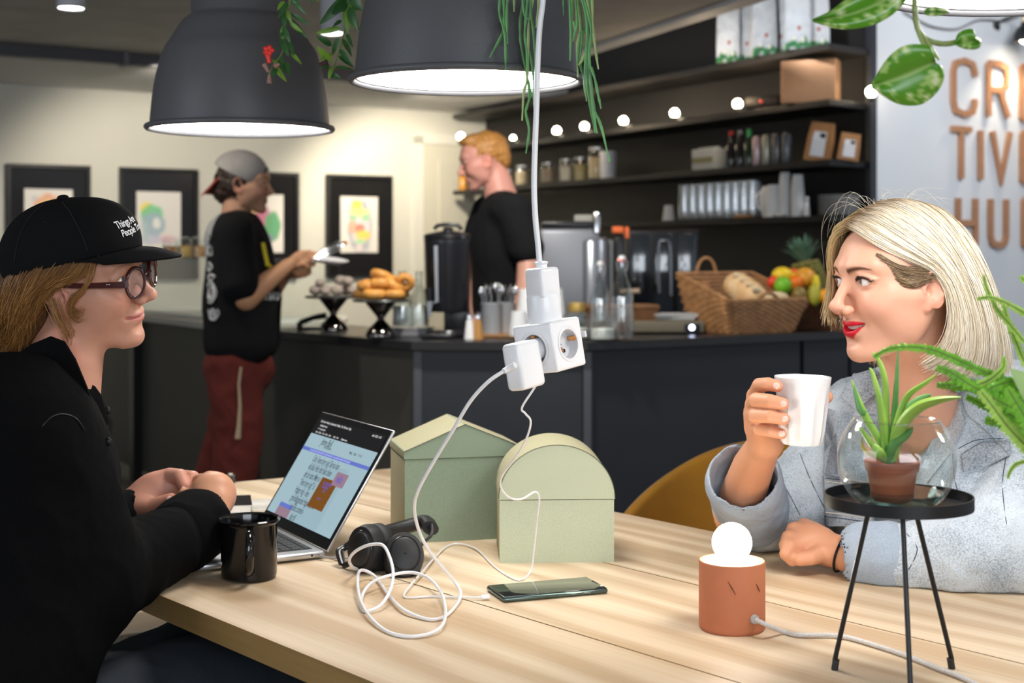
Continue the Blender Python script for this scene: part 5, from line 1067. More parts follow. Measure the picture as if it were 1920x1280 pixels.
Mright = Matrix.Rotation(pi/2, 4, 'Y') @ Matrix.Translation((0, 0, s/2)) @ Matrix.Rotation(radians(20), 4, 'Z')
for Mf in (Mright, Ml):
    carve(body, Mf, .0195, .0132)
    socket(r, Mf @ Matrix.Translation((0, 0, .0001)))
body.data.materials.clear(); body.data.materials.append(m_pl); body.data.shade_smooth(); body.data.set_sharp_from_angle(angle=radians(30))
mb = MB(); mb.box((s/2-.002, s/2+.002, .008), (.012, .004, .008)); mb.build('clip_tab', m_pl2, r, smooth=False)
# plug on top
top = W(1022, 600, DC); tp = W(1015, 497, DC); up = (tp-top).normalized()
pm = Matrix.Translation(top) @ up.to_track_quat('Z', 'Y').to_matrix().to_4x4()
r = thing('plug', 'white angular plug pushed into the top of the socket cube', 'plug', tuple(top)); r.matrix_world = pm
mb = MB(); mb.lathe([(.001, -.004), (.0225, -.004), (.0232, .004), (.0232, .030), (.0222, .034), (.001, .034)], 40); mb.build('plug_collar', m_pl, r)
mb = MB(); mb.rbox((.002, 0, .050), (.036, .034, .042), .005, rot=(0, 0, radians(40)), seg=3); mb.build('plug_body', m_pl, r)
mb = MB()
for i in range(4): mb.rbox((-.0105, -.0155, .037+i*.0065), (.018, .002, .0035), .0008, rot=(0, 0, radians(-50)+pi/2+radians(0)), seg=1)
mb.build('grip_ribs', m_pl2, r)
mb = MB(); mb.lathe([(.009, .070), (.0075, .073), (.008, .0755), (.0095, .0765), (.0095, .0785), (.0055, .080)], 24, cap1=True); mb.build('strain_relief', m_pl, r)
mb = MB(); pts = [W(1011.5, 492, DC), W(1009, 460, DC), W(1004, 410, DC), W(1001.5, 350, DC), W(1003, 280, DC), W(1006, 200, DC), W(1008, 120, DC), W(1012, 50, DC), W(1018, 0, DC), W(1022, -80, DC), W(1024, -400, DC), Vector((W(1024, 0, DC).x, DC, 2.3))]
mb.tube(cr(pts, 8), .0039, 14); tag(mb.build('power_cable', m_pl), 'white power cable hanging down in front of the middle pendant lamp', 'cable')
# charger plugged in the left face
Mc = Rc @ Ml
CHM = Mc @ Matrix.Translation((0, 0, .014+.016))
r = thing('charger', 'white rounded square laptop charger stuck in the left face of the socket cube', 'charger', tuple(CHM.translation)); 
CHM = Matrix.Translation(W(982, 684, 1.872)) @ Matrix.Rotation(radians(-9), 4, 'Y') @ Matrix.Rotation(radians(-39), 4, 'Z')
r.matrix_world = CHM
mb = MB(); mb.rbox((0, 0, 0), (.029, .050, .062), .0065, seg=5); mb.build('charger_body', m_pl, r)
inv = CHM.inverted(); a = inv @ (Mc @ Vector((0, 0, -.010))); mb = MB(); mb.tube([(a.x*.5, .018, a.z*.8), a], [.013, .0155], 20); mb.build('plug_neck', m_pl, r)
c0 = W(955, 690, 1.835); c1 = W(944, 696, 1.83)
mb = MB(); mb.tube([W(966, 684, 1.83), c0, c1], [.0042, .0042, .0036], 12); o = mb.build('connector', m_pl); tag(o, 'white connector sleeve of the cable leaving the charger', 'connector')
px1 = [(944, 696, 'd', 1.83), (915, 716, 'd', 1.83), (882, 752, 'd', 1.84), (850, 805, 'd', 1.86), (815, 862, 'd', 1.89), (786, 915, 'd', 1.92), (777, 950, 'd', 1.95), (784, 990, 'd', 1.985), (803, 1030, 'd', 2.01), (832, 1066, 'd', 2.04), (856, 1095, 'd', 2.06), (864, 1112, 'z', .012), (858, 1130, 'z', .004), (839, 1152, 'z', .003), (815, 1161, 'z', .003), (788, 1157, 'z', .003), (753, 1140, 'z', .006), (725, 1110, 'z', .006), (706, 1083, 'z', .006), (686, 1070, 'z', .014), (673, 1072, 'z', .02), (671, 1099, 'z', .016), (678, 1130, 'z', .010), (698, 1161, 'z', .006), (729, 1185, 'z', .003), (768, 1193, 'z', .003), (807, 1187, 'z', .004), (831, 1169, 'z', .008), (835, 1138, 'z', .012), (825, 1107, 'z', .014), (803, 1083, 'z', .016), (772, 1073, 'z', .016), (737, 1077, 'z', .015), (702, 1089, 'z', .014), (682, 1110, 'z', .006), (677, 1134, 'z', .004), (686, 1146, 'z', .003), (714, 1134, 'z', .008), (733, 1103, 'z', .022), (737, 1071, 'z', .038), (729, 1040, 'z', .056), (716, 1021, 'z', .066), (690, 1022, 'z', .062), (667, 1033, 'z', .05), (655, 1048, 'z', .035), (660, 1062, 'z', .018), (672, 1067, 'z', .006), (690, 1068, 'z', .003)]
def pxs(l): return [W(x, y, v) if k == 'd' else T(x, y, v) for x, y, k, v in l]
mb = MB(); mb.tube(cr(pxs(px1), 6), .0024, 10); tag(mb.build('charging_cable', m_pl), 'white cable from the charger that curls into loops beside the headphones', 'cable')
px2 = [(1012, 700, 'd', 1.95), (1005, 722, 'd', 1.94), (979, 763, 'd', 1.95), (985, 775, 'd', 1.955), (995, 790, 'd', 1.96), (987, 822, 'd', 1.98), (964, 861, 'd', 2.02), (941, 892, 'd', 2.06), (940, 915, 'd', 2.09), (956, 933, 'd', 2.11), (979, 935, 'd', 2.13), (1003, 922, 'd', 2.14), (1011, 934, 'd', 2.15), (1007, 974, 'd', 2.17), (1001, 1032, 'd', 2.19), (995, 1071, 'z', .004), (975, 1087, 'z', .002), (952, 1079, 'z', .002), (925, 1060, 'z', .002), (893, 1029, 'z', .003), (858, 1019, 'z', .003), (831, 1029, 'z', .003), (792, 1071, 'z', .008), (759, 1111, 'z', .004), (766, 1120, 'z', .002), (807, 1118, 'z', .002), (858, 1119, 'z', .003), (898, 1120, 'z', .004)]
mb = MB(); pp = cr(pxs(px2), 6); e = T(926, 1117, .0045); mb.tube(pp, .0015, 8); tag(mb.build('phone_cable', m_pl), 'thin white cable looping past the arched box to the phone', 'cable')
mb = MB(); mb.tube([T(893, 1120, .004), T(902, 1119.7, .0045), T(903, 1119.6, .0045), T(917, 1118.5, .0045)], [.0018, .002, .0035, .0035], 10); tag(mb.build('phone_connector', m_pl), 'white plug end of the thin cable at the phone', 'connector')
# ---------------- mustard chair ----------------
def shell_chair(name, label, loc, rz, mat, w=.44, h=.40, legs=True, seat=.45):
    r = thing(name, label, 'chair', loc, rz)
    nt_, nh = 40, 14; V = []; Fq = []
    for j in range(nh+1):
        for i in range(nt_+1):
            th = (i/nt_-.5)*2*1.75; hh = h*max(.12, cos(th*.52)**1.6)
            t = j/nh; z = seat-.03+t*(hh+.03); rr = w/2*(.80+.20*sqrt(min(1, t*1.5+.05))); lean = .06*t*t*cos(th)
            V.append((rr*1.02*sin(th), rr*.95*cos(th)+lean-.02, z+.03*(1-t)**2*0))
    for j in range(nh):
        for i in range(nt_): a = j*(nt_+1)+i; Fq.append((a, a+1, a+nt_+2, a+nt_+1))
    me = bpy.data.meshes.new('backrest'); me.from_pydata(V, [], Fq); bm = bmesh.new(); bm.from_mesh(me); bmesh.ops.recalc_face_normals(bm, faces=bm.faces); bmesh.ops.solidify(bm, geom=bm.faces[:], thickness=.028); bm.to_mesh(me); bm.free(); me.materials.append(mat); me.shade_smooth()
    o = bpy.data.objects.new('backrest', me); COL.objects.link(o); o.parent = r
    md = o.modifiers.new('s', 'SUBSURF'); md.levels = md.render_levels = 1
    mb = MB(); mb.lathe([(.001, seat-.06), (w*.36, seat-.055), (w*.43, seat-.03), (w*.42, seat+.0), (w*.3, seat+.012), (.001, seat+.012)], 36); mb.build('seat', mat, r)
    for sx in (-1, 1):
        for sy in (-1, 1): mb = MB(); mb.cyl((sx*.11, sy*.11, seat-.06), (sx*.20, sy*.20, 0), .012, .009, n=10); mb.build('leg', m_blackmetal, r)
    return r
m_must = M('mustard_fabric', (.47, .215, .018), .9, sheen=.35, noise=(9, .2), fine=(700, .12))
shell_chair('shell_chair', 'empty mustard yellow upholstered chair beyond the table', (.435, 2.99, 0), radians(-36), m_must, w=.48, h=.362)
# ================= PEOPLE =================
def ss(a, b, x): t = np.clip((x-a)/(b-a), 0, 1); return t*t*(3-2*t)
def arc3(xs, fy, fz): return [(x, fy(x), fz(x)) for x in xs]
def head_sdf(p):
    """local frame: x = person's right, y = forward, z = up, origin between the ear canals"""
    g = p.get; s = SDF(); jw = g('jaw', 0); nl = g('nose', 0); ch = g('chin', 0); fat = g('cheek', 0)
    s.u(f_ell((0, -.010, .037), (.074, .094, .082)))
    s.u(f_ell((0, .038, .030), (.062, .054, .060)), .02)
    s.u(f_ell((0, .042, -.022), (.055, .042, .060)), .02)
    for q in (-1, 1):
        s.u(f_chain([(q*(.055+jw), .002, -.030), (q*(.047+jw), .018, -.062), (q*.018, .062, -.088+ch)], [.016, .016, .015]), .024)
        s.u(f_cap((q*.052, .052, -.008), (q*.066, .010, -.010), .015, .012), .018)
        s.u(f_ell((q*.036, .066, -.022), (.022+fat, .019+fat, .022)), .015)
        s.u(f_ell((q*.046, .030, -.038), (.022, .034, .030)), .02)
        s.u(f_cap((q*.010, .0885, .033), (q*.044, .074, .034), .008, .007), .014)
    s.u(f_ell((0, .0745, -.090+ch), (.019, .0145, .0150)), .014)
    s.u(f_ell((0, .064, -.056), (.032, .027, .026)), .016)
    for q in (-1, 1): s.sub(f_ell((q*.035, .1005, .012), (.020, .0165, .0115)), .012)
    # nose
    s.u(f_chain([(0, .0855, .022), (0, .097, .002), (0, .108+nl, -.020+g('nup', 0))], [.0060, .0066, .0078]), .010)
    s.u(f_ell((0, .110+nl, -.0235+g('nup', 0)), (.0098, .0098, .0088)), .006)
    for q in (-1, 1): s.u(f_ell((q*.0125, .0985, -.0285), (.0068, .0095, .0072)), .006)
    s.u(f_cap((0, .104, -.031), (0, .091, -.036), .0045, .005), .005)
    for q in (-1, 1): s.sub(f_ell((q*.0065, .1015, -.0355), (.0030, .0050, .0035)), .003)
    s.sub(f_cap((0, .0995, -.040), (0, .097, -.046), .0018), .004)
    # eyelids
    lo = g('lid', .0050)
    for q in (-1, 1):
        s.u(f_ell((q*.0315, .0725, .012), (.0150, .0140, .0130)), .004)
        s.u(f_chain([(q*.018, .083, .0165), (q*.029, .0868, .0225), (q*.041, .0825, .0195), (q*.048, .0755, .015)], [.0028, .0034, .0032, .0025]), .006)
        s.sub(f_ell((q*.0318, .092, .0120), (.0138, .0160, lo), R=(0, q*.12, 0)), .0012)
    # mouth
    mz = -.0560; kz = g('smile', 5.); op = g('open', 0.); mw = g('mw', .0235)
    zm = lambda x: mz+kz*x*x; yl = lambda x: .0893-14*x*x
    lf = g('lf', 1.); xs = np.linspace(-mw, mw, 9); e = lambda x: 1-(x/mw)**2
    up_ = [(x, yl(x)+.0002-.003*(abs(x)/mw)**2, zm(x)+op*e(x)+.0036-(.0012 if abs(x) < .002 else 0)) for x in xs]
    lw_ = [(x, yl(x)-.002-.003*(abs(x)/mw)**2, zm(x)-op*1.1*e(x)-.0048) for x in xs]
    s.u(f_chain(up_, [.0015+.0030*lf*e(x) for x in xs]), .005); s.u(f_chain(lw_, [.0015+.0042*lf*e(x) for x in xs]), .005)
    if op > 0:
        def fo(P): x = P[:, 0]; h = op*np.maximum(1-(x/mw)**2, -.5)+.0002; return np.maximum(np.abs(P[:, 2]-(mz+kz*x*x))-h, np.maximum(.0715-P[:, 1], np.abs(x)-mw))
        s.sub(fo, .0012)
    else: s.sub(f_chain([(x, yl(x)+.0015-.003*(abs(x)/mw)**2, zm(x)) for x in xs], [g('slit', .0013)]*9), .0028)
    s.sub(f_ell((0, .0905, -.0745+ch*.4), (.018, .0075, .0052)), .009)
    for q in (-1, 1): s.sub(f_cap((q*.019, .092, -.036), (q*.030, .083, -.052), .0016), .008)
    # ears
    for q in (-1, 1):
        E = (-.15, q*-.12, q*.30)
        s.u(f_ell((q*.0765, -.002, .000), (.0055, .0160, .0290), R=E), .004)
        s.u(f_cap((q*.074, .005, -.021), (q*.0735, .007, -.0275), .0062), .005)
        s.sub(f_ell((q*.0815, .001, .001), (.0042, .0095, .0165), R=E), .003)
        hx = [tuple(v) for v in cr([(q*.0775, .009, .006), (q*.0795, .008, .019), (q*.083, -.001, .0285), (q*.087, -.012, .024), (q*.088, -.017, .010), (q*.086, -.0155, -.004), (q*.080, -.005, -.018)], 3)]
        s.u(f_chain(hx, list(np.interp(np.linspace(0, 1, len(hx)), [0, .4, 1], [.0021, .0031, .0024]))), .003)
        s.u(f_cap((q*.0760, .012, -.004), (q*.0755, .013, .002), .0036), .004)
        s.sub(f_ell((q*.079, .006, -.004), (.006, .005, .007)), .003)
    return s
def head_color(P, p):
    x, y, z = P[:, 0], P[:, 1], P[:, 2]; ax = np.abs(x); sk = np.array(p.get('skin', (.72, .42, .29))); c = np.ones((len(P), 3))*sk
    def mixc(w, col):
        nonlocal c
        w = np.clip(w, 0, 1)[:, None]; c = c*(1-w)+np.array(col)*w
    bl = np.exp(-(((ax-.042)/.022)**2+((z+.022)/.020)**2))*ss(.03, .06, y); mixc(bl*.28, p.get('blush', (.78, .30, .22)))
    mixc(np.exp(-((ax/.012)**2+((z+.026)/.010)**2))*ss(.09, .105, y)*.35, (.80, .33, .25))
    mixc(ss(.072, .078, ax)*ss(-.03, -.01, y)*(1-ss(.02, .035, y))*.35, (.75, .26, .18))
    mixc((vnoise(P.astype(np.float32), 90, 3)*.5+.1)*.10, (.62, .28, .18))
    front = ss(.055, .066, y)
    # brows
    b0 = p.get('brow_z', .031); zb = b0+.0045*np.sin(np.clip((ax-.012)/.038, 0, 1)*2.6)-.05*np.maximum(ax-.034, 0)-.0*ax
    th = p.get('brow_t', .0036)*np.clip(1-(ax-.014)/.042, .12, 1); m = np.clip(1.3-np.abs(z-zb)/th, 0, 1)*ss(.009, .013, ax)*(1-ss(.046, .052, ax))*front; mixc(m*p.get('brow_a', .9), p.get('brow', (.12, .05, .02)))
    # liner and lashes along the upper lid opening
    u = (ax-.0318)/.0140; lo = p.get('lid', .0050); zl = .0120+lo*np.sqrt(np.clip(1-u*u, 0, 1)); ln = p.get('liner', 0)
    if ln:
        m = np.clip(1.5-np.abs(z-zl-.0013)/.0020, 0, 1)*(np.abs(u) < 1.02)*front; mixc(m*ln, (.012, .008, .01))
        m = np.clip(1.4-np.abs(z-(.0125+.30*(ax-.043)))/.0012, 0, 1)*ss(.042, .044, ax)*(1-ss(.049, .052, ax))*front; mixc(m*ln, (.012, .008, .01))
    zl2 = .0120-lo*np.sqrt(np.clip(1-u*u, 0, 1)); m = np.clip(1.3-np.abs(z-zl2)/.0012, 0, 1)*(np.abs(u) < 1)*front; mixc(m*.45, (.25, .10, .07))
    m = np.clip(1.3-np.abs(z-zl)/.0012, 0, 1)*(np.abs(u) < 1)*front; mixc(m*.6*(1-ln), (.16, .07, .04))
    # lips
    mz = -.0560; kz = p.get('smile', 5.); op = p.get('open', 0.); mw = p.get('mw', .0235); e = np.clip(1-(x/mw)**2, 0, 1); zz = mz+kz*x*x
    lf = p.get('lf', 1.); up = zz+op*e+.0010+.0068*lf*e**.6-.0016*np.exp(-(x/.003)**2); dn = zz-op*1.1*e-.0012-.0092*lf*e**.7
    m = ss(-.0006, .0008, up-z)*ss(-.0006, .0008, z-dn)*(ax < mw*1.02)*ss(.070, .076, y); mixc(m*p.get('lip_a', .8), p.get('lip', (.62, .24, .20)))
    if op > 0: mixc((y < .0855-14*x*x)*(np.abs(z-zz) < op*e)*(ax < mw)*(y > .06)*.95, (.10, .015, .015))
    if p.get('stubble'): mixc(ss(-.02, -.05, z)*ss(.0, .05, y)*.35, (.20, .10, .06))
    for (mx_, mz_, r_) in p.get('moles', ()): mixc(np.exp(-(((x-mx_)/r_)**2+((z-mz_)/r_)**2))*.32*(y > 0), (.30, .12, .08))
    return c
def frame_m(c, f, up=(0, 0, 1), roll=0, pitch=0, s=1.0):
    f = Vector(f).normalized(); up = Vector(up); r = f.cross(up).normalized(); up = r.cross(f)
    R = Matrix((r, f, up)).transposed()
    R = R @ Matrix.Rotation(roll, 3, 'Y') @ Matrix.Rotation(pitch, 3, 'X')
    return Matrix.Translation(c) @ R.to_4x4() @ Matrix.Scale(s, 4)
class Body:
    """one continuous body surface; fine where skin shows"""
    def __init__(s): s.V = []; s.F = []; s.C = []; s.n = 0
    def add(s, V, Fc, C): s.V.append(V); s.F.append(Fc+s.n); s.C.append(C); s.n += len(V)
    def build(s, root, mat, inv): return np_mesh('body', xf(np.concatenate(s.V), inv), np.concatenate(s.F), mat, root, col=np.concatenate(s.C))
def chain_w(pts): return [tuple(W(x, y, d)) for x, y, d in pts]
def bounds(pts, m):
    a = np.array(pts); return a.min(0)-m, a.max(0)+m
def eyes(root, HM, p, inv, gaze=(0, 1, 0), iris=(.10, .16, .12)):
    for q in (-1, 1):
        u, v = np.meshgrid(np.linspace(0, 2*pi, 33)[:-1], np.linspace(0.0, pi, 26), indexing='ij'); D = np.stack([np.sin(v)*np.cos(u), np.cos(v), np.sin(v)*np.sin(u)], -1).reshape(-1, 3)
        g = np.array(gaze, float); g /= np.linalg.norm(g); ca = D@g; ang = np.arccos(np.clip(ca, -1, 1)); C = np.ones((len(D), 3))*np.array((.80, .76, .74))
        w = 1-ss(.44, .50, ang); C = C*(1-w[:, None])+np.array(iris)*w[:, None]; w = ss(.40, .47, ang)*(1-ss(.47, .53, ang)); C = C*(1-.7*w[:, None]); w = 1-ss(.17, .21, ang); C = C*(1-w[:, None])+.004*w[:, None]
        P = np.array((q*.0315, .0735, .012))+D*.0122*(1+.04*(ang < .5))[:, None]
        i, j = np.meshgrid(np.arange(32), np.arange(25), indexing='ij'); i = i.ravel(); j = j.ravel(); a = i*26+j; b = ((i+1) % 32)*26+j
        np_mesh('eye', xf(xf(P, HM), inv), np.stack([a, b, b+1, a+1], -1), M('eye_wet', vcol=True, rough=.08, coat=.8), root, col=C)
m_skin = M('skin', (.7, .4, .3), .45, vcol=True, sss=.12, spec=.4, bump=(900, .12, .0004), noise=(6, .05))
def cloth(name, root, f, lo, hi, h, mat, inv, colf=None, project=1):
    V, Fc = mesh_sdf(f, lo, hi, h, project); C = colf(V) if colf else None
    return np_mesh(name, xf(V, inv), Fc, mat, root, col=C)
def wrinkle(f, amp, freq, seed=1, stretch=(1, 1, 1)):
    st = np.array(stretch, np.float32)
    def g(P):
        n = vnoise(P*st, freq, seed)+.6*vnoise(P*st, freq*2.1, seed+9); return f(P)+amp*(np.abs(n)**.8-.35)
    return g

# ---------------------------------------------------------------- blonde woman
BW = dict(skin=(.72, .38, .26), lip=(.58, .008, .025), lip_a=1.0, smile=11., open=.0038, mw=.0265, liner=.95, lid=.0052, brow=(.085, .032, .012), brow_a=1., brow_z=.0275, brow_t=.0052, cheek=.002, nup=.001)
bM = frame_m((.582, 2.13, 1.185), (-.945, -.327, 0), roll=radians(0), pitch=radians(-2), s=1.018)
LW = dict(skin=(.56, .28, .19), lip=(.50, .16, .14), lip_a=.8, smile=5., open=0, mw=.0265, lid=.0048, brow=(.30, .15, .07), brow_a=.55, brow_z=.0285, cheek=.0015, nose=.001, slit=.0017, lf=.75, moles=((.046, -.074, .0013), (.040, -.079, .0009)))
lM = frame_m((-.6305, 2.08, 1.194), (.988, -.155, 0), roll=radians(15), pitch=radians(2), s=.945)
def add_head(B, p, HM, neck, h=.0015, extra=None):
    hs = head_sdf(p); inv = np.array(HM.inverted(), dtype=np.float32); sc_ = HM.to_scale()[0]
    hd = lambda P: hs(P@inv[:3, :3].T+inv[:3, 3])*sc_
    nk = SDF(); nk.u(hd)
    for f, k in neck: nk.u(f, k)
    c = np.array(HM.translation); lo = c-np.array([.16, .16, .30 if neck else .13]); hi = c+np.array([.16, .16, .15])
    V, Fc = mesh_sdf(nk, lo, hi, h, 1); B.add(V, Fc, head_color(xf(V, HM.inverted()), p)); return nk
def raysurf(f, x, y, d0=1.7, d1=2.7, n=400, lift=.002):
    ds = np.linspace(d0, d1, n); P = np.array([list(W(x, y, d)) for d in ds], dtype=np.float32); v = f(P); k = np.argmax(v < lift) if (v < lift).any() else None
    return W(x, y, float(ds[k])) if k else W(x, y, (d0+d1)/2)
def seam(name, f, pts, r, mat, parent, inv, n=6, lift=.0015):
    P = [raysurf(f, p[0], p[1], lift=lift) for p in cr([(x, y, 0) for x, y in pts], n)]; mb = MB(); mb.tube([inv @ p for p in P], r, 5); o = mb.build(name, mat, parent); return o
def leafpatch(name, pts, d, th, mat, parent, inv, label=None, surf=None):   # thin cloth piece laid on the garment
    if surf:
        pts2 = []
        for k_, (x, y, dd) in enumerate(pts):
            x2, y2, d2 = pts[(k_+1) % len(pts)]
            for u_ in (0, .33, .66): pts2.append((x+(x2-x)*u_, y+(y2-y)*u_, dd+(d2-dd)*u_))
        q_ = []
        for x, y, dd in pts2:
            s_ = raysurf(surf, x, y, dd-.12, dd+.12, 160, .001); q_.append((x, y, s_.y-.003 if abs(s_.y-dd) < .07 else dd))
        pts = q_
    P = [inv @ W(x, y, dd) for x, y, dd in pts]; nrm = Vector((0, -1, 0)); mb = MB(); n = len(P); off = (inv.to_3x3() @ nrm)*th
    c0 = sum(P, Vector())/n; c1 = c0+off*1.5; mb.add([p for p in P]+[p+off for p in P]+[c0, c1], [(i, (i+1) % n, 2*n) for i in range(n)]+[(n+(i+1) % n, n+i, 2*n+1) for i in range(n)]+[(i, n+i, n+(i+1) % n, (i+1) % n) for i in range(n)])
    o = mb.build(name, mat, parent, smooth=True, ang=60); 
    if label: o['label'] = label
    return o
m_hair = M('hair_strands', vcol=True, rough=.38, spec=.45)
m_hairb = M('hair_base_blonde', (.52, .38, .19), .6, noise=(60, .4), stretch=(6, 6, .6)); m_hairl = M('hair_base_brown', (.10, .042, .012), .6, noise=(60, .4), stretch=(6, 6, .8))
def loc(HM, pts): return [HM @ Vector(p) for p in pts]

# ================================================================ blonde woman
bw = thing('person', 'blonde woman in a pale denim jacket holding a white cup at the right', 'person', (.62, 2.42, .45)); BI = Matrix.Translation((.62, 2.42, .45)).inverted()
B = Body()
nk = [(f_chain([tuple(bM @ Vector((0, -.018, -.045))), tuple(W(1722, 715, 2.20)), tuple(W(1735, 780, 2.26))], [.050, .052, .058]), .022),
      (f_ell(tuple(W(1722, 905, 2.36)), (.115, .085, .14), R=(.0, 0, -.75)), .05), (f_cap(tuple(W(1640, 775, 2.42)), tuple(W(1780, 775, 2.31)), .040, .032), .03)]
f_bhead = add_head(B, BW, bM, nk)
# right hand around the cup
DD = .10
def hand_sdf(parts, k=.006):
    s = SDF()
    for pts, rs in parts: s.u(f_chain(chain_w(pts), rs), k)
    return s
CUPD = 2.07
rh = SDF(); sk = 1.0
rh.u(f_chain(chain_w([(1384, 965, 2.33), (1392, 930, 2.30), (1412, 875, 2.22), (1436, 828, 2.145)]), [.040, .037, .032, .0245]))
rh.u(f_chain(chain_w([(1436, 828, 2.145), (1428, 800, 2.13), (1424, 775, 2.125)]), [.0245, .026, .024]), .012)
kn = [(1416, 742, 2.110), (1413, 760, 2.100), (1412, 781, 2.095), (1420, 801, 2.095)]
for (x, y, d), w in zip(kn, (.0125, .0125, .0120, .0110)): rh.u(f_cap(tuple(W(1437, 815, 2.14)), tuple(W(x, y, d)), .016, w), .010)
fingers = [([kn[0], (1424, 722, 2.066), (1441, 720, 2.046), (1457, 724, 2.038)], [.0118, .0106, .0098, .0086]),
           ([kn[1], (1418, 750, 2.052), (1444, 752, 2.031), (1468, 757, 2.024)], [.0120, .0112, .0102, .0088]),
           ([kn[2], (1416, 779, 2.048), (1444, 780, 2.029), (1470, 785, 2.023)], [.0118, .0108, .0100, .0088]),
           ([kn[3], (1424, 804, 2.054), (1446, 808, 2.037), (1465, 813, 2.031)], [.0108, .0096, .0088, .0078])]
for pts, rs in fingers: rh.u(f_chain(chain_w(pts), rs), .0035)
rh.u(f_chain(chain_w([(1440, 815, 2.14), (1462, 795, 2.15), (1500, 768, 2.145), (1532, 752, 2.125), (1550, 744, 2.105)]), [.018, .0145, .0125, .0115, .0095]), .008)
V, Fc = mesh_sdf(rh, *bounds(chain_w([(1370, 975, 2.36), (1560, 700, 2.0), (1400, 700, 2.2)]), .06), .0017)
def hand_col(V, base, tips=()):
    c = np.ones((len(V), 3))*np.array(base)
    for t in tips:
        w = np.exp(-((V-np.array(t))**2).sum(1)/(.012**2))[:, None]*.35; c = c*(1-w)+np.array((.85, .33, .22))*w
    n = (vnoise(V.astype(np.float32), 120, 5)*.5+.3)[:, None]*.12; return c*(1-n)+np.array((.75, .28, .18))*n
B.add(V, Fc, hand_col(V, (.68, .33, .19), [W(*f[0][-1]) for f in fingers]+[W(*k_) for k_ in kn]))
# left fist resting on the table
lh = SDF()
lh.u(f_chain(chain_w([(1690, 1050, 2.14), (1610, 1042, 2.18), (1570, 1034, 2.20), (1548, 1028, 2.215)]), [.036, .031, .026, .027]))
lh.u(f_ell(tuple(W(1520, 1012, 2.235)), (.034, .034, .028), R=(0, .25, .5)), .014)
for i, (x, y, d) in enumerate(((1508, 986, 2.25), (1489, 993, 2.235), (1480, 1008, 2.215), (1480, 1024, 2.20))):
    lh.u(f_cap(tuple(W(1540, 1018, 2.225)), tuple(W(x, y, d)), .018, .0115), .010)
    e = W(x, y, d); lh.u(f_chain([tuple(e), tuple(W(x-6, y+14, d-.008)), tuple(W(x+6, y+26, d-.004))], [.0112, .0105, .0095]), .004)
lh.u(f_chain(chain_w([(1545, 1035, 2.20), (1520, 1045, 2.185), (1500, 1048, 2.185)]), [.016, .012, .0105]), .006)
def table_clip(f, z=TAB+.0008):
    def g(P): return np.maximum(f(P), z-P[..., 2])
    return g
V, Fc = mesh_sdf(table_clip(lh), *bounds(chain_w([(1460, 960, 2.2), (1720, 1075, 2.2)]), .06), .0019)
B.add(V, Fc, hand_col(V, (.68, .33, .19), [W(1508, 986, 2.25), W(1489, 993, 2.235)]))
# hidden torso and legs under the clothes
ts = SDF(); ts.u(f_chain([tuple(W(1735, 860, 2.40)), (.66, 2.52, .62)], [.12, .12])); ts.u(f_cap((.66, 2.50, .56), (.38, 2.30, .56), .085, .07), .03); ts.u(f_cap((.78, 2.50, .56), (.62, 2.20, .56), .085, .07), .03)
ts.u(f_chain([(.38, 2.30, .56), (.36, 2.34, .10), (.30, 2.28, .045)], [.06, .04, .04]), .02); ts.u(f_chain([(.62, 2.20, .56), (.60, 2.26, .10), (.54, 2.18, .045)], [.06, .04, .04]), .02)
V, Fc = mesh_sdf(ts, (.1, 1.95, 0), (1.05, 2.75, 1.2), .012); B.add(V, Fc, np.ones((len(V), 3))*np.array((.7, .4, .3)))
B.build(bw, m_skin, BI)
eyes(bw, bM, BW, BI, gaze=(.55, 1, .0), iris=(.07, .035, .018))
# nails
m_nail = M('nail', (.85, .50, .42), .25, coat=.4)
mb = MB()
for (pts, rs), (dx, dy) in zip(fingers, ((1, 0), (1, 0), (1, 0), (1, 0))):
    a = W(*pts[-2]); b = W(*pts[-1]); t = (b-a).normalized(); n_ = (Vector((0, -1, .1))-t*Vector((0, -1, .1)).dot(t)).normalized(); w_ = t.cross(n_)
    c = b+t*.0015+n_*(rs[-1]*.78); Mt = Matrix((t, w_, n_)).transposed().to_4x4(); Mt.translation = c; m2 = MB(); m2.sph((0, 0, 0), (.0058, .0048, .0026), 14, 8); mb.add(m2.v, m2.f, BI @ Mt)
mb.build('fingernails', m_nail, bw)['label'] = 'short bare fingernails on the hand round the cup'
# teeth, nose ring, ear stud
mb = MB()
for i in range(-4, 5):
    x = (i+.0)*.0052; z = -.0560+11*x*x; hgt = .0078 if abs(i) < 3 else .0062; mb.rbox((x, .0832-14*x*x, z+.0022), (.0050, .0035, hgt), .0014, rot=(0, 0, -28*x))
m2 = MB(); m2.add(mb.v, mb.f, BI @ bM); m2.build('teeth', M('teeth', (.80, .70, .58), .25, coat=.3), bw)
mb = MB(); mb.tube([(sin(a)*.0052, .1035+.0*a, -.0385-cos(a)*.0052) for a in np.linspace(-2.3, 2.3, 16)], .0008, 8); m2 = MB(); m2.add(mb.v, mb.f, BI @ bM); m2.build('nose_ring', M('dark_ring', (.12, .12, .14), .2, metal=1), bw)
# eyelashes
mb = MB(); rr_ = random.Random(4)
for q in (-1, 1):
    for i in range(26):
        u = -1+2*i/25; x = q*(.0318+.0138*u); z = .0120+.0052*sqrt(max(0, 1-u*u)); y0 = .0862-.0035*u*u-(.004*max(0, u)); o_ = q*(.002+.004*max(0, u)); mb.tube([(x, y0, z), (x+o_*.5, y0+.0035, z+.0012), (x+o_, y0+.0055, z+.0042+.001*rr_.random())], [.00035, .00028, .0001], 4)
m2 = MB(); m2.add(mb.v, mb.f, BI @ bM); o = m2.build('eyelashes', M('lash', (.01, .008, .008), .5), bw); o['kind'] = 'stuff'
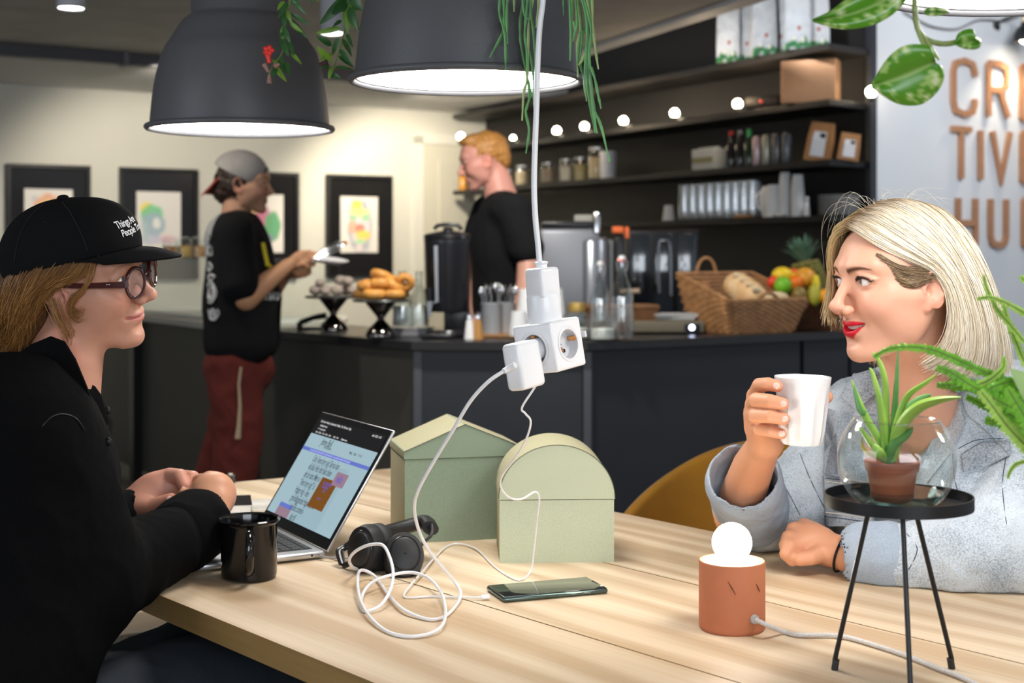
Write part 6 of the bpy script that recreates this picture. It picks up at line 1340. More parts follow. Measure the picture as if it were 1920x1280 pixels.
# ---- hair
hb = SDF(); inv_b = np.array(bM.inverted(), dtype=np.float32); hs_ = bM.to_scale()[0]
hl = SDF(); hl.u(f_ell((0, -.014, .046), (.079, .096, .081)))
hl.u(f_chain([(-.060, -.040, .04), (-.070, -.060, -.02), (-.070, -.070, -.09)], [.030, .026, .022]), .02); hl.u(f_chain([(-.02, -.085, .04), (-.02, -.100, -.02), (-.02, -.110, -.095)], [.03, .028, .024]), .02)
hl.u(f_chain([(.060, -.040, .04), (.074, -.03, -.02), (.070, -.01, -.09)], [.024, .018, .014]), .02)
hl.sub(f_ell((0, .070, -.02), (.075, .060, .085)), .01)
hl.sub(f_ell((-.080, .035, -.010), (.045, .046, .058)), .01); hl.sub(f_cap((0, .0, -.06), (0, .01, -.16), .05), .01)
hbf = lambda P: hl(P@inv_b[:3, :3].T+inv_b[:3, 3])*hs_
V, Fc = mesh_sdf(hbf, (.38, 1.95, 1.0), (.80, 2.35, 1.34), .004); np_mesh('hair_base', xf(V, BI), Fc, m_hairb, bw)
iM = BI @ bM
def G(*pts): return [iM @ Vector(p) for p in pts]
near = [G((.012, .078, .092), (-.020, .085, .086), (-.048, .070, .066), (-.070, .036, .044), (-.079, .008, .030), (-.087, -.014, .005), (-.089, -.022, -.04), (-.080, -.012, -.085), (-.062, .012, -.108)),
        G((.012, .068, .102), (-.028, .068, .096), (-.058, .048, .074), (-.078, .018, .050), (-.086, -.012, .028), (-.093, -.026, -.01), (-.094, -.032, -.055), (-.086, -.024, -.096), (-.066, .002, -.116)),
        G((.012, .050, .113), (-.030, .048, .110), (-.062, .030, .088), (-.084, .000, .056), (-.094, -.026, .018), (-.099, -.040, -.03), (-.097, -.046, -.075), (-.088, -.040, -.112), (-.076, -.026, -.124)),
        G((.012, .025, .124), (-.034, .020, .119), (-.068, .000, .094), (-.088, -.022, .056), (-.099, -.044, .008), (-.102, -.058, -.04), (-.099, -.064, -.085), (-.088, -.060, -.120), (-.078, -.05, -.128)),
        G((.012, -.005, .128), (-.036, -.012, .120), (-.070, -.030, .090), (-.090, -.048, .046), (-.098, -.068, -.005), (-.100, -.080, -.055), (-.095, -.088, -.100), (-.085, -.088, -.128)),
        G((.010, -.040, .122), (-.034, -.046, .112), (-.064, -.062, .080), (-.082, -.080, .034), (-.086, -.098, -.02), (-.086, -.110, -.07), (-.080, -.118, -.110), (-.07, -.12, -.130)),
        G((.008, -.070, .105), (-.026, -.080, .092), (-.046, -.098, .056), (-.056, -.112, .010), (-.058, -.124, -.04), (-.058, -.134, -.085), (-.052, -.142, -.118), (-.046, -.146, -.130)),
        G((.004, -.085, .090), (-.006, -.100, .066), (-.012, -.112, .030), (-.014, -.122, -.02), (-.016, -.132, -.07), (-.014, -.142, -.115), (-.01, -.15, -.128))]
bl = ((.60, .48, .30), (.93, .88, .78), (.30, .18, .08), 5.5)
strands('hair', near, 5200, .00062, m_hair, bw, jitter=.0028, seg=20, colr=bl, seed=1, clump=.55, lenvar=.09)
far = [G((.012, .078, .092), (.034, .088, .080), (.056, .084, .050), (.066, .078, .015), (.066, .082, -.012), (.058, .094, -.038), (.050, .100, -.050)),
       G((.012, .070, .101), (.040, .080, .090), (.066, .070, .056), (.078, .062, .010), (.078, .060, -.03), (.074, .062, -.050)),
       G((.012, .050, .113), (.044, .052, .104), (.076, .040, .064), (.087, .020, .01), (.086, .0, -.045), (.080, -.008, -.090), (.070, .0, -.110)),
       G((.012, .010, .126), (.046, .008, .116), (.080, -.004, .072), (.092, -.010, .01), (.092, -.014, -.05), (.084, -.010, -.100), (.074, .0, -.120)),
       G((.010, -.040, .122), (.044, -.046, .108), (.074, -.056, .064), (.086, -.066, .0), (.086, -.074, -.06), (.08, -.078, -.122)),
       G((.004, -.085, .090), (.020, -.100, .060), (.034, -.112, .010), (.038, -.124, -.05), (.036, -.136, -.122))]
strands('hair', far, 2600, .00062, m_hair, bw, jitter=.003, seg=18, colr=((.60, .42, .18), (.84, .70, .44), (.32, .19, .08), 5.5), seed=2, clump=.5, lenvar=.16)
under = [G((-.050, .072, .052), (-.066, .048, .034), (-.076, .020, .028), (-.082, -.004, .024)), G((-.060, .056, .034), (-.070, .036, .024), (-.077, .014, .022), (-.082, -.006, .020)), G((-.064, .048, .016), (-.072, .030, .010), (-.077, .014, .014), (-.081, .0, .016)), G((-.068, .040, .006), (-.074, .026, .004), (-.077, .016, .010), (-.080, .004, .014))]
strands('hair', under, 1100, .00042, m_hair, bw, jitter=.0022, seg=10, colr=((.12, .065, .03), (.40, .27, .14)), seed=3, lenvar=.3)
fly = [G((.0, .06, .108), (.02, .075, .128), (.045, .085, .118), (.07, .09, .07), (.072, .092, .02)), G((0, .02, .125), (-.01, .01, .140), (-.03, -.01, .138)), G((0, -.03, .125), (-.02, -.05, .132), (-.05, -.07, .11)), G((-.09, -.09, -.05), (-.095, -.12, -.09), (-.08, -.15, -.12))]
strands('loose_hair', fly, 46, .0002, m_hair, bw, jitter=.010, seg=14, colr=((.8, .7, .5), (.9, .85, .7)), seed=5, clump=0, lenvar=.5)
# ---- denim jacket
def denim(name, light, dark):
    m = bpy.data.materials.new(name); m.use_nodes = True; nt = m.node_tree; b = nt.nodes['Principled BSDF']; L = nt.links.new; N = nt.nodes.new
    tc = N('ShaderNodeTexCoord'); n1 = N('ShaderNodeTexNoise'); L(tc.outputs['Object'], n1.inputs[0]); n1.inputs['Scale'].default_value = 420; n1.inputs['Detail'].default_value = 6; n1.inputs['Roughness'].default_value = .75
    n2 = N('ShaderNodeTexNoise'); L(tc.outputs['Object'], n2.inputs[0]); n2.inputs['Scale'].default_value = 14; n2.inputs['Detail'].default_value = 3
    a = N('ShaderNodeMath'); a.operation = 'MULTIPLY_ADD'; L(n2.outputs[0], a.inputs[0]); a.inputs[1].default_value = .55; L(n1.outputs[0], a.inputs[2])
    r = N('ShaderNodeValToRGB'); L(a.outputs[0], r.inputs[0]); r.color_ramp.elements[0].position = .54; r.color_ramp.elements[0].color = (*dark, 1); r.color_ramp.elements[1].position = .84; r.color_ramp.elements[1].color = (*light, 1)
    L(r.outputs[0], b.inputs['Base Color']); b.inputs['Roughness'].default_value = .85; b.inputs['Specular IOR Level'].default_value = .2
    bp = N('ShaderNodeBump'); bp.inputs['Strength'].default_value = .35; bp.inputs['Distance'].default_value = .0008; L(n1.outputs[0], bp.inputs['Height']); L(bp.outputs[0], b.inputs['Normal']); return m
m_den = denim('acid_washed_denim', (.56, .62, .68), (.13, .17, .22)); m_den2 = denim('dark_denim', (.40, .44, .49), (.030, .042, .062)); m_denin = denim('denim_inside', (.38, .45, .54), (.26, .32, .40))
m_stitch = M('stitch_dark', (.03, .04, .06), .8); m_thread = M('thread_pale', (.55, .48, .38), .8)
jt = SDF()
jt.u(f_ell(tuple(W(1728, 930, 2.42)), (.175, .125, .24), R=(0, 0, -.75)))
jt.u(f_cap(tuple(W(1605, 778, 2.47)), tuple(W(1925, 765, 2.27)), .062, .068), .04)
jt.u(f_ell(tuple(W(1715, 1050, 2.45)), (.175, .12, .20), R=(0, 0, -.75)), .05)
jt.u(f_chain(chain_w([(1600, 800, 2.45), (1545, 880, 2.42), (1480, 955, 2.40)]), [.066, .068, .066]), .03)
jt.u(f_chain(chain_w([(1480, 955, 2.40), (1430, 968, 2.37), (1404, 955, 2.34)]), [.062, .060, .058]), .02)
jt.u(f_chain(chain_w([(1940, 785, 2.25), (1950, 900, 2.19), (1915, 1005, 2.14)]), [.074, .084, .084]), .03)
jt.u(f_chain(chain_w([(1905, 1025, 2.13), (1800, 1042, 2.13), (1700, 1048, 2.15), (1640, 1044, 2.17)]), [.082, .070, .052, .045]), .03)
jt.u(f_chain(chain_w([(1822, 765, 2.235), (1800, 840, 2.235), (1780, 920, 2.25)]), [.046, .055, .055]), .03)
jt.sub(f_chain([tuple(bM @ Vector((0, 0, -.05))), tuple(W(1695, 700, 2.15)), tuple(W(1682, 790, 2.17)), tuple(W(1668, 860, 2.18))], [.07, .055, .034, .010]), .010)
jt.sub(f_ell(tuple(W(1715, 715, 2.22)), (.062, .062, .045)), .01); jt.u(f_cap(tuple(W(1812, 722, 2.29)), tuple(W(1930, 745, 2.29)), .050, .055), .02)
jt.sub(f_chain(chain_w([(1396, 900, 2.24), (1402, 925, 2.28), (1425, 955, 2.33)]), [.050, .046, .042]), .004)
jt.sub(f_chain(chain_w([(1560, 1036, 2.20), (1640, 1046, 2.165)]), [.034, .034]), .004)
jw_ = wrinkle(jt, .0062, 22, 3); jw2 = wrinkle(jw_, .0026, 60, 8)
jf = table_clip(jw2, TAB+.0006)
def jclip(P): # lower body below the table edge keeps its shape; only the part over the table is clipped
    d = jw2(P); over = (P[..., 0]+.2666)*(-.765)+(P[..., 1]-3.276)*(-.644)
    return np.where(over > -.012, np.maximum(d, TAB+.0006-P[..., 2]), d)
cloth('jacket', bw, jclip, (.28, 1.98, .56), (1.12, 2.70, 1.24), .0045, m_den, BI)['label'] = 'acid washed pale blue denim jacket'
# rolled cuffs
cf1 = SDF(); cf1.u(f_cap(tuple(W(1396, 905, 2.265)), tuple(W(1412, 958, 2.345)), .062, .060)); cf1.sub(f_cap(tuple(W(1392, 880, 2.23)), tuple(W(1404, 945, 2.32)), .054, .050), .003)
cloth('rolled_cuff', bw, table_clip(wrinkle(cf1, .003, 40, 5)), (.25, 2.1, .72), (.55, 2.5, .98), .0035, m_denin, BI)
cf2 = SDF(); cf2.u(f_cap(tuple(W(1622, 1040, 2.175)), tuple(W(1660, 1044, 2.16)), .050, .055)); cf2.sub(f_cap(tuple(W(1600, 1040, 2.18)), tuple(W(1640, 1044, 2.17)), .040, .041), .003)
cloth('rolled_cuff', bw, table_clip(wrinkle(cf2, .003, 40, 6)), (.4, 2.0, .72), (.72, 2.3, .95), .0035, m_denin, BI)
# lapels, collar, bands, seams
leafpatch('lapel', [(1600, 700, 2.315), (1570, 748, 2.30), (1603, 770, 2.285), (1596, 790, 2.285), (1650, 830, 2.25), (1668, 860, 2.245), (1655, 760, 2.26), (1640, 700, 2.28)], 0, .004, m_den2, bw, BI, surf=jw2)
leafpatch('collar', [(1640, 690, 2.29), (1606, 700, 2.31), (1576, 744, 2.295), (1604, 768, 2.28), (1642, 735, 2.27), (1662, 712, 2.27)], 0, .006, m_den2, bw, BI, surf=jw2)
leafpatch('collar', [(1752, 745, 2.17), (1790, 700, 2.16), (1812, 668, 2.19), (1778, 655, 2.21), (1745, 700, 2.20), (1738, 740, 2.19)], 0, .005, m_den, bw, BI, surf=jw2)
leafpatch('collar_edge', [(1800, 660, 2.17), (1822, 662, 2.17), (1806, 735, 2.15), (1792, 735, 2.15)], 0, .006, m_denin, bw, BI, surf=jw2)
leafpatch('lapel', [(1770, 770, 2.155), (1756, 800, 2.165), (1722, 880, 2.19), (1736, 905, 2.19), (1786, 840, 2.155), (1806, 790, 2.145), (1795, 740, 2.15)], 0, .004, m_den, bw, BI, surf=jw2)
leafpatch('waistband', [(1545, 890, 2.30), (1622, 902, 2.265), (1640, 985, 2.265), (1548, 985, 2.30)], 0, .006, m_den2, bw, BI, surf=jw2)
leafpatch('button_placket', [(1546, 762, 2.33), (1566, 770, 2.32), (1570, 888, 2.29), (1545, 888, 2.30)], 0, .004, m_den2, bw, BI, surf=jw2)
leafpatch('pocket_flap', [(1802, 852, 2.13), (1840, 828, 2.12), (1890, 824, 2.11), (1892, 852, 2.11), (1850, 872, 2.11), (1806, 884, 2.13)], 0, .004, m_den2, bw, BI, surf=jw2)
leafpatch('shirt', [(1578, 975, 2.30), (1612, 975, 2.29), (1606, 1010, 2.29), (1588, 1012, 2.30)], 0, .004, M('yellow_shirt', (.50, .50, .02), .7, noise=(60, .5)), bw, BI)['label'] = 'yellow green shirt under the jacket'
for pts in ([(1548, 760), (1546, 820), (1545, 890)], [(1810, 700), (1840, 690), (1880, 700)], [(1790, 845), (1830, 825), (1880, 822)], [(1786, 850), (1790, 900), (1800, 930)], [(1440, 880), (1470, 910), (1500, 965)], [(1500, 850), (1520, 900), (1545, 950)], [(1900, 800), (1880, 900), (1890, 1000)], [(1700, 1000), (1720, 1030), (1700, 1075)]):
    seam('seam', jw2, pts, .0006, m_stitch, bw, BI)
for dy in (8, 14, 72, 80): mb = MB(); mb.tube([BI @ W(1547, 888+dy, 2.29), BI @ W(1590, 893+dy, 2.275), BI @ W(1634, 900+dy, 2.255)], .0008, 5); mb.build('seam', m_thread if dy in (14, 72) else m_stitch, bw)
# bracelet
mb = MB(); c_ = W(1580, 1036, 2.195); ax = (W(1570, 1034, 2.20)-W(1610, 1042, 2.18)).normalized(); u_ = ax.cross(Vector((0, 0, 1))).normalized(); v_ = ax.cross(u_)
mb.tube([BI @ (c_+u_*.0300*cos(a)+v_*.0300*sin(a)+ax*.006*sin(a)) for a in np.linspace(0, 2*pi, 40)[:-1]], .0019, 8, closed=True); mb.build('hair_tie', m_black, bw)['label'] = 'thin black band round the wrist'
# trousers
tr = SDF(); tr.u(f_cap((.72, 2.52, .60), (.66, 2.52, .54), .13, .12)); tr.u(f_cap((.66, 2.50, .56), (.38, 2.30, .56), .10, .085), .03); tr.u(f_cap((.78, 2.50, .56), (.62, 2.20, .56), .10, .085), .03)
tr.u(f_chain([(.38, 2.30, .56), (.36, 2.34, .12)], [.08, .055]), .02); tr.u(f_chain([(.62, 2.20, .56), (.60, 2.26, .12)], [.08, .055]), .02)
m_navy = M('navy_denim', (.020, .026, .036), .85, fine=(700, .3), noise=(8, .25))
cloth('trousers', bw, tr, (.2, 1.95, .05), (1.05, 2.75, .78), .010, m_navy, BI)
for a, b in (((.34, 2.33, .04), (.27, 2.23, .035)), ((.58, 2.25, .04), (.52, 2.14, .035))):
    mb = MB(); mb.add([], []); mb.sph(((a[0]+b[0])/2, (a[1]+b[1])/2, .045), (.055, .11, .045), 16, 10, rot=(0, 0, -.5)); m2 = MB(); m2.add(mb.v, mb.f, BI); m2.build('shoe', m_black, bw)
shell_chair('shell_chair', 'dark upholstered chair the blonde woman sits on', (.72, 2.56, 0), radians(-36), M('dark_fabric', (.02, .02, .022), .9), w=.50, h=.40, seat=.43)

# ================================================================ woman in cap
o_ = (-.72, 1.86, .45); lw_ = thing('person', 'person in black cap, round brown glasses and black overshirt at the left', 'person', o_); LI = Matrix.Translation(o_).inverted(); iL = LI @ lM
B = Body()
nk = [(f_chain([tuple(lM @ Vector((0, -.022, -.045))), tuple(W(120, 690, 2.06)), tuple(W(105, 760, 2.05))], [.050, .054, .062]), .024)]
f_lhead = add_head(B, LW, lM, nk)
nh = SDF()   # near (right) hand
nh.u(f_chain(chain_w([(330, 1010, 2.19), (372, 975, 2.245), (392, 950, 2.27)]), [.034, .029, .029]))
nh.u(f_ell(tuple(W(398, 930, 2.285)), (.038, .028, .040), R=(0, .45, .3)), .014)
kn2 = [(393, 900, 2.30, .0130), (408, 914, 2.285, .0135), (414, 934, 2.27, .0130), (413, 955, 2.262, .0120)]
for x, y, d, r_ in kn2: nh.u(f_cap(tuple(W(395, 950, 2.27)), tuple(W(x, y, d)), .016, r_), .012)
for (x, y, d, r_), e in zip(kn2, ((372, 900, 2.33), (380, 915, 2.33), (385, 935, 2.32), (388, 955, 2.31))): nh.u(f_cap(tuple(W(x, y, d)), tuple(W(*e)), r_*.92, r_*.8), .006)
nh.u(f_chain(chain_w([(378, 950, 2.275), (362, 932, 2.275), (346, 926, 2.285)]), [.019, .0125, .0105]), .008)
V, Fc = mesh_sdf(table_clip(nh), *bounds(chain_w([(320, 1020, 2.2), (430, 880, 2.35)]), .06), .0018); B.add(V, Fc, hand_col(V, (.60, .30, .18), [W(x, y, d) for x, y, d, r_ in kn2]))
fh = SDF()   # far (left) hand, palm turned to us
fh.u(f_chain(chain_w([(150, 985, 2.34), (225, 960, 2.345), (262, 945, 2.345)]), [.036, .031, .028]))
fh.u(f_ell(tuple(W(292, 925, 2.35)), (.044, .020, .036), R=(0, -.35, .1)), .016)
for pts, rs in (([(285, 905, 2.36), (318, 892, 2.352), (337, 893, 2.335), (347, 912, 2.318)], [.017, .0135, .0125, .0098]), ([(290, 912, 2.375), (340, 895, 2.375), (361, 896, 2.355), (362, 915, 2.335)], [.016, .0130, .0122, .0098]),
                ([(290, 922, 2.385), (345, 905, 2.395), (368, 905, 2.385), (372, 922, 2.365)], [.015, .0125, .0115, .0095]), ([(285, 938, 2.38), (335, 925, 2.40), (360, 930, 2.395)], [.014, .0115, .010])): fh.u(f_chain(chain_w(pts), rs), .004)
fh.u(f_chain(chain_w([(262, 950, 2.33), (285, 952, 2.318), (306, 942, 2.312), (321, 936, 2.308)]), [.020, .0145, .0122, .0105]), .007)
V, Fc = mesh_sdf(table_clip(fh), *bounds(chain_w([(150, 1000, 2.3), (380, 880, 2.4)]), .06), .0018); B.add(V, Fc, hand_col(V, (.56, .27, .19), [W(347, 912, 2.318), W(321, 936, 2.308)]))
ts = SDF(); ts.u(f_chain([tuple(W(45, 900, 2.0)), (-.76, 1.88, .58)], [.07, .10])); 
legs_l = (((-.72, 1.84, .55), (-.36, 2.22, .585)), ((-.66, 1.96, .54), (-.46, 2.34, .575)))
for a, b in legs_l: ts.u(f_cap(a, b, .08, .065), .02); ts.u(f_chain([b, (b[0]-.02, b[1]-.04, .10), (b[0]+.05, b[1]+.03, .045)], [.06, .04, .035]), .02)
V, Fc = mesh_sdf(ts, (-1.0, 1.6, 0), (-.15, 2.55, 1.15), .012); B.add(V, Fc, np.ones((len(V), 3))*np.array((.7, .4, .3)))
B.build(lw_, m_skin, LI); eyes(lw_, lM, LW, LI, gaze=(-.05, 1, .03), iris=(.07, .09, .10))
mb = MB()
for p_, n_, w in ((W(344, 917, 2.308), Vector((.3, -1, .2)), .005), (W(316, 936, 2.298), Vector((-.1, -1, .5)), .0062)): m2 = MB(); m2.sph((0, 0, 0), (w, w*.8, .002), 12, 8); Mt = n_.to_track_quat('Z', 'X').to_matrix().to_4x4(); Mt.translation = p_; mb.add(m2.v, m2.f, LI @ Mt)
mb.build('fingernails', m_nail, lw_)
# hair under the cap
hl2 = SDF(); hl2.u(f_ell((0, -.014, .040), (.0785, .096, .080))); hl2.u(f_chain([(.062, -.030, .02), (.066, -.056, -.03), (.060, -.090, -.085)], [.024, .026, .026]), .02); hl2.u(f_chain([(.01, -.085, .02), (.02, -.10, -.04), (.03, -.12, -.10)], [.034, .034, .03]), .03); hl2.u(f_chain([(-.06, -.03, .02), (-.066, -.056, -.04), (-.05, -.09, -.09)], [.024, .026, .026]), .02)
hl2.sub(f_ell((0, .075, -.02), (.080, .062, .085)), .01); hl2.sub(f_ell((.080, .035, -.02), (.04, .040, .05)), .008); hl2.sub(f_cap((0, .01, -.06), (0, .0, -.18), .052), .01)
inv_l = np.array(lM.inverted(), dtype=np.float32); ls_ = lM.to_scale()[0]
V, Fc = mesh_sdf(lambda P: hl2(P@inv_l[:3, :3].T+inv_l[:3, 3])*ls_, (-.80, 1.90, 1.02), (-.45, 2.25, 1.36), .004); np_mesh('hair_base', xf(V, LI), Fc, m_hairl, lw_)
def GL_(*pts): return [iL @ Vector(p) for p in pts]
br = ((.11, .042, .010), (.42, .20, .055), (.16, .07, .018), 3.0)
gl1 = [GL_((.056, .066, .062), (.068, .050, .036), (.078, .022, .026), (.086, -.004, .020), (.090, -.026, .0), (.088, -.045, -.03)),
       GL_((.064, .045, .062), (.078, .026, .034), (.086, .000, .024), (.093, -.026, .004), (.094, -.046, -.026), (.088, -.066, -.060), (.08, -.082, -.085)),
       GL_((.068, .020, .062), (.086, .000, .034), (.093, -.024, .016), (.096, -.046, -.014), (.092, -.066, -.050), (.084, -.086, -.082), (.07, -.10, -.10)),
       GL_((.070, -.010, .058), (.090, -.030, .030), (.095, -.050, .000), (.092, -.070, -.040), (.084, -.092, -.075), (.074, -.108, -.10)),
       GL_((.064, -.040, .052), (.084, -.058, .020), (.088, -.078, -.020), (.080, -.098, -.060), (.070, -.118, -.092)),
       GL_((.054, -.068, .046), (.070, -.085, .010), (.070, -.104, -.035), (.062, -.120, -.075), (.055, -.135, -.10)),
       GL_((.036, -.084, .040), (.046, -.104, .0), (.046, -.120, -.05), (.04, -.138, -.10)), GL_((.010, -.090, .036), (.01, -.115, -.01), (.01, -.13, -.06), (.01, -.15, -.105))]
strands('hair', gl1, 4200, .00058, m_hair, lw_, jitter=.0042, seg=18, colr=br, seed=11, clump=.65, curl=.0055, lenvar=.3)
gl2 = [GL_((.058, .062, .060), (.072, .056, .026), (.079, .040, .008), (.082, .022, -.004), (.084, .022, -.018), (.082, .034, -.024), (.080, .040, -.014)), GL_((.062, .055, .058), (.076, .046, .018), (.083, .030, -.002), (.085, .018, -.022), (.082, .026, -.040), (.080, .036, -.034))]
strands('hair', gl2, 200, .00042, m_hair, lw_, jitter=.0022, seg=22, colr=((.20, .085, .02), (.42, .20, .06)), seed=12, clump=.3, curl=.0026, lenvar=.3)
gl3 = [GL_((.086, .0, .0), (.088, .008, -.03), (.080, .014, -.052), (.072, .006, -.075), (.070, .022, -.094), (.068, .036, -.102)), GL_((.088, -.01, .0), (.090, .0, -.04), (.082, .006, -.065), (.074, -.004, -.085), (.072, .010, -.11))]
strands('loose_hair', gl3, 46, .0004, m_hair, lw_, jitter=.0045, seg=22, colr=((.24, .10, .025), (.5, .26, .09)), seed=13, clump=0, curl=.003, lenvar=.4)
gl4 = [GL_((.07, -.09, -.06), (.075, -.11, -.10), (.06, -.10, -.125), (.07, -.13, -.14)), GL_((.04, -.11, -.06), (.05, -.14, -.11), (.04, -.12, -.14), (.06, -.15, -.15)), GL_((.08, -.06, -.06), (.085, -.07, -.095), (.07, -.05, -.115), (.08, -.08, -.13))]
strands('loose_hair', gl4, 420, .00035, m_hair, lw_, jitter=.012, seg=18, colr=((.20, .09, .02), (.55, .32, .12)), seed=14, clump=0, curl=.006, lenvar=.5)
# cap
cp = thing('cap_frame', 'x', 'x'); bpy.data.objects.remove(cp)
cn = Vector((0, -.235, 1)).normalized()
capR = lambda P: np.zeros(len(P))
cs = SDF(); cs.u(f_ell((0, -.010, .040), (.0860, .1115, .0925))); cs.u(f_ell((0, .035, .075), (.070, .062, .052)), .02)
def capf(Pl):
    d = cs(Pl)-.0015*np.abs(vnoise(Pl*np.array([1, 1, 1.6], np.float32), 42, 4)); return np.maximum(d, -(Pl@np.array([-.165, -.195, 1], np.float32)/1.03-.0325))
capw = lambda P: capf(P@inv_l[:3, :3].T+inv_l[:3, 3])*ls_
m_cap = M('cap_cotton', (.006, .006, .0065), .9, spec=.12, fine=(900, .3), bump=(900, .25, .0006))
V, Fc = mesh_sdf(capw, (-.82, 1.88, 1.10), (-.42, 2.28, 1.42), .0026)
cap = np_mesh('cap', xf(V, LI), Fc, m_cap, lw_, label='plain black cotton cap with white lettering')
def capL(name, mb, mat): m2 = MB(); m2.add(mb.v, mb.f, iL); o = m2.build(name, mat, cap); return o
def on_cap(y, z, x=.2, lift=.001):      # ray from the right side onto the crown
    xs = np.linspace(.2, 0, 400); P = np.stack([xs, np.full_like(xs, y), np.full_like(xs, z)], -1).astype(np.float32); v = capf(P); k = int(np.argmax(v < lift)); return Vector((float(xs[k]), y, z))
mb = MB(); NB = 22; V_ = []; Fq = []
for j in range(7):
    t = j/6
    for i in range(NB+1):
        a = (i/NB-.5)*2*1.22; ix = .083*sin(a); iy = -.008+.106*cos(a); ox = .088*sin(a*.93); oy = iy+.068*cos(a*.62)**.8 if True else 0; x = ix+(ox-ix)*t; y = iy+(oy-iy)*t
        z0_ = .0345+.165*x+.195*iy; zc_ = z0_*(1-t)+(.037+.19*x-.5*x*x)*t; V_.append((x, y, zc_+.004*sin(pi*t)))
for j in range(6):
    for i in range(NB): a = j*(NB+1)+i; Fq.append((a, a+1, a+NB+2, a+NB+1))
me = bpy.data.meshes.new('cap_brim'); me.from_pydata([tuple(iL @ Vector(v)) for v in V_], [], Fq); bm = bmesh.new(); bm.from_mesh(me); bmesh.ops.recalc_face_normals(bm, faces=bm.faces); bmesh.ops.solidify(bm, geom=bm.faces[:], thickness=.0032); bm.to_mesh(me); bm.free(); me.materials.append(m_cap); me.shade_smooth(); me.set_sharp_from_angle(angle=radians(50))
ob = bpy.data.objects.new('cap_brim', me); COL.objects.link(ob); ob.parent = cap
mb = MB(); mb.sph((0, -.008, .1345), (.009, .009, .0045), 18, 10); capL('cap_button', mb, m_cap)
for pts in ([(.0, .132), (.022, .122), (.040, .105), (.052, .082), (.055, .068)], [(-.03, .130), (-.045, .112), (-.056, .08), (-.062, .05)]):
    mb = MB(); mb.tube([on_cap(y, z) for y, z in [(q.x, q.y) for q in cr([(a, b, 0) for a, b in pts], 5)]], .0008, 5); capL('panel_seam', mb, M('cap_seam', (.005, .005, .005), .9))
e = on_cap(-.012, .108); mb = MB(); mb.tube([e+Vector((0, .0035*cos(a), .0035*sin(a))) for a in np.linspace(0, 2*pi, 14)[:-1]], .0009, 6, closed=True); capL('eyelet', mb, m_black)
# lettering on the crown
m_let = M('white_thread', (.78, .78, .78), .7)
def cap_text(txt, y0, z0, size, sx, ang=.0):
    cu = bpy.data.curves.new('t', 'FONT'); cu.body = txt; cu.size = size; cu.offset = size*.012; cu.space_character = .92; t = bpy.data.objects.new('t', cu); COL.objects.link(t); dg = bpy.context.evaluated_depsgraph_get(); me = bpy.data.meshes.new_from_object(t.evaluated_get(dg)); bpy.data.objects.remove(t)
    bm = bmesh.new(); bm.from_mesh(me); bmesh.ops.triangulate(bm, faces=bm.faces[:]); bmesh.ops.subdivide_edges(bm, edges=[e for e in bm.edges if e.calc_length() > .003], cuts=2, use_grid_fill=False); bm.to_mesh(me); bm.free()
    a0 = .76; R_ = .085
    for v in me.vertices:
        s_ = v.co.x*sx; h_ = v.co.y; th = y0-s_/.098; z = z0+h_+s_*ang; d_ = Vector((sin(th), cos(th), 0)); rs = np.linspace(.15, .06, 900); P = np.stack([d_.x*rs, d_.y*rs-.010, np.full_like(rs, z)], -1).astype(np.float32); k = int(np.argmax(capf(P) < .0012)); v.co = iL @ Vector((float(P[k, 0]), float(P[k, 1]), z))
    me.materials.clear(); me.materials.append(m_let); o = bpy.data.objects.new('lettering', me); COL.objects.link(o); o.parent = cap
cap_text('Things Are', .34, .0905, .0150, .80, .0); cap_text('People Too', .30, .0770, .0150, .80, .0)
# glasses
m_fr = M('glasses_brown', (.055, .012, .010), .12, coat=.6); gl = bpy.data.objects.new('glasses', None)
def GLm(name, mb, mat, par): m2 = MB(); m2.add(mb.v, mb.f, iL); return m2.build(name, mat, par)
gy, gz = .1090, .0050
def lens_pt(q, a, r, dz=0): return Vector((q*.0315+r*cos(a), gy-.06*(r*cos(a)*q+.0)*.9-.10*r*sin(a)*0-.06*abs(r*cos(a)), gz+r*sin(a)))
mb = MB()
for q in (-1, 1):
    pts = [Vector((q*.0325+.0225*cos(a), gy-.0035*(1+cos(a)*q)*1.4, gz+.0225*sin(a)*1.02)) for a in np.linspace(0, 2*pi, 41)[:-1]]
    mb.tube(pts, .0024, 10, closed=True, flat=1.3)
mb.tube([(-.0115, gy+.001, gz+.006), (-.006, gy+.004, gz+.0095), (0, gy+.005, gz+.0105), (.006, gy+.004, gz+.0095), (.0115, gy+.001, gz+.006)], .0026, 8)
gf = GLm('glasses', mb, m_fr, lw_); gf['label'] = 'round dark brown acetate glasses'
for q in (-1, 1):
    pts = [(q*.0545, gy-.0065, gz+.0055, .0052, .0022), (q*.0600, gy-.008, gz+.006, .0052, .0024), (q*.0640, gy-.014, gz+.0065, .0050, .0018), (q*.0700, gy-.034, gz+.0085, .0044, .0014), (q*.0765, .040, gz+.0105, .0038, .0012), (q*.0800, .010, gz+.013, .0034, .0012), (q*.0815, -.006, gz+.009, .0030, .0012)]
    mb = MB(); vs = []
    for x, y, z, hh, th in pts: vs += [(x-th, y, z-hh), (x+th, y, z-hh), (x+th, y, z+hh), (x-th, y, z+hh)]
    mb.add(vs, [(4*k+a, 4*k+(a+1) % 4, 4*k+4+(a+1) % 4, 4*k+4+a) for k in range(len(pts)-1) for a in range(4)]+[(3, 2, 1, 0), tuple(len(vs)-4+a for a in range(4))]); GLm('temple_arm', mb, m_fr, gf)
mb = MB()
mb = MB()
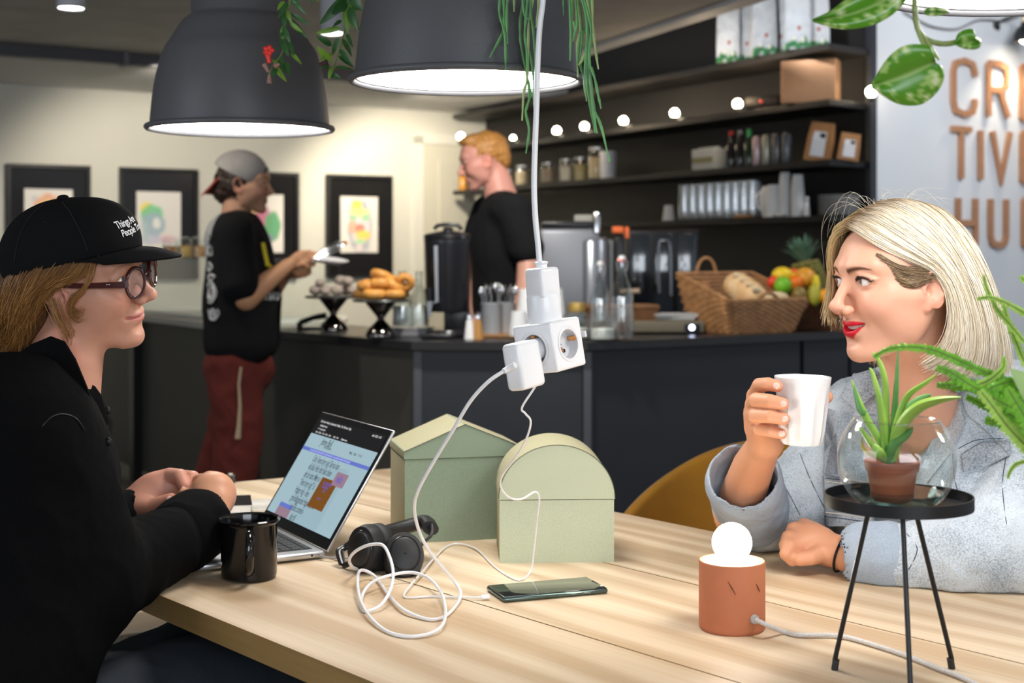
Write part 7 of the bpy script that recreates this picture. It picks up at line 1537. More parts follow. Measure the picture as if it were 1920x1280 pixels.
for q in (-1, 1):
    m3 = MB(); m3.add([Vector((q*.0325+.0218*cos(a)*k, gy-.0035*(1+cos(a)*q*k)*1.4+.0012*(1-k), gz+.0222*sin(a)*k)) for k in (.001, .5, 1) for a in np.linspace(0, 2*pi, 29)[:-1]], [(j*28+i, j*28+(i+1) % 28, (j+1)*28+(i+1) % 28, (j+1)*28+i) for j in range(2) for i in range(28)]); mb.add(m3.v, m3.f)
GLm('lens', mb, M('lens_clear', (.8, .75, .75), .0, alpha=.10, spec=1.0), gf)
mb = MB(); 
for dy_ in (0, .004): mb.sph((.0715, gy-.028-dy_, gz+.0095), (.0006, .0012, .0009), 8, 6)
GLm('rivet', mb, m_chrome, gf)
# overshirt
os_ = SDF()
os_.u(f_ell(tuple(W(20, 970, 1.99)), (.150, .165, .235), R=(.12, 0, .45)))
os_.u(f_chain(chain_w([(118, 772, 2.07), (112, 880, 2.06)]), [.050, .075]), .04)
os_.u(f_chain(chain_w([(75, 752, 2.16), (45, 800, 1.98), (35, 830, 1.93)]), [.055, .070, .080]), .04)
os_.u(f_chain(chain_w([(60, 745, 2.08), (30, 800, 2.02)]), [.070, .09]), .04)
os_.u(f_chain(chain_w([(45, 830, 1.93), (120, 960, 1.94), (165, 1060, 1.97)]), [.080, .074, .070]), .03)
os_.u(f_chain(chain_w([(165, 1065, 1.98), (245, 1054, 2.06), (305, 1024, 2.13), (332, 1010, 2.17)]), [.070, .064, .056, .050]), .025)
os_.u(f_chain(chain_w([(120, 800, 2.16), (140, 920, 2.25), (180, 985, 2.31)]), [.07, .062, .056]), .03)
os_.u(f_chain(chain_w([(180, 985, 2.31), (245, 965, 2.335)]), [.05, .040]), .02)
os_.u(f_chain(chain_w([(140, 800, 2.12), (125, 900, 2.12), (110, 990, 2.10)]), [.045, .06, .07]), .03)
os_.u(f_chain([tuple(W(30, 1100, 1.95)), (-.76, 1.84, .60)], [.15, .17]), .05)
os_.sub(f_chain([tuple(lM @ Vector((0, -.0, -.03))), tuple(W(128, 680, 2.05)), tuple(W(160, 722, 2.03))], [.060, .054, .024]), .012)
os_.sub(f_cap(tuple(W(342, 1000, 2.19)), tuple(W(420, 945, 2.30)), .044, .046), .003)
os_.sub(f_cap(tuple(W(240, 966, 2.335)), tuple(W(330, 940, 2.34)), .034, .036), .003)
osw = wrinkle(os_, .0060, 20, 7, (1, 1, 1)); osw2 = wrinkle(osw, .0018, 60, 2)
def lclip(P):
    d = osw2(P); y_ = (P[..., 0]+.2666)*(-.765)+(P[..., 1]-3.276)*(-.644); x_ = (P[..., 0]+.2666)*.644+(P[..., 1]-3.276)*(-.765); over = (y_ < .967) & (y_ > -.01) & (x_ > -.17)
    return np.where(over, np.maximum(d, TAB+.0008-P[..., 2]), d)
m_shirt = M('overshirt_black', (.0038, .0038, .0042), .95, spec=.08, fine=(800, .3), bump=(700, .3, .0008))
cloth('overshirt', lw_, lclip, (-1.15, 1.55, .42), (-.38, 2.50, 1.24), .005, m_shirt, LI)['label'] = 'black cotton overshirt'
cf3 = SDF(); cf3.u(f_cap(tuple(W(340, 1004, 2.185)), tuple(W(366, 986, 2.225)), .058, .058)); cf3.sub(f_cap(tuple(W(328, 1012, 2.17)), tuple(W(410, 955, 2.30)), .047, .049), .003)
cloth('rolled_cuff', lw_, table_clip(wrinkle(cf3, .0025, 45, 3)), (-.62, 2.0, .72), (-.36, 2.42, .98), .0032, m_shirt, LI)
leafpatch('collar', [(28, 668, 2.02), (60, 645, 2.01), (96, 630, 2.01), (122, 640, 2.00), (142, 672, 1.99), (160, 715, 1.985), (176, 755, 1.99), (190, 800, 2.0), (160, 790, 1.97), (120, 745, 1.95), (85, 715, 1.94), (45, 700, 1.95)], 0, .006, m_shirt, lw_, LI)
leafpatch('collar', [(165, 705, 2.04), (190, 740, 2.04), (205, 790, 2.04), (195, 810, 2.03), (172, 760, 2.02)], 0, .006, m_shirt, lw_, LI)
for pts in ([(78, 800), (96, 782), (118, 776), (142, 784), (158, 806)],): seam('seam', osw2, pts, .0012, m_black, lw_, LI)
for (x, y) in ((203, 770), (205, 828)): p_ = raysurf(osw2, x-3, y); mb = MB(); mb.sph(LI @ p_, (.006, .003, .006), 12, 8); mb.build('button', m_black, lw_)
tr = SDF(); tr.u(f_ell((-.73, 1.86, .56), (.17, .17, .12)))
for a, b in legs_l: tr.u(f_cap(a, b, .105, .088), .03); tr.u(f_chain([b, (b[0]-.02, b[1]-.04, .12)], [.078, .055]), .02)
cloth('trousers', lw_, wrinkle(tr, .004, 24, 5), (-1.0, 1.6, .05), (-.15, 2.55, .72), .007, m_navy, LI)
for a, b in legs_l: mb = MB(); mb.sph(LI @ Vector((b[0]+.03, b[1]+.02, .045)), (.05, .12, .045), 16, 10, rot=(0, 0, -1.0)); mb.build('shoe', m_black, lw_)
r = thing('stool', 'black stool under the person in the black cap', 'stool', (-.74, 1.80, 0)); mb = MB(); mb.lathe([(.001, .40), (.17, .40), (.175, .41), (.17, .43), (.001, .435)], 32); mb.build('seat', m_black, r)
for k in range(4): a = k*pi/2+.6; mb = MB(); mb.cyl((cos(a)*.11, sin(a)*.11, .40), (cos(a)*.18, sin(a)*.18, 0), .012, n=10); mb.build('leg', m_blackmetal, r)
r = thing('bench', 'low pale wooden bench glimpsed below the black sleeve', 'bench', (-.98, 3.2, 0), .5); mb = MB(); mb.rbox((0, 0, .425), (.40, .3, .05), .004); mb.build('seat', m_ash, r)
for sx in (-1, 1): mb = MB(); mb.box((sx*.15, 0, .20), (.04, .26, .40)); mb.build('leg', m_ash, r, smooth=False)
# ================================================================ standing man in backward cap
o_ = (-1.06, 5.66, 0); sm_ = thing('person', 'standing man in grey backward cap, black T-shirt and dark red trousers holding tongs', 'person', o_); SI = Matrix.Translation(o_).inverted(); DM = 5.66
SMp = dict(skin=(.55, .30, .19), lip=(.50, .22, .17), smile=10., open=.003, mw=.026, brow=(.07, .035, .02), brow_a=.9, stubble=1, jaw=.004, lid=.0035)
sM = frame_m(tuple(W(458, 347, DM)), (.995, -.10, .0), roll=radians(4), pitch=radians(-3), s=1.03); iS = SI @ sM
B = Body(); add_head(B, SMp, sM, [(f_chain([tuple(sM @ Vector((0, -.03, -.05))), tuple(W(443, 425, DM))], [.052, .065]), .02)], h=.0032)
m_ = SDF()
m_.u(f_chain(chain_w([(452, 520, DM-.19), (462, 560, DM-.20), (500, 528, DM-.17), (540, 497, DM-.13)]), [.050, .046, .038, .026]), .01)
m_.u(f_ell(tuple(W(560, 484, DM-.12)), (.045, .022, .026), R=(0, -.55, 0)), .015)
for (ax_, ay), (bx_, by) in (((566, 474), (594, 478)), ((568, 480), (592, 487)), ((566, 488), (588, 495)), ((562, 494), (580, 501))): m_.u(f_chain([tuple(W(ax_-6, ay+4, DM-.12)), tuple(W((ax_+bx_)/2, (ay+by)/2-3, DM-.14)), tuple(W(bx_, by, DM-.13))], [.0125, .0110, .0095]), .005)
m_.u(f_chain(chain_w([(550, 500, DM-.10), (566, 507, DM-.11), (578, 505, DM-.12)]), [.014, .012, .010]), .005)
m_.u(f_chain(chain_w([(515, 540, DM+.12), (535, 512, DM+.06), (556, 507, DM+.0)]), [.036, .028, .026]), .01)
for k in range(4): m_.u(f_chain(chain_w([(556, 502+5*k, DM-.0), (572, 500+5*k, DM-.01), (580, 496+5*k, DM-.02)]), [.012, .0105, .009]), .004)
V, Fc = mesh_sdf(m_, *bounds(chain_w([(440, 580, DM), (610, 450, DM)]), .28), .0042); B.add(V, Fc, hand_col(V, (.58, .30, .16), [W(594, 478, DM-.13)]))
ts = SDF(); ts.u(f_chain(chain_w([(440, 450, DM), (455, 640, DM)]), [.12, .12]))
for q in (-1, 1): ts.u(f_chain([(-1.06+.0*q, DM+.09*q, .80), (-1.09-.03*q, DM+.10*q, .45), (-1.14-.04*q, DM+.11*q, .09), (-1.02-.04*q, DM+.10*q, .045)], [.085, .055, .04, .035]), .02)
V, Fc = mesh_sdf(ts, (-1.5, 5.2, 0), (-.7, 6.1, 1.35), .016); B.add(V, Fc, np.ones((len(V), 3))*.4)
B.build(sm_, m_skin, SI); eyes(sm_, sM, SMp, SI, gaze=(0, 1, -.05), iris=(.06, .03, .02))
tsh = SDF(); tsh.u(f_ell(tuple(W(452, 520, DM)), (.135, .20, .27))); tsh.u(f_cap(tuple(W(440, 432, DM-.17)), tuple(W(440, 432, DM+.17)), .07, .07), .06)
tsh.u(f_box(tuple(W(455, 600, DM)), (.265, .40, .36), .10), .06)
for q in (-1, 1): tsh.u(f_chain([tuple(W(435, 440, DM+q*.18)), tuple(W(450, 530, DM+q*.21))], [.078, .074]), .03)
tsh.sub(f_cap(tuple(sM @ Vector((0, -.02, -.05))), tuple(W(447, 408, DM)), .06, .062), .01)
tsh.cut(lambda P: (EYE-(682-HY)*DM/F)-P[..., 2], .004)
m_tee = M('tee_black', (.009, .009, .010), .9, fine=(300, .2), spec=.2)
cloth('t_shirt', sm_, wrinkle(tsh, .008, 12, 3), (-1.45, 5.2, .70), (-.75, 6.1, 1.42), .010, m_tee, SI)
# white print on the back and chest : swirls following the shirt
m_pr = M('white_print', (.55, .55, .55), .8); tshs = wrinkle(tsh, .008, 12, 3)
def on_tee(x, y): return SI @ raysurf(tshs, x, y, DM-.45, DM+.1, lift=.004)
mb = MB(); rg = random.Random(5)
for (cx_, cy_, rx, ry, n) in ((393, 548, 9, 20, 3), (394, 548, 5, 12, 2), (398, 588, 9, 12, 4), (390, 500, 5, 8, 2), (392, 470, 5, 9, 2), (394, 520, 6, 6, 2), (388, 447, 3, 7, 2)):
    for k in range(n):
        ph = rg.uniform(0, 6); pts = [(cx_+2+rx*(1-.25*k)*cos(t+ph)*(1+.2*sin(3*t)), cy_+ry*(1-.25*k)*sin(t+ph)) for t in np.linspace(0, 4.6, 14)]; pts = [(max(390, x), y) for x, y in pts]; mb.tube([on_tee(x, y) for x, y in pts], .0032, 5)
for i, x in enumerate(range(485, 522, 7)):
    mb.tube([on_tee(x, 562), on_tee(x+1, 548)], .004, 5); mb.tube([on_tee(x, 562 if i % 2 else 548), on_tee(x+4, 552)], .004, 5)
mb.build('shirt_print', m_pr, sm_)['kind'] = 'stuff'
mb = MB(); mb.tube([on_tee(493, 455), on_tee(497, 475), on_tee(502, 497), on_tee(507, 500)], .009, 6, flat=.4); mb.build('lanyard', M('lanyard_yellow', (.75, .62, .02), .6), sm_)
trs = SDF(); m_red = M('dark_red_cloth', (.13, .016, .010), .9, noise=(10, .25), fine=(250, .2))
trs.u(f_ell(tuple(W(448, 690, DM)), (.14, .17, .12)))
for q in (-1, 1): trs.u(f_chain([(-1.09, DM+.085*q, .80), (-1.105-.035*q, DM+.10*q, .50), (-1.15-.06*q, DM+.11*q, .30), (-1.155-.06*q, DM+.11*q, .10)], [.112, .095, .085, .075]), .02)
trs.cut(lambda P: (EYE-(660-HY)*DM/F)*-1+P[..., 2], .002) if False else None
cloth('trousers', sm_, wrinkle(trs, .008, 16, 4), (-1.5, 5.2, .04), (-.8, 6.1, .95), .010, m_red, SI)
mb = MB(); pts = [raysurf(trs, x, y, DM-.4, DM, lift=.008) for x, y in ((452, 688), (448, 720), (450, 760), (448, 800), (446, 822))]; mb.tube([SI @ p for p in pts], [.006, .006, .007, .010, .014], 8, flat=.5); mb.build('drawstring', M('beige_cord', (.45, .34, .22), .8), sm_)
for q in (-1, 1): mb = MB(); mb.sph(SI @ Vector((-1.10-.05*q, DM+.11*q, .045)), (.13, .05, .045), 16, 10); mb.build('shoe', m_black, sm_)
hs2 = SDF(); hs2.u(f_ell((0, -.020, .025), (.080, .095, .075))); hs2.u(f_ell((0, -.075, -.030), (.062, .045, .048)), .03); hs2.u(f_ell((.055, -.02, -.01), (.025, .038, .035)), .02); hs2.u(f_ell((-.055, -.02, -.01), (.025, .038, .035)), .02); hs2.sub(f_ell((0, .075, -.02), (.085, .058, .09)), .01)
inv_s = np.array(sM.inverted(), dtype=np.float32)
def loc_cloth(name, f, mat, root, Mx, INV, h=.004, inv=None):
    iv = np.array(Mx.inverted(), dtype=np.float32); sc2 = Mx.to_scale()[0]; c = np.array(Mx.translation)
    V, Fc = mesh_sdf(lambda P: f(P@iv[:3, :3].T+iv[:3, 3])*sc2, c-.24, c+.24, h); return np_mesh(name, xf(V, INV), Fc, mat, root)
loc_cloth('hair', lambda P: hs2(P)-.005*vnoise(P, 120, 3), M('hair_dark', (.035, .016, .009), .5, noise=(80, .4)), sm_, sM, SI)
gc = SDF(); gc.u(f_ell((0, -.018, .048), (.088, .108, .088)))
gcn = np.array(Vector((0, -.30, 1)).normalized(), dtype=np.float32)
cap2 = loc_cloth('backward_cap', lambda P: np.maximum(gc(P)-.001*vnoise(P, 60, 2), -(P@np.array([0, .42, 1], np.float32)/1.085-.030)), M('cap_grey', (.40, .37, .35), .85, noise=(12, .2), fine=(300, .2)), sm_, sM, SI)
mb = MB(); V_ = []; Fq = []
for j in range(4):
    for i in range(13): a = (i/12-.5)*2.2; V_.append(iS @ Vector(((.075+.006*j)*sin(a), -.080-.020*j-.035*(cos(a)-.4), .028-.024*j-.01*(1-cos(a)))))
for j in range(3):
    for i in range(12): a = j*13+i; Fq.append((a, a+1, a+14, a+13))
mb.add(V_, Fq); mb.build('cap_brim', M('brim_red', (.30, .04, .03), .7), cap2)
mb = MB(); mb.tube([iS @ Vector((x, .088-4*x*x, .050+.02*(1-(x/.03)**2))) for x in np.linspace(-.03, .03, 7)], .004, 6); mb.build('cap_strap', m_black, cap2)
# tongs and plate held by the man
a = W(585, 486, DM-.14); b = W(645, 456, DM-.14); r = thing('tongs', 'shiny steel tongs in the standing man\'s hand', 'tongs', tuple(a)); mb = MB(); d_ = b-a; mb.tube([(0, 0, 0), d_*.45+Vector((0, 0, .012)), d_*.8+Vector((0, 0, .014)), d_], [.006, .012, .014, .006], 8, flat=.4); mb.tube([(0, 0, -.004), d_*.45+Vector((0, -.01, -.008)), d_*.8+Vector((0, -.01, -.006)), d_*.98], [.006, .012, .016, .006], 8, flat=.4); mb.build('arms', m_chrome, r)
mb = MB(); mb.sph(d_*1.02, (.012, .010, .008)); mb.build('tip', M('tip_brown', (.35, .16, .05), .5), r)
p = W(615, 490, DM-.10); r = thing('plate', 'small white plate held out in the standing man\'s hands', 'plate', tuple(p), 0, None, rot=(.1, .12, 0)); mb = MB(); mb.lathe([(.001, -.004), (.05, -.004), (.078, .008), (.080, .010), (.076, .010), (.05, .0), (.001, .0)], 32); mb.build('dish', m_ceramic, r)
# ================================================================ barista
DB = 6.12; o_ = (-.02, DB, 0); ba = thing('person', 'barista with short ginger hair and black T-shirt behind the counter', 'person', o_); AI = Matrix.Translation(o_).inverted()
BAp = dict(skin=(.60, .28, .22), lip=(.50, .20, .17), smile=7., mw=.024, brow=(.35, .16, .06), brow_a=.6, jaw=.002, nose=.001, lid=.0032)
aM = frame_m(tuple(W(909, 303, DB)), (-.985, -.12, -.0), roll=radians(-2), pitch=radians(-14), s=1.06); iA = AI @ aM
B = Body(); add_head(B, BAp, aM, [(f_chain([tuple(aM @ Vector((0, -.03, -.04))), tuple(W(940, 372, DB))], [.056, .072]), .02)], h=.0034)
m_ = SDF(); m_.u(f_chain(chain_w([(905, 425, DB+.2), (886, 480, DB+.18), (884, 560, DB+.05), (892, 600, DB-.05)]), [.05, .042, .034, .03]), .01)
m_.u(f_chain(chain_w([(975, 430, DB-.18), (992, 480, DB-.20), (988, 530, DB-.24), (975, 590, DB-.28)]), [.055, .048, .044, .036]), .01)
for (x, y, d_) in ((892, 606, DB-.07), (972, 598, DB-.30)):
    m_.u(f_ell(tuple(W(x, y, d_)), (.035, .03, .022)), .01)
    for k in range(4): m_.u(f_cap(tuple(W(x-8+5*k, y+2, d_-.02)), tuple(W(x-14+6*k, y+12, d_-.05)), .010, .008), .004)
V, Fc = mesh_sdf(m_, (-.35, 5.6, .86), (.25, 6.5, 1.35), .005); B.add(V, Fc, hand_col(V, (.60, .32, .24)))
ts = SDF(); ts.u(f_chain(chain_w([(945, 420, DB), (945, 560, DB)]), [.12, .12])); 
for q in (-1, 1): ts.u(f_chain([(-.02, DB+.10*q, .90), (-.02, DB+.11*q, .09), (-.10, DB+.11*q, .045)], [.085, .045, .035]), .02)
V, Fc = mesh_sdf(ts, (-.5, 5.7, 0), (.4, 6.5, 1.5), .016); B.add(V, Fc, np.ones((len(V), 3))*.4)
B.build(ba, m_skin, AI); eyes(ba, aM, BAp, AI, gaze=(0, 1, -.2), iris=(.08, .10, .12))
bt = SDF(); bt.u(f_ell(tuple(W(945, 470, DB)), (.145, .20, .26))); bt.u(f_cap(tuple(W(948, 390, DB-.17)), tuple(W(930, 388, DB+.19)), .065, .065), .05); bt.u(f_ell(tuple(W(943, 570, DB)), (.135, .18, .24)), .05)
bt.u(f_chain(chain_w([(965, 395, DB-.19), (985, 465, DB-.20)]), [.075, .078]), .03); bt.u(f_chain(chain_w([(915, 395, DB+.2), (893, 455, DB+.2)]), [.07, .072]), .03)
bt.sub(f_cap(tuple(aM @ Vector((0, -.02, -.05))), tuple(W(935, 362, DB)), .058, .064), .01)
cloth('t_shirt', ba, wrinkle(bt, .006, 14, 4), (-.45, 5.6, .70), (.38, 6.6, 1.52), .010, m_tee, AI)
bp_ = SDF(); 
for q in (-1, 1): bp_.u(f_chain([(-.02, DB+.08*q, .84), (-.02, DB+.11*q, .10)], [.12, .075]), .03)
cloth('trousers', ba, bp_, (-.4, 5.7, .04), (.35, 6.5, .98), .016, m_navy, AI)
hs3 = SDF(); hs3.u(f_ell((0, -.016, .042), (.078, .094, .080))); hs3.u(f_ell((0, .045, .096), (.050, .040, .024)), .02); hs3.u(f_ell((0, -.075, .0), (.060, .030, .055)), .02); hs3.sub(f_ell((0, .085, -.005), (.10, .070, .085)), .012); hs3.sub(f_cap((-.09, .02, -.06), (.09, .02, -.06), .065), .01)
loc_cloth('hair', lambda P: hs3(P)-.004*vnoise(P*np.array([1, .5, 1], np.float32), 150, 3), M('hair_ginger', (.55, .25, .06), .5, noise=(90, .5), stretch=(1, 1, 1)), ba, aM, AI)

# ================================================================ plants
def leafm(name, c1, c2): return M(name, c1, .35, noise=(60, .0), col2=c2, spec=.5, sss=.0)
m_lf = M('leaf_dark_green', (.035, .13, .03), .35, noise=(40, .4), spec=.5); m_lf2 = M('leaf_bright_green', (.16, .32, .03), .4, noise=(40, .3)); m_stem = M('stem_green', (.14, .20, .05), .5)
m_cac = M('cactus_green', (.13, .36, .10), .4, noise=(30, .4), col2=(.05, .20, .06)); m_cac2 = M('cactus_pale', (.35, .48, .18), .45, noise=(30, .3))
def leaf(base, tip, w, bend, mat, parent, name='leaf', nrm=None, cup=.15, inv=None, thick=None):
    base = Vector(base); tip = Vector(tip); d = tip-base; L = d.length; t = d.normalized(); n = Vector(nrm) if nrm is not None else Vector((0, -1, .2)); s_ = t.cross(n).normalized(); n = s_.cross(t).normalized(); V = []; Fq = []; N = 8
    for i in range(N+1):
        u = i/N; ww = w*sin(pi*min(1, u**.8))**.75*(1-.25*u)+.0001; c = base+d*u+n*bend*sin(pi*u)*L
        V += [c-s_*ww+n*cup*ww, c-s_*ww*.5+n*cup*ww*.3, c, c+s_*ww*.5+n*cup*ww*.3, c+s_*ww+n*cup*ww]
    for i in range(N):
        for k in range(4): a = i*5+k; Fq.append((a, a+1, a+6, a+5))
    mb = MB(); mb.add([(inv @ v) if inv else v for v in V], Fq); return mb.build(name, mat, parent, ang=80)
def vine(label, pts, d, leaves, seed, flower=None, name='hanging_vine'):
    P = [W(x, y, d+dd) for x, y, dd in pts]; r = thing(name, label, 'plant', tuple(P[0])); I = Matrix.Translation(P[0]).inverted(); mb = MB(); c = cr(P, 8); mb.tube([I @ p for p in c], .0014, 6); mb.build('stem', m_stem, r)
    for (bx_, by, tx, ty, w, m, n) in leaves: leaf(W(bx_, by, d), W(tx, ty, d-.015+.03*((bx_*7+ty) % 5)/5), w, .06, m, r, nrm=n, inv=I)
    return r, I
L1 = [(540, 5, 521, 35, 5.5), (545, 0, 576, 28, 5), (538, 18, 548, 45, 5), (545, 25, 582, 47, 5), (533, 25, 534, 55, 5.5), (542, 40, 570, 62, 5), (545, 42, 576, 72, 6), (530, 50, 545, 82, 6), (532, 48, 528, 75, 5), (527, 72, 541, 107, 6.5), (540, 75, 552, 105, 4.5), (545, 98, 566, 121, 4), (523, 101, 537, 138, 7), (538, 115, 542, 144, 4), (515, 122, 538, 154, 5.5), (520, 128, 508, 146, 5), (524, 92, 518, 90, 3), (533, 2, 520, 20, 5), (548, 2, 562, 6, 4), (532, 60, 524, 72, 4), (520, 118, 510, 112, 4)]
V0 = Vector((0, -1, .2)); rg = random.Random(9)
def mk(L, ks=1.0): return [(a, b, c, e, w*ks*2.5/F, (m_lf2 if i % 3 == 2 else m_lf), (rg.uniform(-.5, .5), -1, rg.uniform(-.4, .5))) for i, (a, b, c, e, w) in enumerate(L)]
r, I = vine('trailing vine with pointed leaves and a red flower in front of the left pendant', [(552, -60, 0), (545, -10, 0), (538, 30, 0), (532, 70, 0), (528, 100, 0), (512, 122, 0), (504, 140, 0)], 2.50, mk(L1), 1)
m_fl = M('flower_red', (.75, .03, .02), .4); m_cal = M('calyx_mauve', (.30, .16, .13), .6)
mb = MB(); mb.tube([I @ W(505, 118, 2.49), I @ W(503, 108, 2.49), I @ W(501, 98, 2.49)], [.0035, .0045, .0055], 10); 
for k in range(5): a = 2*pi*k/5; mb.sph(I @ (W(504, 95, 2.49)+Vector((cos(a)*.0055, -.004, sin(a)*.0048))), (.0052, .003, .0042), 10, 6, rot=(0, -a, 0))
mb.build('flower', m_fl, r)
for (x0, y0, x1, y1) in ((505, 118, 502, 103), (503, 135, 495, 120), (505, 140, 505, 156), (524, 120, 514, 124)): mb = MB(); mb.tube([I @ W(x0, y0, 2.49), I @ W(x1, y1, 2.49)], [.0025, .0048], 9); mb.build('calyx', m_cal, r)
L2 = [(652, 0, 622, 26, 11), (655, -10, 598, 47, 11), (648, 15, 652, 66, 8), (655, 10, 672, 60, 10), (658, -10, 680, 20, 12), (640, 52, 591, 62, 6), (622, 86, 592, 67, 7), (635, 70, 623, 104, 6), (654, 27, 674, 57, 9), (650, 62, 662, 90, 4), (642, 72, 660, 107, 5), (622, 116, 594, 86, 8), (636, 91, 665, 128, 6), (634, 104, 662, 126, 5), (624, 100, 598, 113, 4), (628, 126, 661, 130, 4), (622, 140, 639, 147, 5), (624, 125, 616, 149, 5), (640, 38, 624, 50, 4), (618, 124, 600, 124, 5), (660, 0, 672, 22, 10), (644, 0, 634, 20, 9)]
r, I = vine('trailing vine with olive leaves hanging between the two left pendants', [(662, -60, 0), (655, 0, 0), (648, 45, 0), (640, 80, 0), (628, 120, 0), (618, 148, 0)], 2.40, mk(L2), 2)
mb = MB(); mb.tube([I @ W(612, 122, 2.39), I @ W(608, 114, 2.39)], [.004, .0055], 8); mb.tube([I @ W(606, 124, 2.39), I @ W(602, 117, 2.39)], [.004, .005], 8); mb.build('dried_flower', M('dry_dark', (.04, .015, .015), .7), r)
L3 = [(552, -8, 560, 4, 4), (580, -20, 584, 8, 5), (588, -15, 597, 5, 4)]
vine('few leaf tips peeking in at the top edge right of the red flower vine', [(580, -70, 0), (578, -10, 0)], 2.5, mk(L3), 4)
# mistletoe cactus strands
def cactus(label, strands_, d):
    P0 = W(strands_[0][0][0], -60, d); r = thing('hanging_cactus', label, 'plant', tuple(P0), 0, 'trailing thin-stemmed cactus'); I = Matrix.Translation(P0).inverted()
    for k, pts in enumerate(strands_):
        P = [W(x, y, d-.02+.008*(k % 5)) for x, y in pts]; c = cr(P, 5); n = len(c); mb = MB(); w = .0030; mb.tube([I @ p for p in c], [w*(.65+.35*abs(sin(i*.55+k)))*(1 if i < n-3 else .6) for i in range(n)], 6, flat=.6)
        mb.build('stem', m_cac2 if k % 4 == 3 else m_cac, r)
cactus('thin stringy cactus strands left of the white power cable', [
    [(938, -10), (936, 20), (940, 40), (946, 62), (948, 100), (948, 132)], [(944, -10), (945, 35), (942, 62), (918, 108)], [(952, -5), (950, 30), (952, 82)], [(964, -5), (964, 22)],
    [(984, -10), (976, 30), (975, 60), (977, 85), (986, 130), (988, 148)], [(990, -10), (986, 35), (984, 65), (988, 100), (990, 140)], [(995, -5), (996, 30), (1000, 60), (1004, 130)], [(1000, -5), (992, 40), (990, 100), (988, 150), (982, 175), (979, 226)],
    [(988, 150), (994, 175), (988, 200), (986, 212), (992, 245), (986, 288)], [(993, 95), (1000, 140), (1002, 190), (1003, 222)], [(980, -5), (984, 30), (995, 35)], [(1010, 0), (1008, 30), (1005, 52)], [(990, 148), (992, 165), (991, 192)]], 2.10)
cactus('dense bundle of thin cactus strands over the right rim of the middle pendant', [
    [(1068, -10), (1070, 60), (1069, 114)], [(1072, -10), (1071, 85)], [(1078, -10), (1082, 40), (1076, 75)], [(1080, -10), (1088, 50), (1082, 90), (1084, 145)], [(1084, 0), (1092, 60), (1086, 122)], [(1090, -5), (1100, 40), (1099, 95), (1096, 150), (1100, 190)],
    [(1094, -5), (1108, 50), (1105, 100), (1108, 160), (1112, 205), (1120, 250)], [(1100, -5), (1110, 40), (1116, 90), (1122, 130)], [(1106, -10), (1106, 60), (1101, 130), (1104, 180), (1114, 235), (1118, 250)], [(1085, 0), (1091, 60), (1094, 60), (1101, 40)], [(1108, 125), (1116, 150), (1121, 175), (1127, 204)],
    [(1110, -5), (1112, 60)], [(1116, 210), (1128, 240), (1143, 304)], [(1057, -5), (1057, 30)], [(1088, 120), (1094, 148)], [(1098, 100), (1090, 115), (1085, 122)], [(1104, 100), (1107, 140), (1110, 172), (1115, 215), (1116, 248)], [(1076, 40), (1078, 60), (1074, 78)], [(1088, 60), (1084, 100), (1083, 138)]], 2.02)
# pothos, top right
DP = 1.45; P0 = W(1712, -60, DP); r = thing('pothos_plant', 'trailing plant with large heart-shaped marbled leaves at the top right', 'plant', tuple(P0)); I = Matrix.Translation(P0).inverted()
mb = MB(); mb.tube([I @ p for p in cr([W(x, y, DP) for x, y in ((1716, -60), (1715, 10), (1718, 40), (1724, 60), (1740, 75), (1765, 82), (1788, 80), (1800, 76))], 8)], .0030, 10); mb.build('vine', M('pothos_stem', (.30, .42, .12), .4, noise=(90, .5), col2=(.12, .08, .02)), r)
mb = MB(); mb.tube([I @ p for p in cr([W(x, y, DP-.005) for x, y in ((1718, 38), (1722, 60), (1735, 90), (1752, 116))], 6)], .0022, 8); mb.tube([I @ W(1728, 62, DP-.003), I @ W(1748, 95, DP-.003), I @ W(1761, 112, DP-.003)], [.0018, .0028, .0012], 8); mb.build('petiole', M('petiole', (.30, .36, .12), .45), r)
def marbled():
    m = bpy.data.materials.new('marbled_leaf'); m.use_nodes = True; nt = m.node_tree; b = nt.nodes['Principled BSDF']; L = nt.links.new; N = nt.nodes.new
    a = N('ShaderNodeVertexColor'); a.layer_name = 'Col'; L(a.outputs[0], b.inputs['Base Color']); b.inputs['Roughness'].default_value = .3; b.inputs['Subsurface Weight'].default_value = .0; return m
m_mar = marbled()
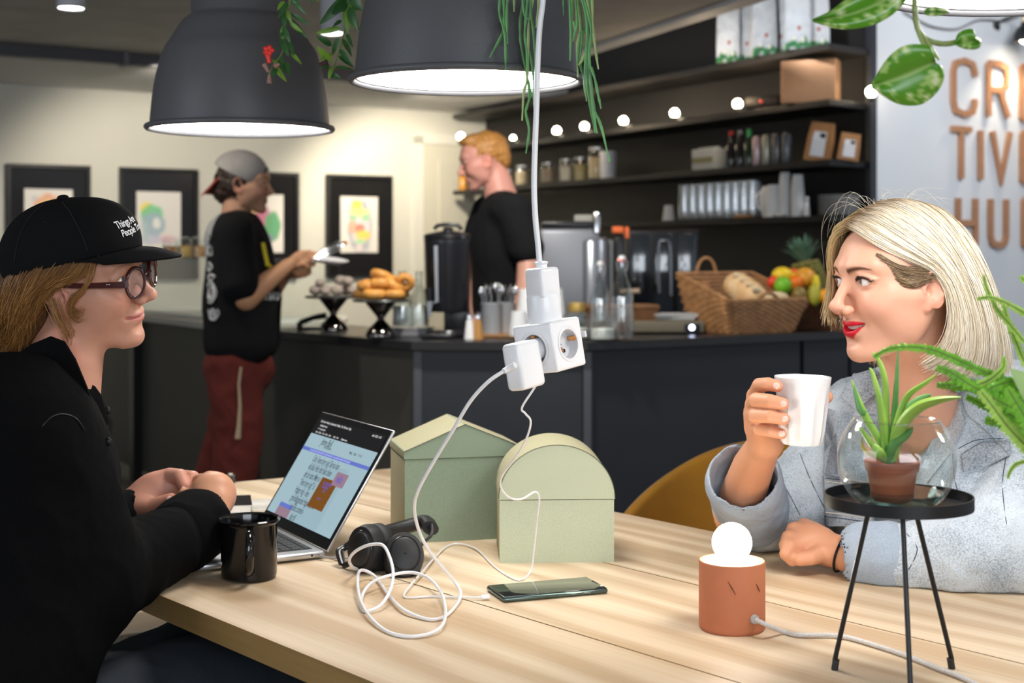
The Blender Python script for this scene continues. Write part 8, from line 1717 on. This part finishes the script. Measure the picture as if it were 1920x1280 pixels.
def heart(outline, mid, d, tiltn, seed, name='leaf'):
    """outline: pixel polygon from the stalk round to the tip and back; mid: midrib pixels stalk->tip"""
    O = [Vector((x, y, 0)) for x, y in outline]; Oc = cr(O, 6, closed=True); Mi = cr([Vector((x, y, 0)) for x, y in mid], 6); nO = len(Oc); K = 9; V = []; C = []; Fq = []
    from bisect import bisect
    for i, p in enumerate(Oc):
        q = min(Mi, key=lambda m: (m-p).length+0.35*abs((m-Mi[0]).length/((Mi[-1]-Mi[0]).length)*60-min(1, (p-Mi[0]).length/((Mi[-1]-Mi[0]).length))*60))
        for k in range(K):
            t = k/(K-1); u = q.lerp(p, t); z = d-.012*sin(t*pi*.5)*1+.010*t*t+tiltn*(u.y-Mi[0].y)/100; w_ = W(u.x, u.y, z); V.append(I @ w_)
            nz = vnoise(np.array([[u.x*.11, u.y*.035+u.x*.02, seed]], np.float32), 1.2, 3)[0]+.7*vnoise(np.array([[u.x*.3, u.y*.09+u.x*.05, seed]], np.float32), 1.2, 5)[0]
            c = np.array((.085, .27, .012)) if nz < .25 else (np.array((.34, .50, .13)) if nz < .62 else np.array((.62, .70, .38)))
            if k == 0: c = np.array((.35, .50, .16))
            C.append(c)
    for i in range(nO):
        for k in range(K-1): a = i*K+k; b = ((i+1) % nO)*K+k; Fq.append((a, b, b+1, a+1))
    return np_mesh(name, np.array([list(v) for v in V]), np.array(Fq), m_mar, r, col=np.array(C))
heart([(1755, 117), (1748, 92), (1735, 84), (1700, 84), (1673, 100), (1650, 128), (1634, 160), (1645, 172), (1672, 190), (1700, 198), (1732, 194), (1758, 172), (1770, 148), (1768, 128), (1760, 120)], [(1754, 116), (1720, 132), (1680, 148), (1636, 161)], DP-.01, .02, 1)
heart([(1640, -40), (1560, 18), (1523, 37), (1545, 48), (1580, 55), (1630, 49), (1670, 30), (1700, 0), (1720, -40)], [(1705, -30), (1650, 5), (1590, 28), (1524, 38)], DP+.02, .0, 2)
heart([(1791, 82), (1797, 62), (1815, 54), (1826, 56), (1829, 68), (1839, 75), (1838, 88), (1825, 93), (1806, 91)], [(1791, 82), (1810, 78), (1836, 80)], DP-.01, .0, 3)
heart([(1734, 18), (1736, 28), (1755, 30), (1782, 24), (1770, 15), (1750, 12)], [(1735, 22), (1782, 24)], DP+.03, 0, 4)
# small plant in the glass bowl
PB = POT+Vector((0, 0, .028)); r = thing('potted_succulent', 'light green succulent with long narrow leaves in the brown pot', 'plant', tuple(PB)); I = Matrix.Translation(PB).inverted(); m_su = M('succulent_green', (.45, .66, .12), .35, noise=(25, .35), col2=(.26, .48, .08), sss=.0); m_su2 = M('succulent_dark', (.16, .40, .11), .35, noise=(25, .3)); d0 = 1.655
def blade(pts, w, mat, dz=0, label=None):
    w *= 1.35
    P = cr([W(x, y, d0+z+dz) for x, y, z in pts], 6); n = len(P); mb = MB(); mb.tube([I @ p for p in P], [w*(.55+.45*sin(pi*min(1, (i/(n-1))*.8+.2)))*(1-.75*(i/(n-1))**4) for i in range(n)], 10, flat=.6); return mb.build('leaf', mat, r)
blade([(1662, 862, 0), (1640, 840, -.01), (1622, 815, -.015), (1610, 800, -.02)], .0042, m_su); blade([(1664, 862, 0), (1645, 820, 0), (1625, 785, 0), (1608, 745, 0), (1597, 712, 0)], .0045, m_su)
blade([(1622, 775, -.002), (1612, 765, -.002), (1600, 718, -.0)], .0040, m_su2); blade([(1658, 862, 0), (1655, 800, -.01), (1648, 745, -.012), (1636, 700, -.01), (1630, 690, -.01)], .0040, m_su)
blade([(1664, 862, .0), (1662, 790, .01), (1660, 720, .01), (1650, 680, .008), (1636, 660, .005)], .0042, m_su); blade([(1668, 862, 0), (1676, 790, .008), (1681, 720, .008), (1684, 655, .008)], .0040, m_su2)
blade([(1668, 862, 0), (1680, 800, -.008), (1700, 745, -.01), (1735, 718, -.015), (1756, 702, -.015)], .0045, m_su); blade([(1672, 862, 0), (1690, 800, -.012), (1720, 765, -.02), (1760, 750, -.03), (1802, 745, -.035)], .0085, m_su)
blade([(1670, 862, 0), (1690, 790, .02), (1720, 755, .03), (1745, 740, .035)], .0080, m_su2); blade([(1660, 862, -.005), (1650, 850, -.02), (1640, 838, -.02), (1636, 832, -.02)], .0042, m_su)
blade([(1655, 862, 0), (1632, 852, .0), (1618, 838, 0), (1616, 820, 0)], .0022, M('yellow_leaf', (.75, .50, .04), .4)); blade([(1668, 864, 0), (1675, 835, -.01), (1700, 815, -.012), (1712, 800, -.012)], .0075, m_su2)
# fern at the right edge
m_fern = M('fern_green', (.26, .58, .05), .45, noise=(30, .35), col2=(.12, .36, .03)); m_fernl = M('fern_light', (.50, .75, .14), .45, noise=(30, .2))
FP = W(1990, 760, 1.42); r = thing('fern', 'bright green fern whose fronds reach in from the right edge', 'plant', tuple(FP)); I = Matrix.Translation(FP).inverted()
fronds = [([(1990, 780), (1930, 745), (1880, 712), (1830, 690), (1780, 668), (1745, 655), (1700, 650), (1665, 655), (1640, 668)], 1.50, 11, 0), ([(1990, 800), (1930, 780), (1870, 750), (1820, 722), (1785, 700), (1760, 690)], 1.46, 15, 0), ([(1990, 790), (1940, 765), (1890, 735), (1850, 722), (1800, 722), (1760, 722)], 1.55, 16, 0),
          ([(1990, 840), (1940, 790), (1900, 760), (1860, 735), (1820, 725), (1790, 728)], 1.52, 14, 0), ([(1990, 880), (1930, 840), (1890, 800), (1860, 760), (1840, 735)], 1.44, 18, 0), ([(1990, 700), (1930, 650), (1895, 610), (1870, 580), (1850, 540), (1845, 520)], 1.50, 7, 1),
          ([(1990, 640), (1940, 600), (1900, 575), (1860, 558), (1835, 560)], 1.47, 8, 1), ([(1990, 730), (1930, 690), (1905, 640), (1890, 600), (1880, 565)], 1.52, 9, 1), ([(1990, 900), (1950, 830), (1915, 770), (1890, 730)], 1.42, 20, 0), ([(1990, 860), (1950, 850), (1930, 862), (1905, 870), (1893, 885), (1890, 895)], 1.50, 6, 2),
          ([(1990, 810), (1920, 790), (1880, 770), (1850, 760), (1815, 745)], 1.50, 15, 0), ([(1990, 850), (1945, 815), (1905, 800), (1870, 790), (1850, 788)], 1.48, 16, 0), ([(1990, 620), (1960, 560), (1925, 530), (1915, 520)], 1.5, 8, 1), ([(1990, 720), (1950, 710), (1910, 712), (1870, 722), (1845, 735)], 1.46, 16, 0), ([(1830, 722), (1855, 712), (1880, 690), (1882, 672)], 1.48, 9, 0)]
for fi_, (pts, d_, wpx, kind) in enumerate(fronds):
    P = cr([W(x, y, d_+.0008*(x-1640)*.2*0) for x, y in pts], 10); n = len(P); mb = MB(); mb.tube([I @ p for p in P], .0009, 5); st = mb.build('frond_stem', m_stem, r); mb = MB(); rr_ = random.Random(fi_)
    for i in range(2, n):
        t = (P[min(i+1, n-1)]-P[i-1]).normalized(); side = t.cross(Vector((0, -1, 0))).normalized(); w = wpx*d_/F*(1.05-.65*(i/n)**2.2)*rr_.uniform(.8, 1.15)
        for q in (-1, 1):
            b_ = P[i]; e_ = b_+side*q*w+t*w*.35+Vector((0, rr_.uniform(-.4, .4)*w, rr_.uniform(-.3, .1)*w)); m2 = (e_-b_)*.45; pw_ = t*.0019
            mb.add([I @ v for v in (b_-pw_*.8, b_+pw_*.8, b_+m2+pw_*1.1+Vector((0, -.001, .001)), e_, b_+m2-pw_*1.1)], [(0, 1, 2, 4), (4, 2, 3)])
    o = mb.build('leaflets', m_fernl if kind == 1 or fi_ % 5 == 4 else (m_fern if kind == 0 else M('fern_dry', (.14, .14, .02), .6)), r, smooth=False); o['kind'] = 'stuff'
mb = MB(); mb.tube([I @ p for p in cr([W(x, y, 1.5) for x, y in ((1803, 745), (1812, 775), (1840, 800), (1860, 820), (1890, 850))], 6)], .0005, 4); mb.build('dry_tendril', M('fern_dry', (.14, .14, .02), .6), r)
b_ = W(1905, 725, 1.47); leaf(W(1960, 770, 1.46), W(1893, 690, 1.44), .016, .1, M('soft_leaf', (.42, .60, .22), .5, noise=(30, .2)), r, inv=I, name='broad_leaf')
mb = MB(); mb.lathe([(.001, 0), (.05, 0), (.065, .11), (.060, .11), (.001, .09)], 32); fp = Vector((W(2060, 0, 1.40).x, 1.40, TAB)); rp = thing('fern_pot', 'grey pot of the fern just outside the right edge', 'flower pot', tuple(fp)); mb.build('pot_wall', M('pot_grey', (.3, .3, .3), .6), rp)
mb = MB(); mb.tube([I @ p for p in cr([fp+Vector((0, 0, .10)), fp+Vector((-.02, .02, .2)), W(1990, 800, 1.48)], 6)], .004, 8); mb.tube([I @ p for p in cr([fp+Vector((0, 0, .10)), fp+Vector((0, .03, .25)), W(1990, 700, 1.50)], 6)], .004, 8); mb.build('stem', m_stem, r)
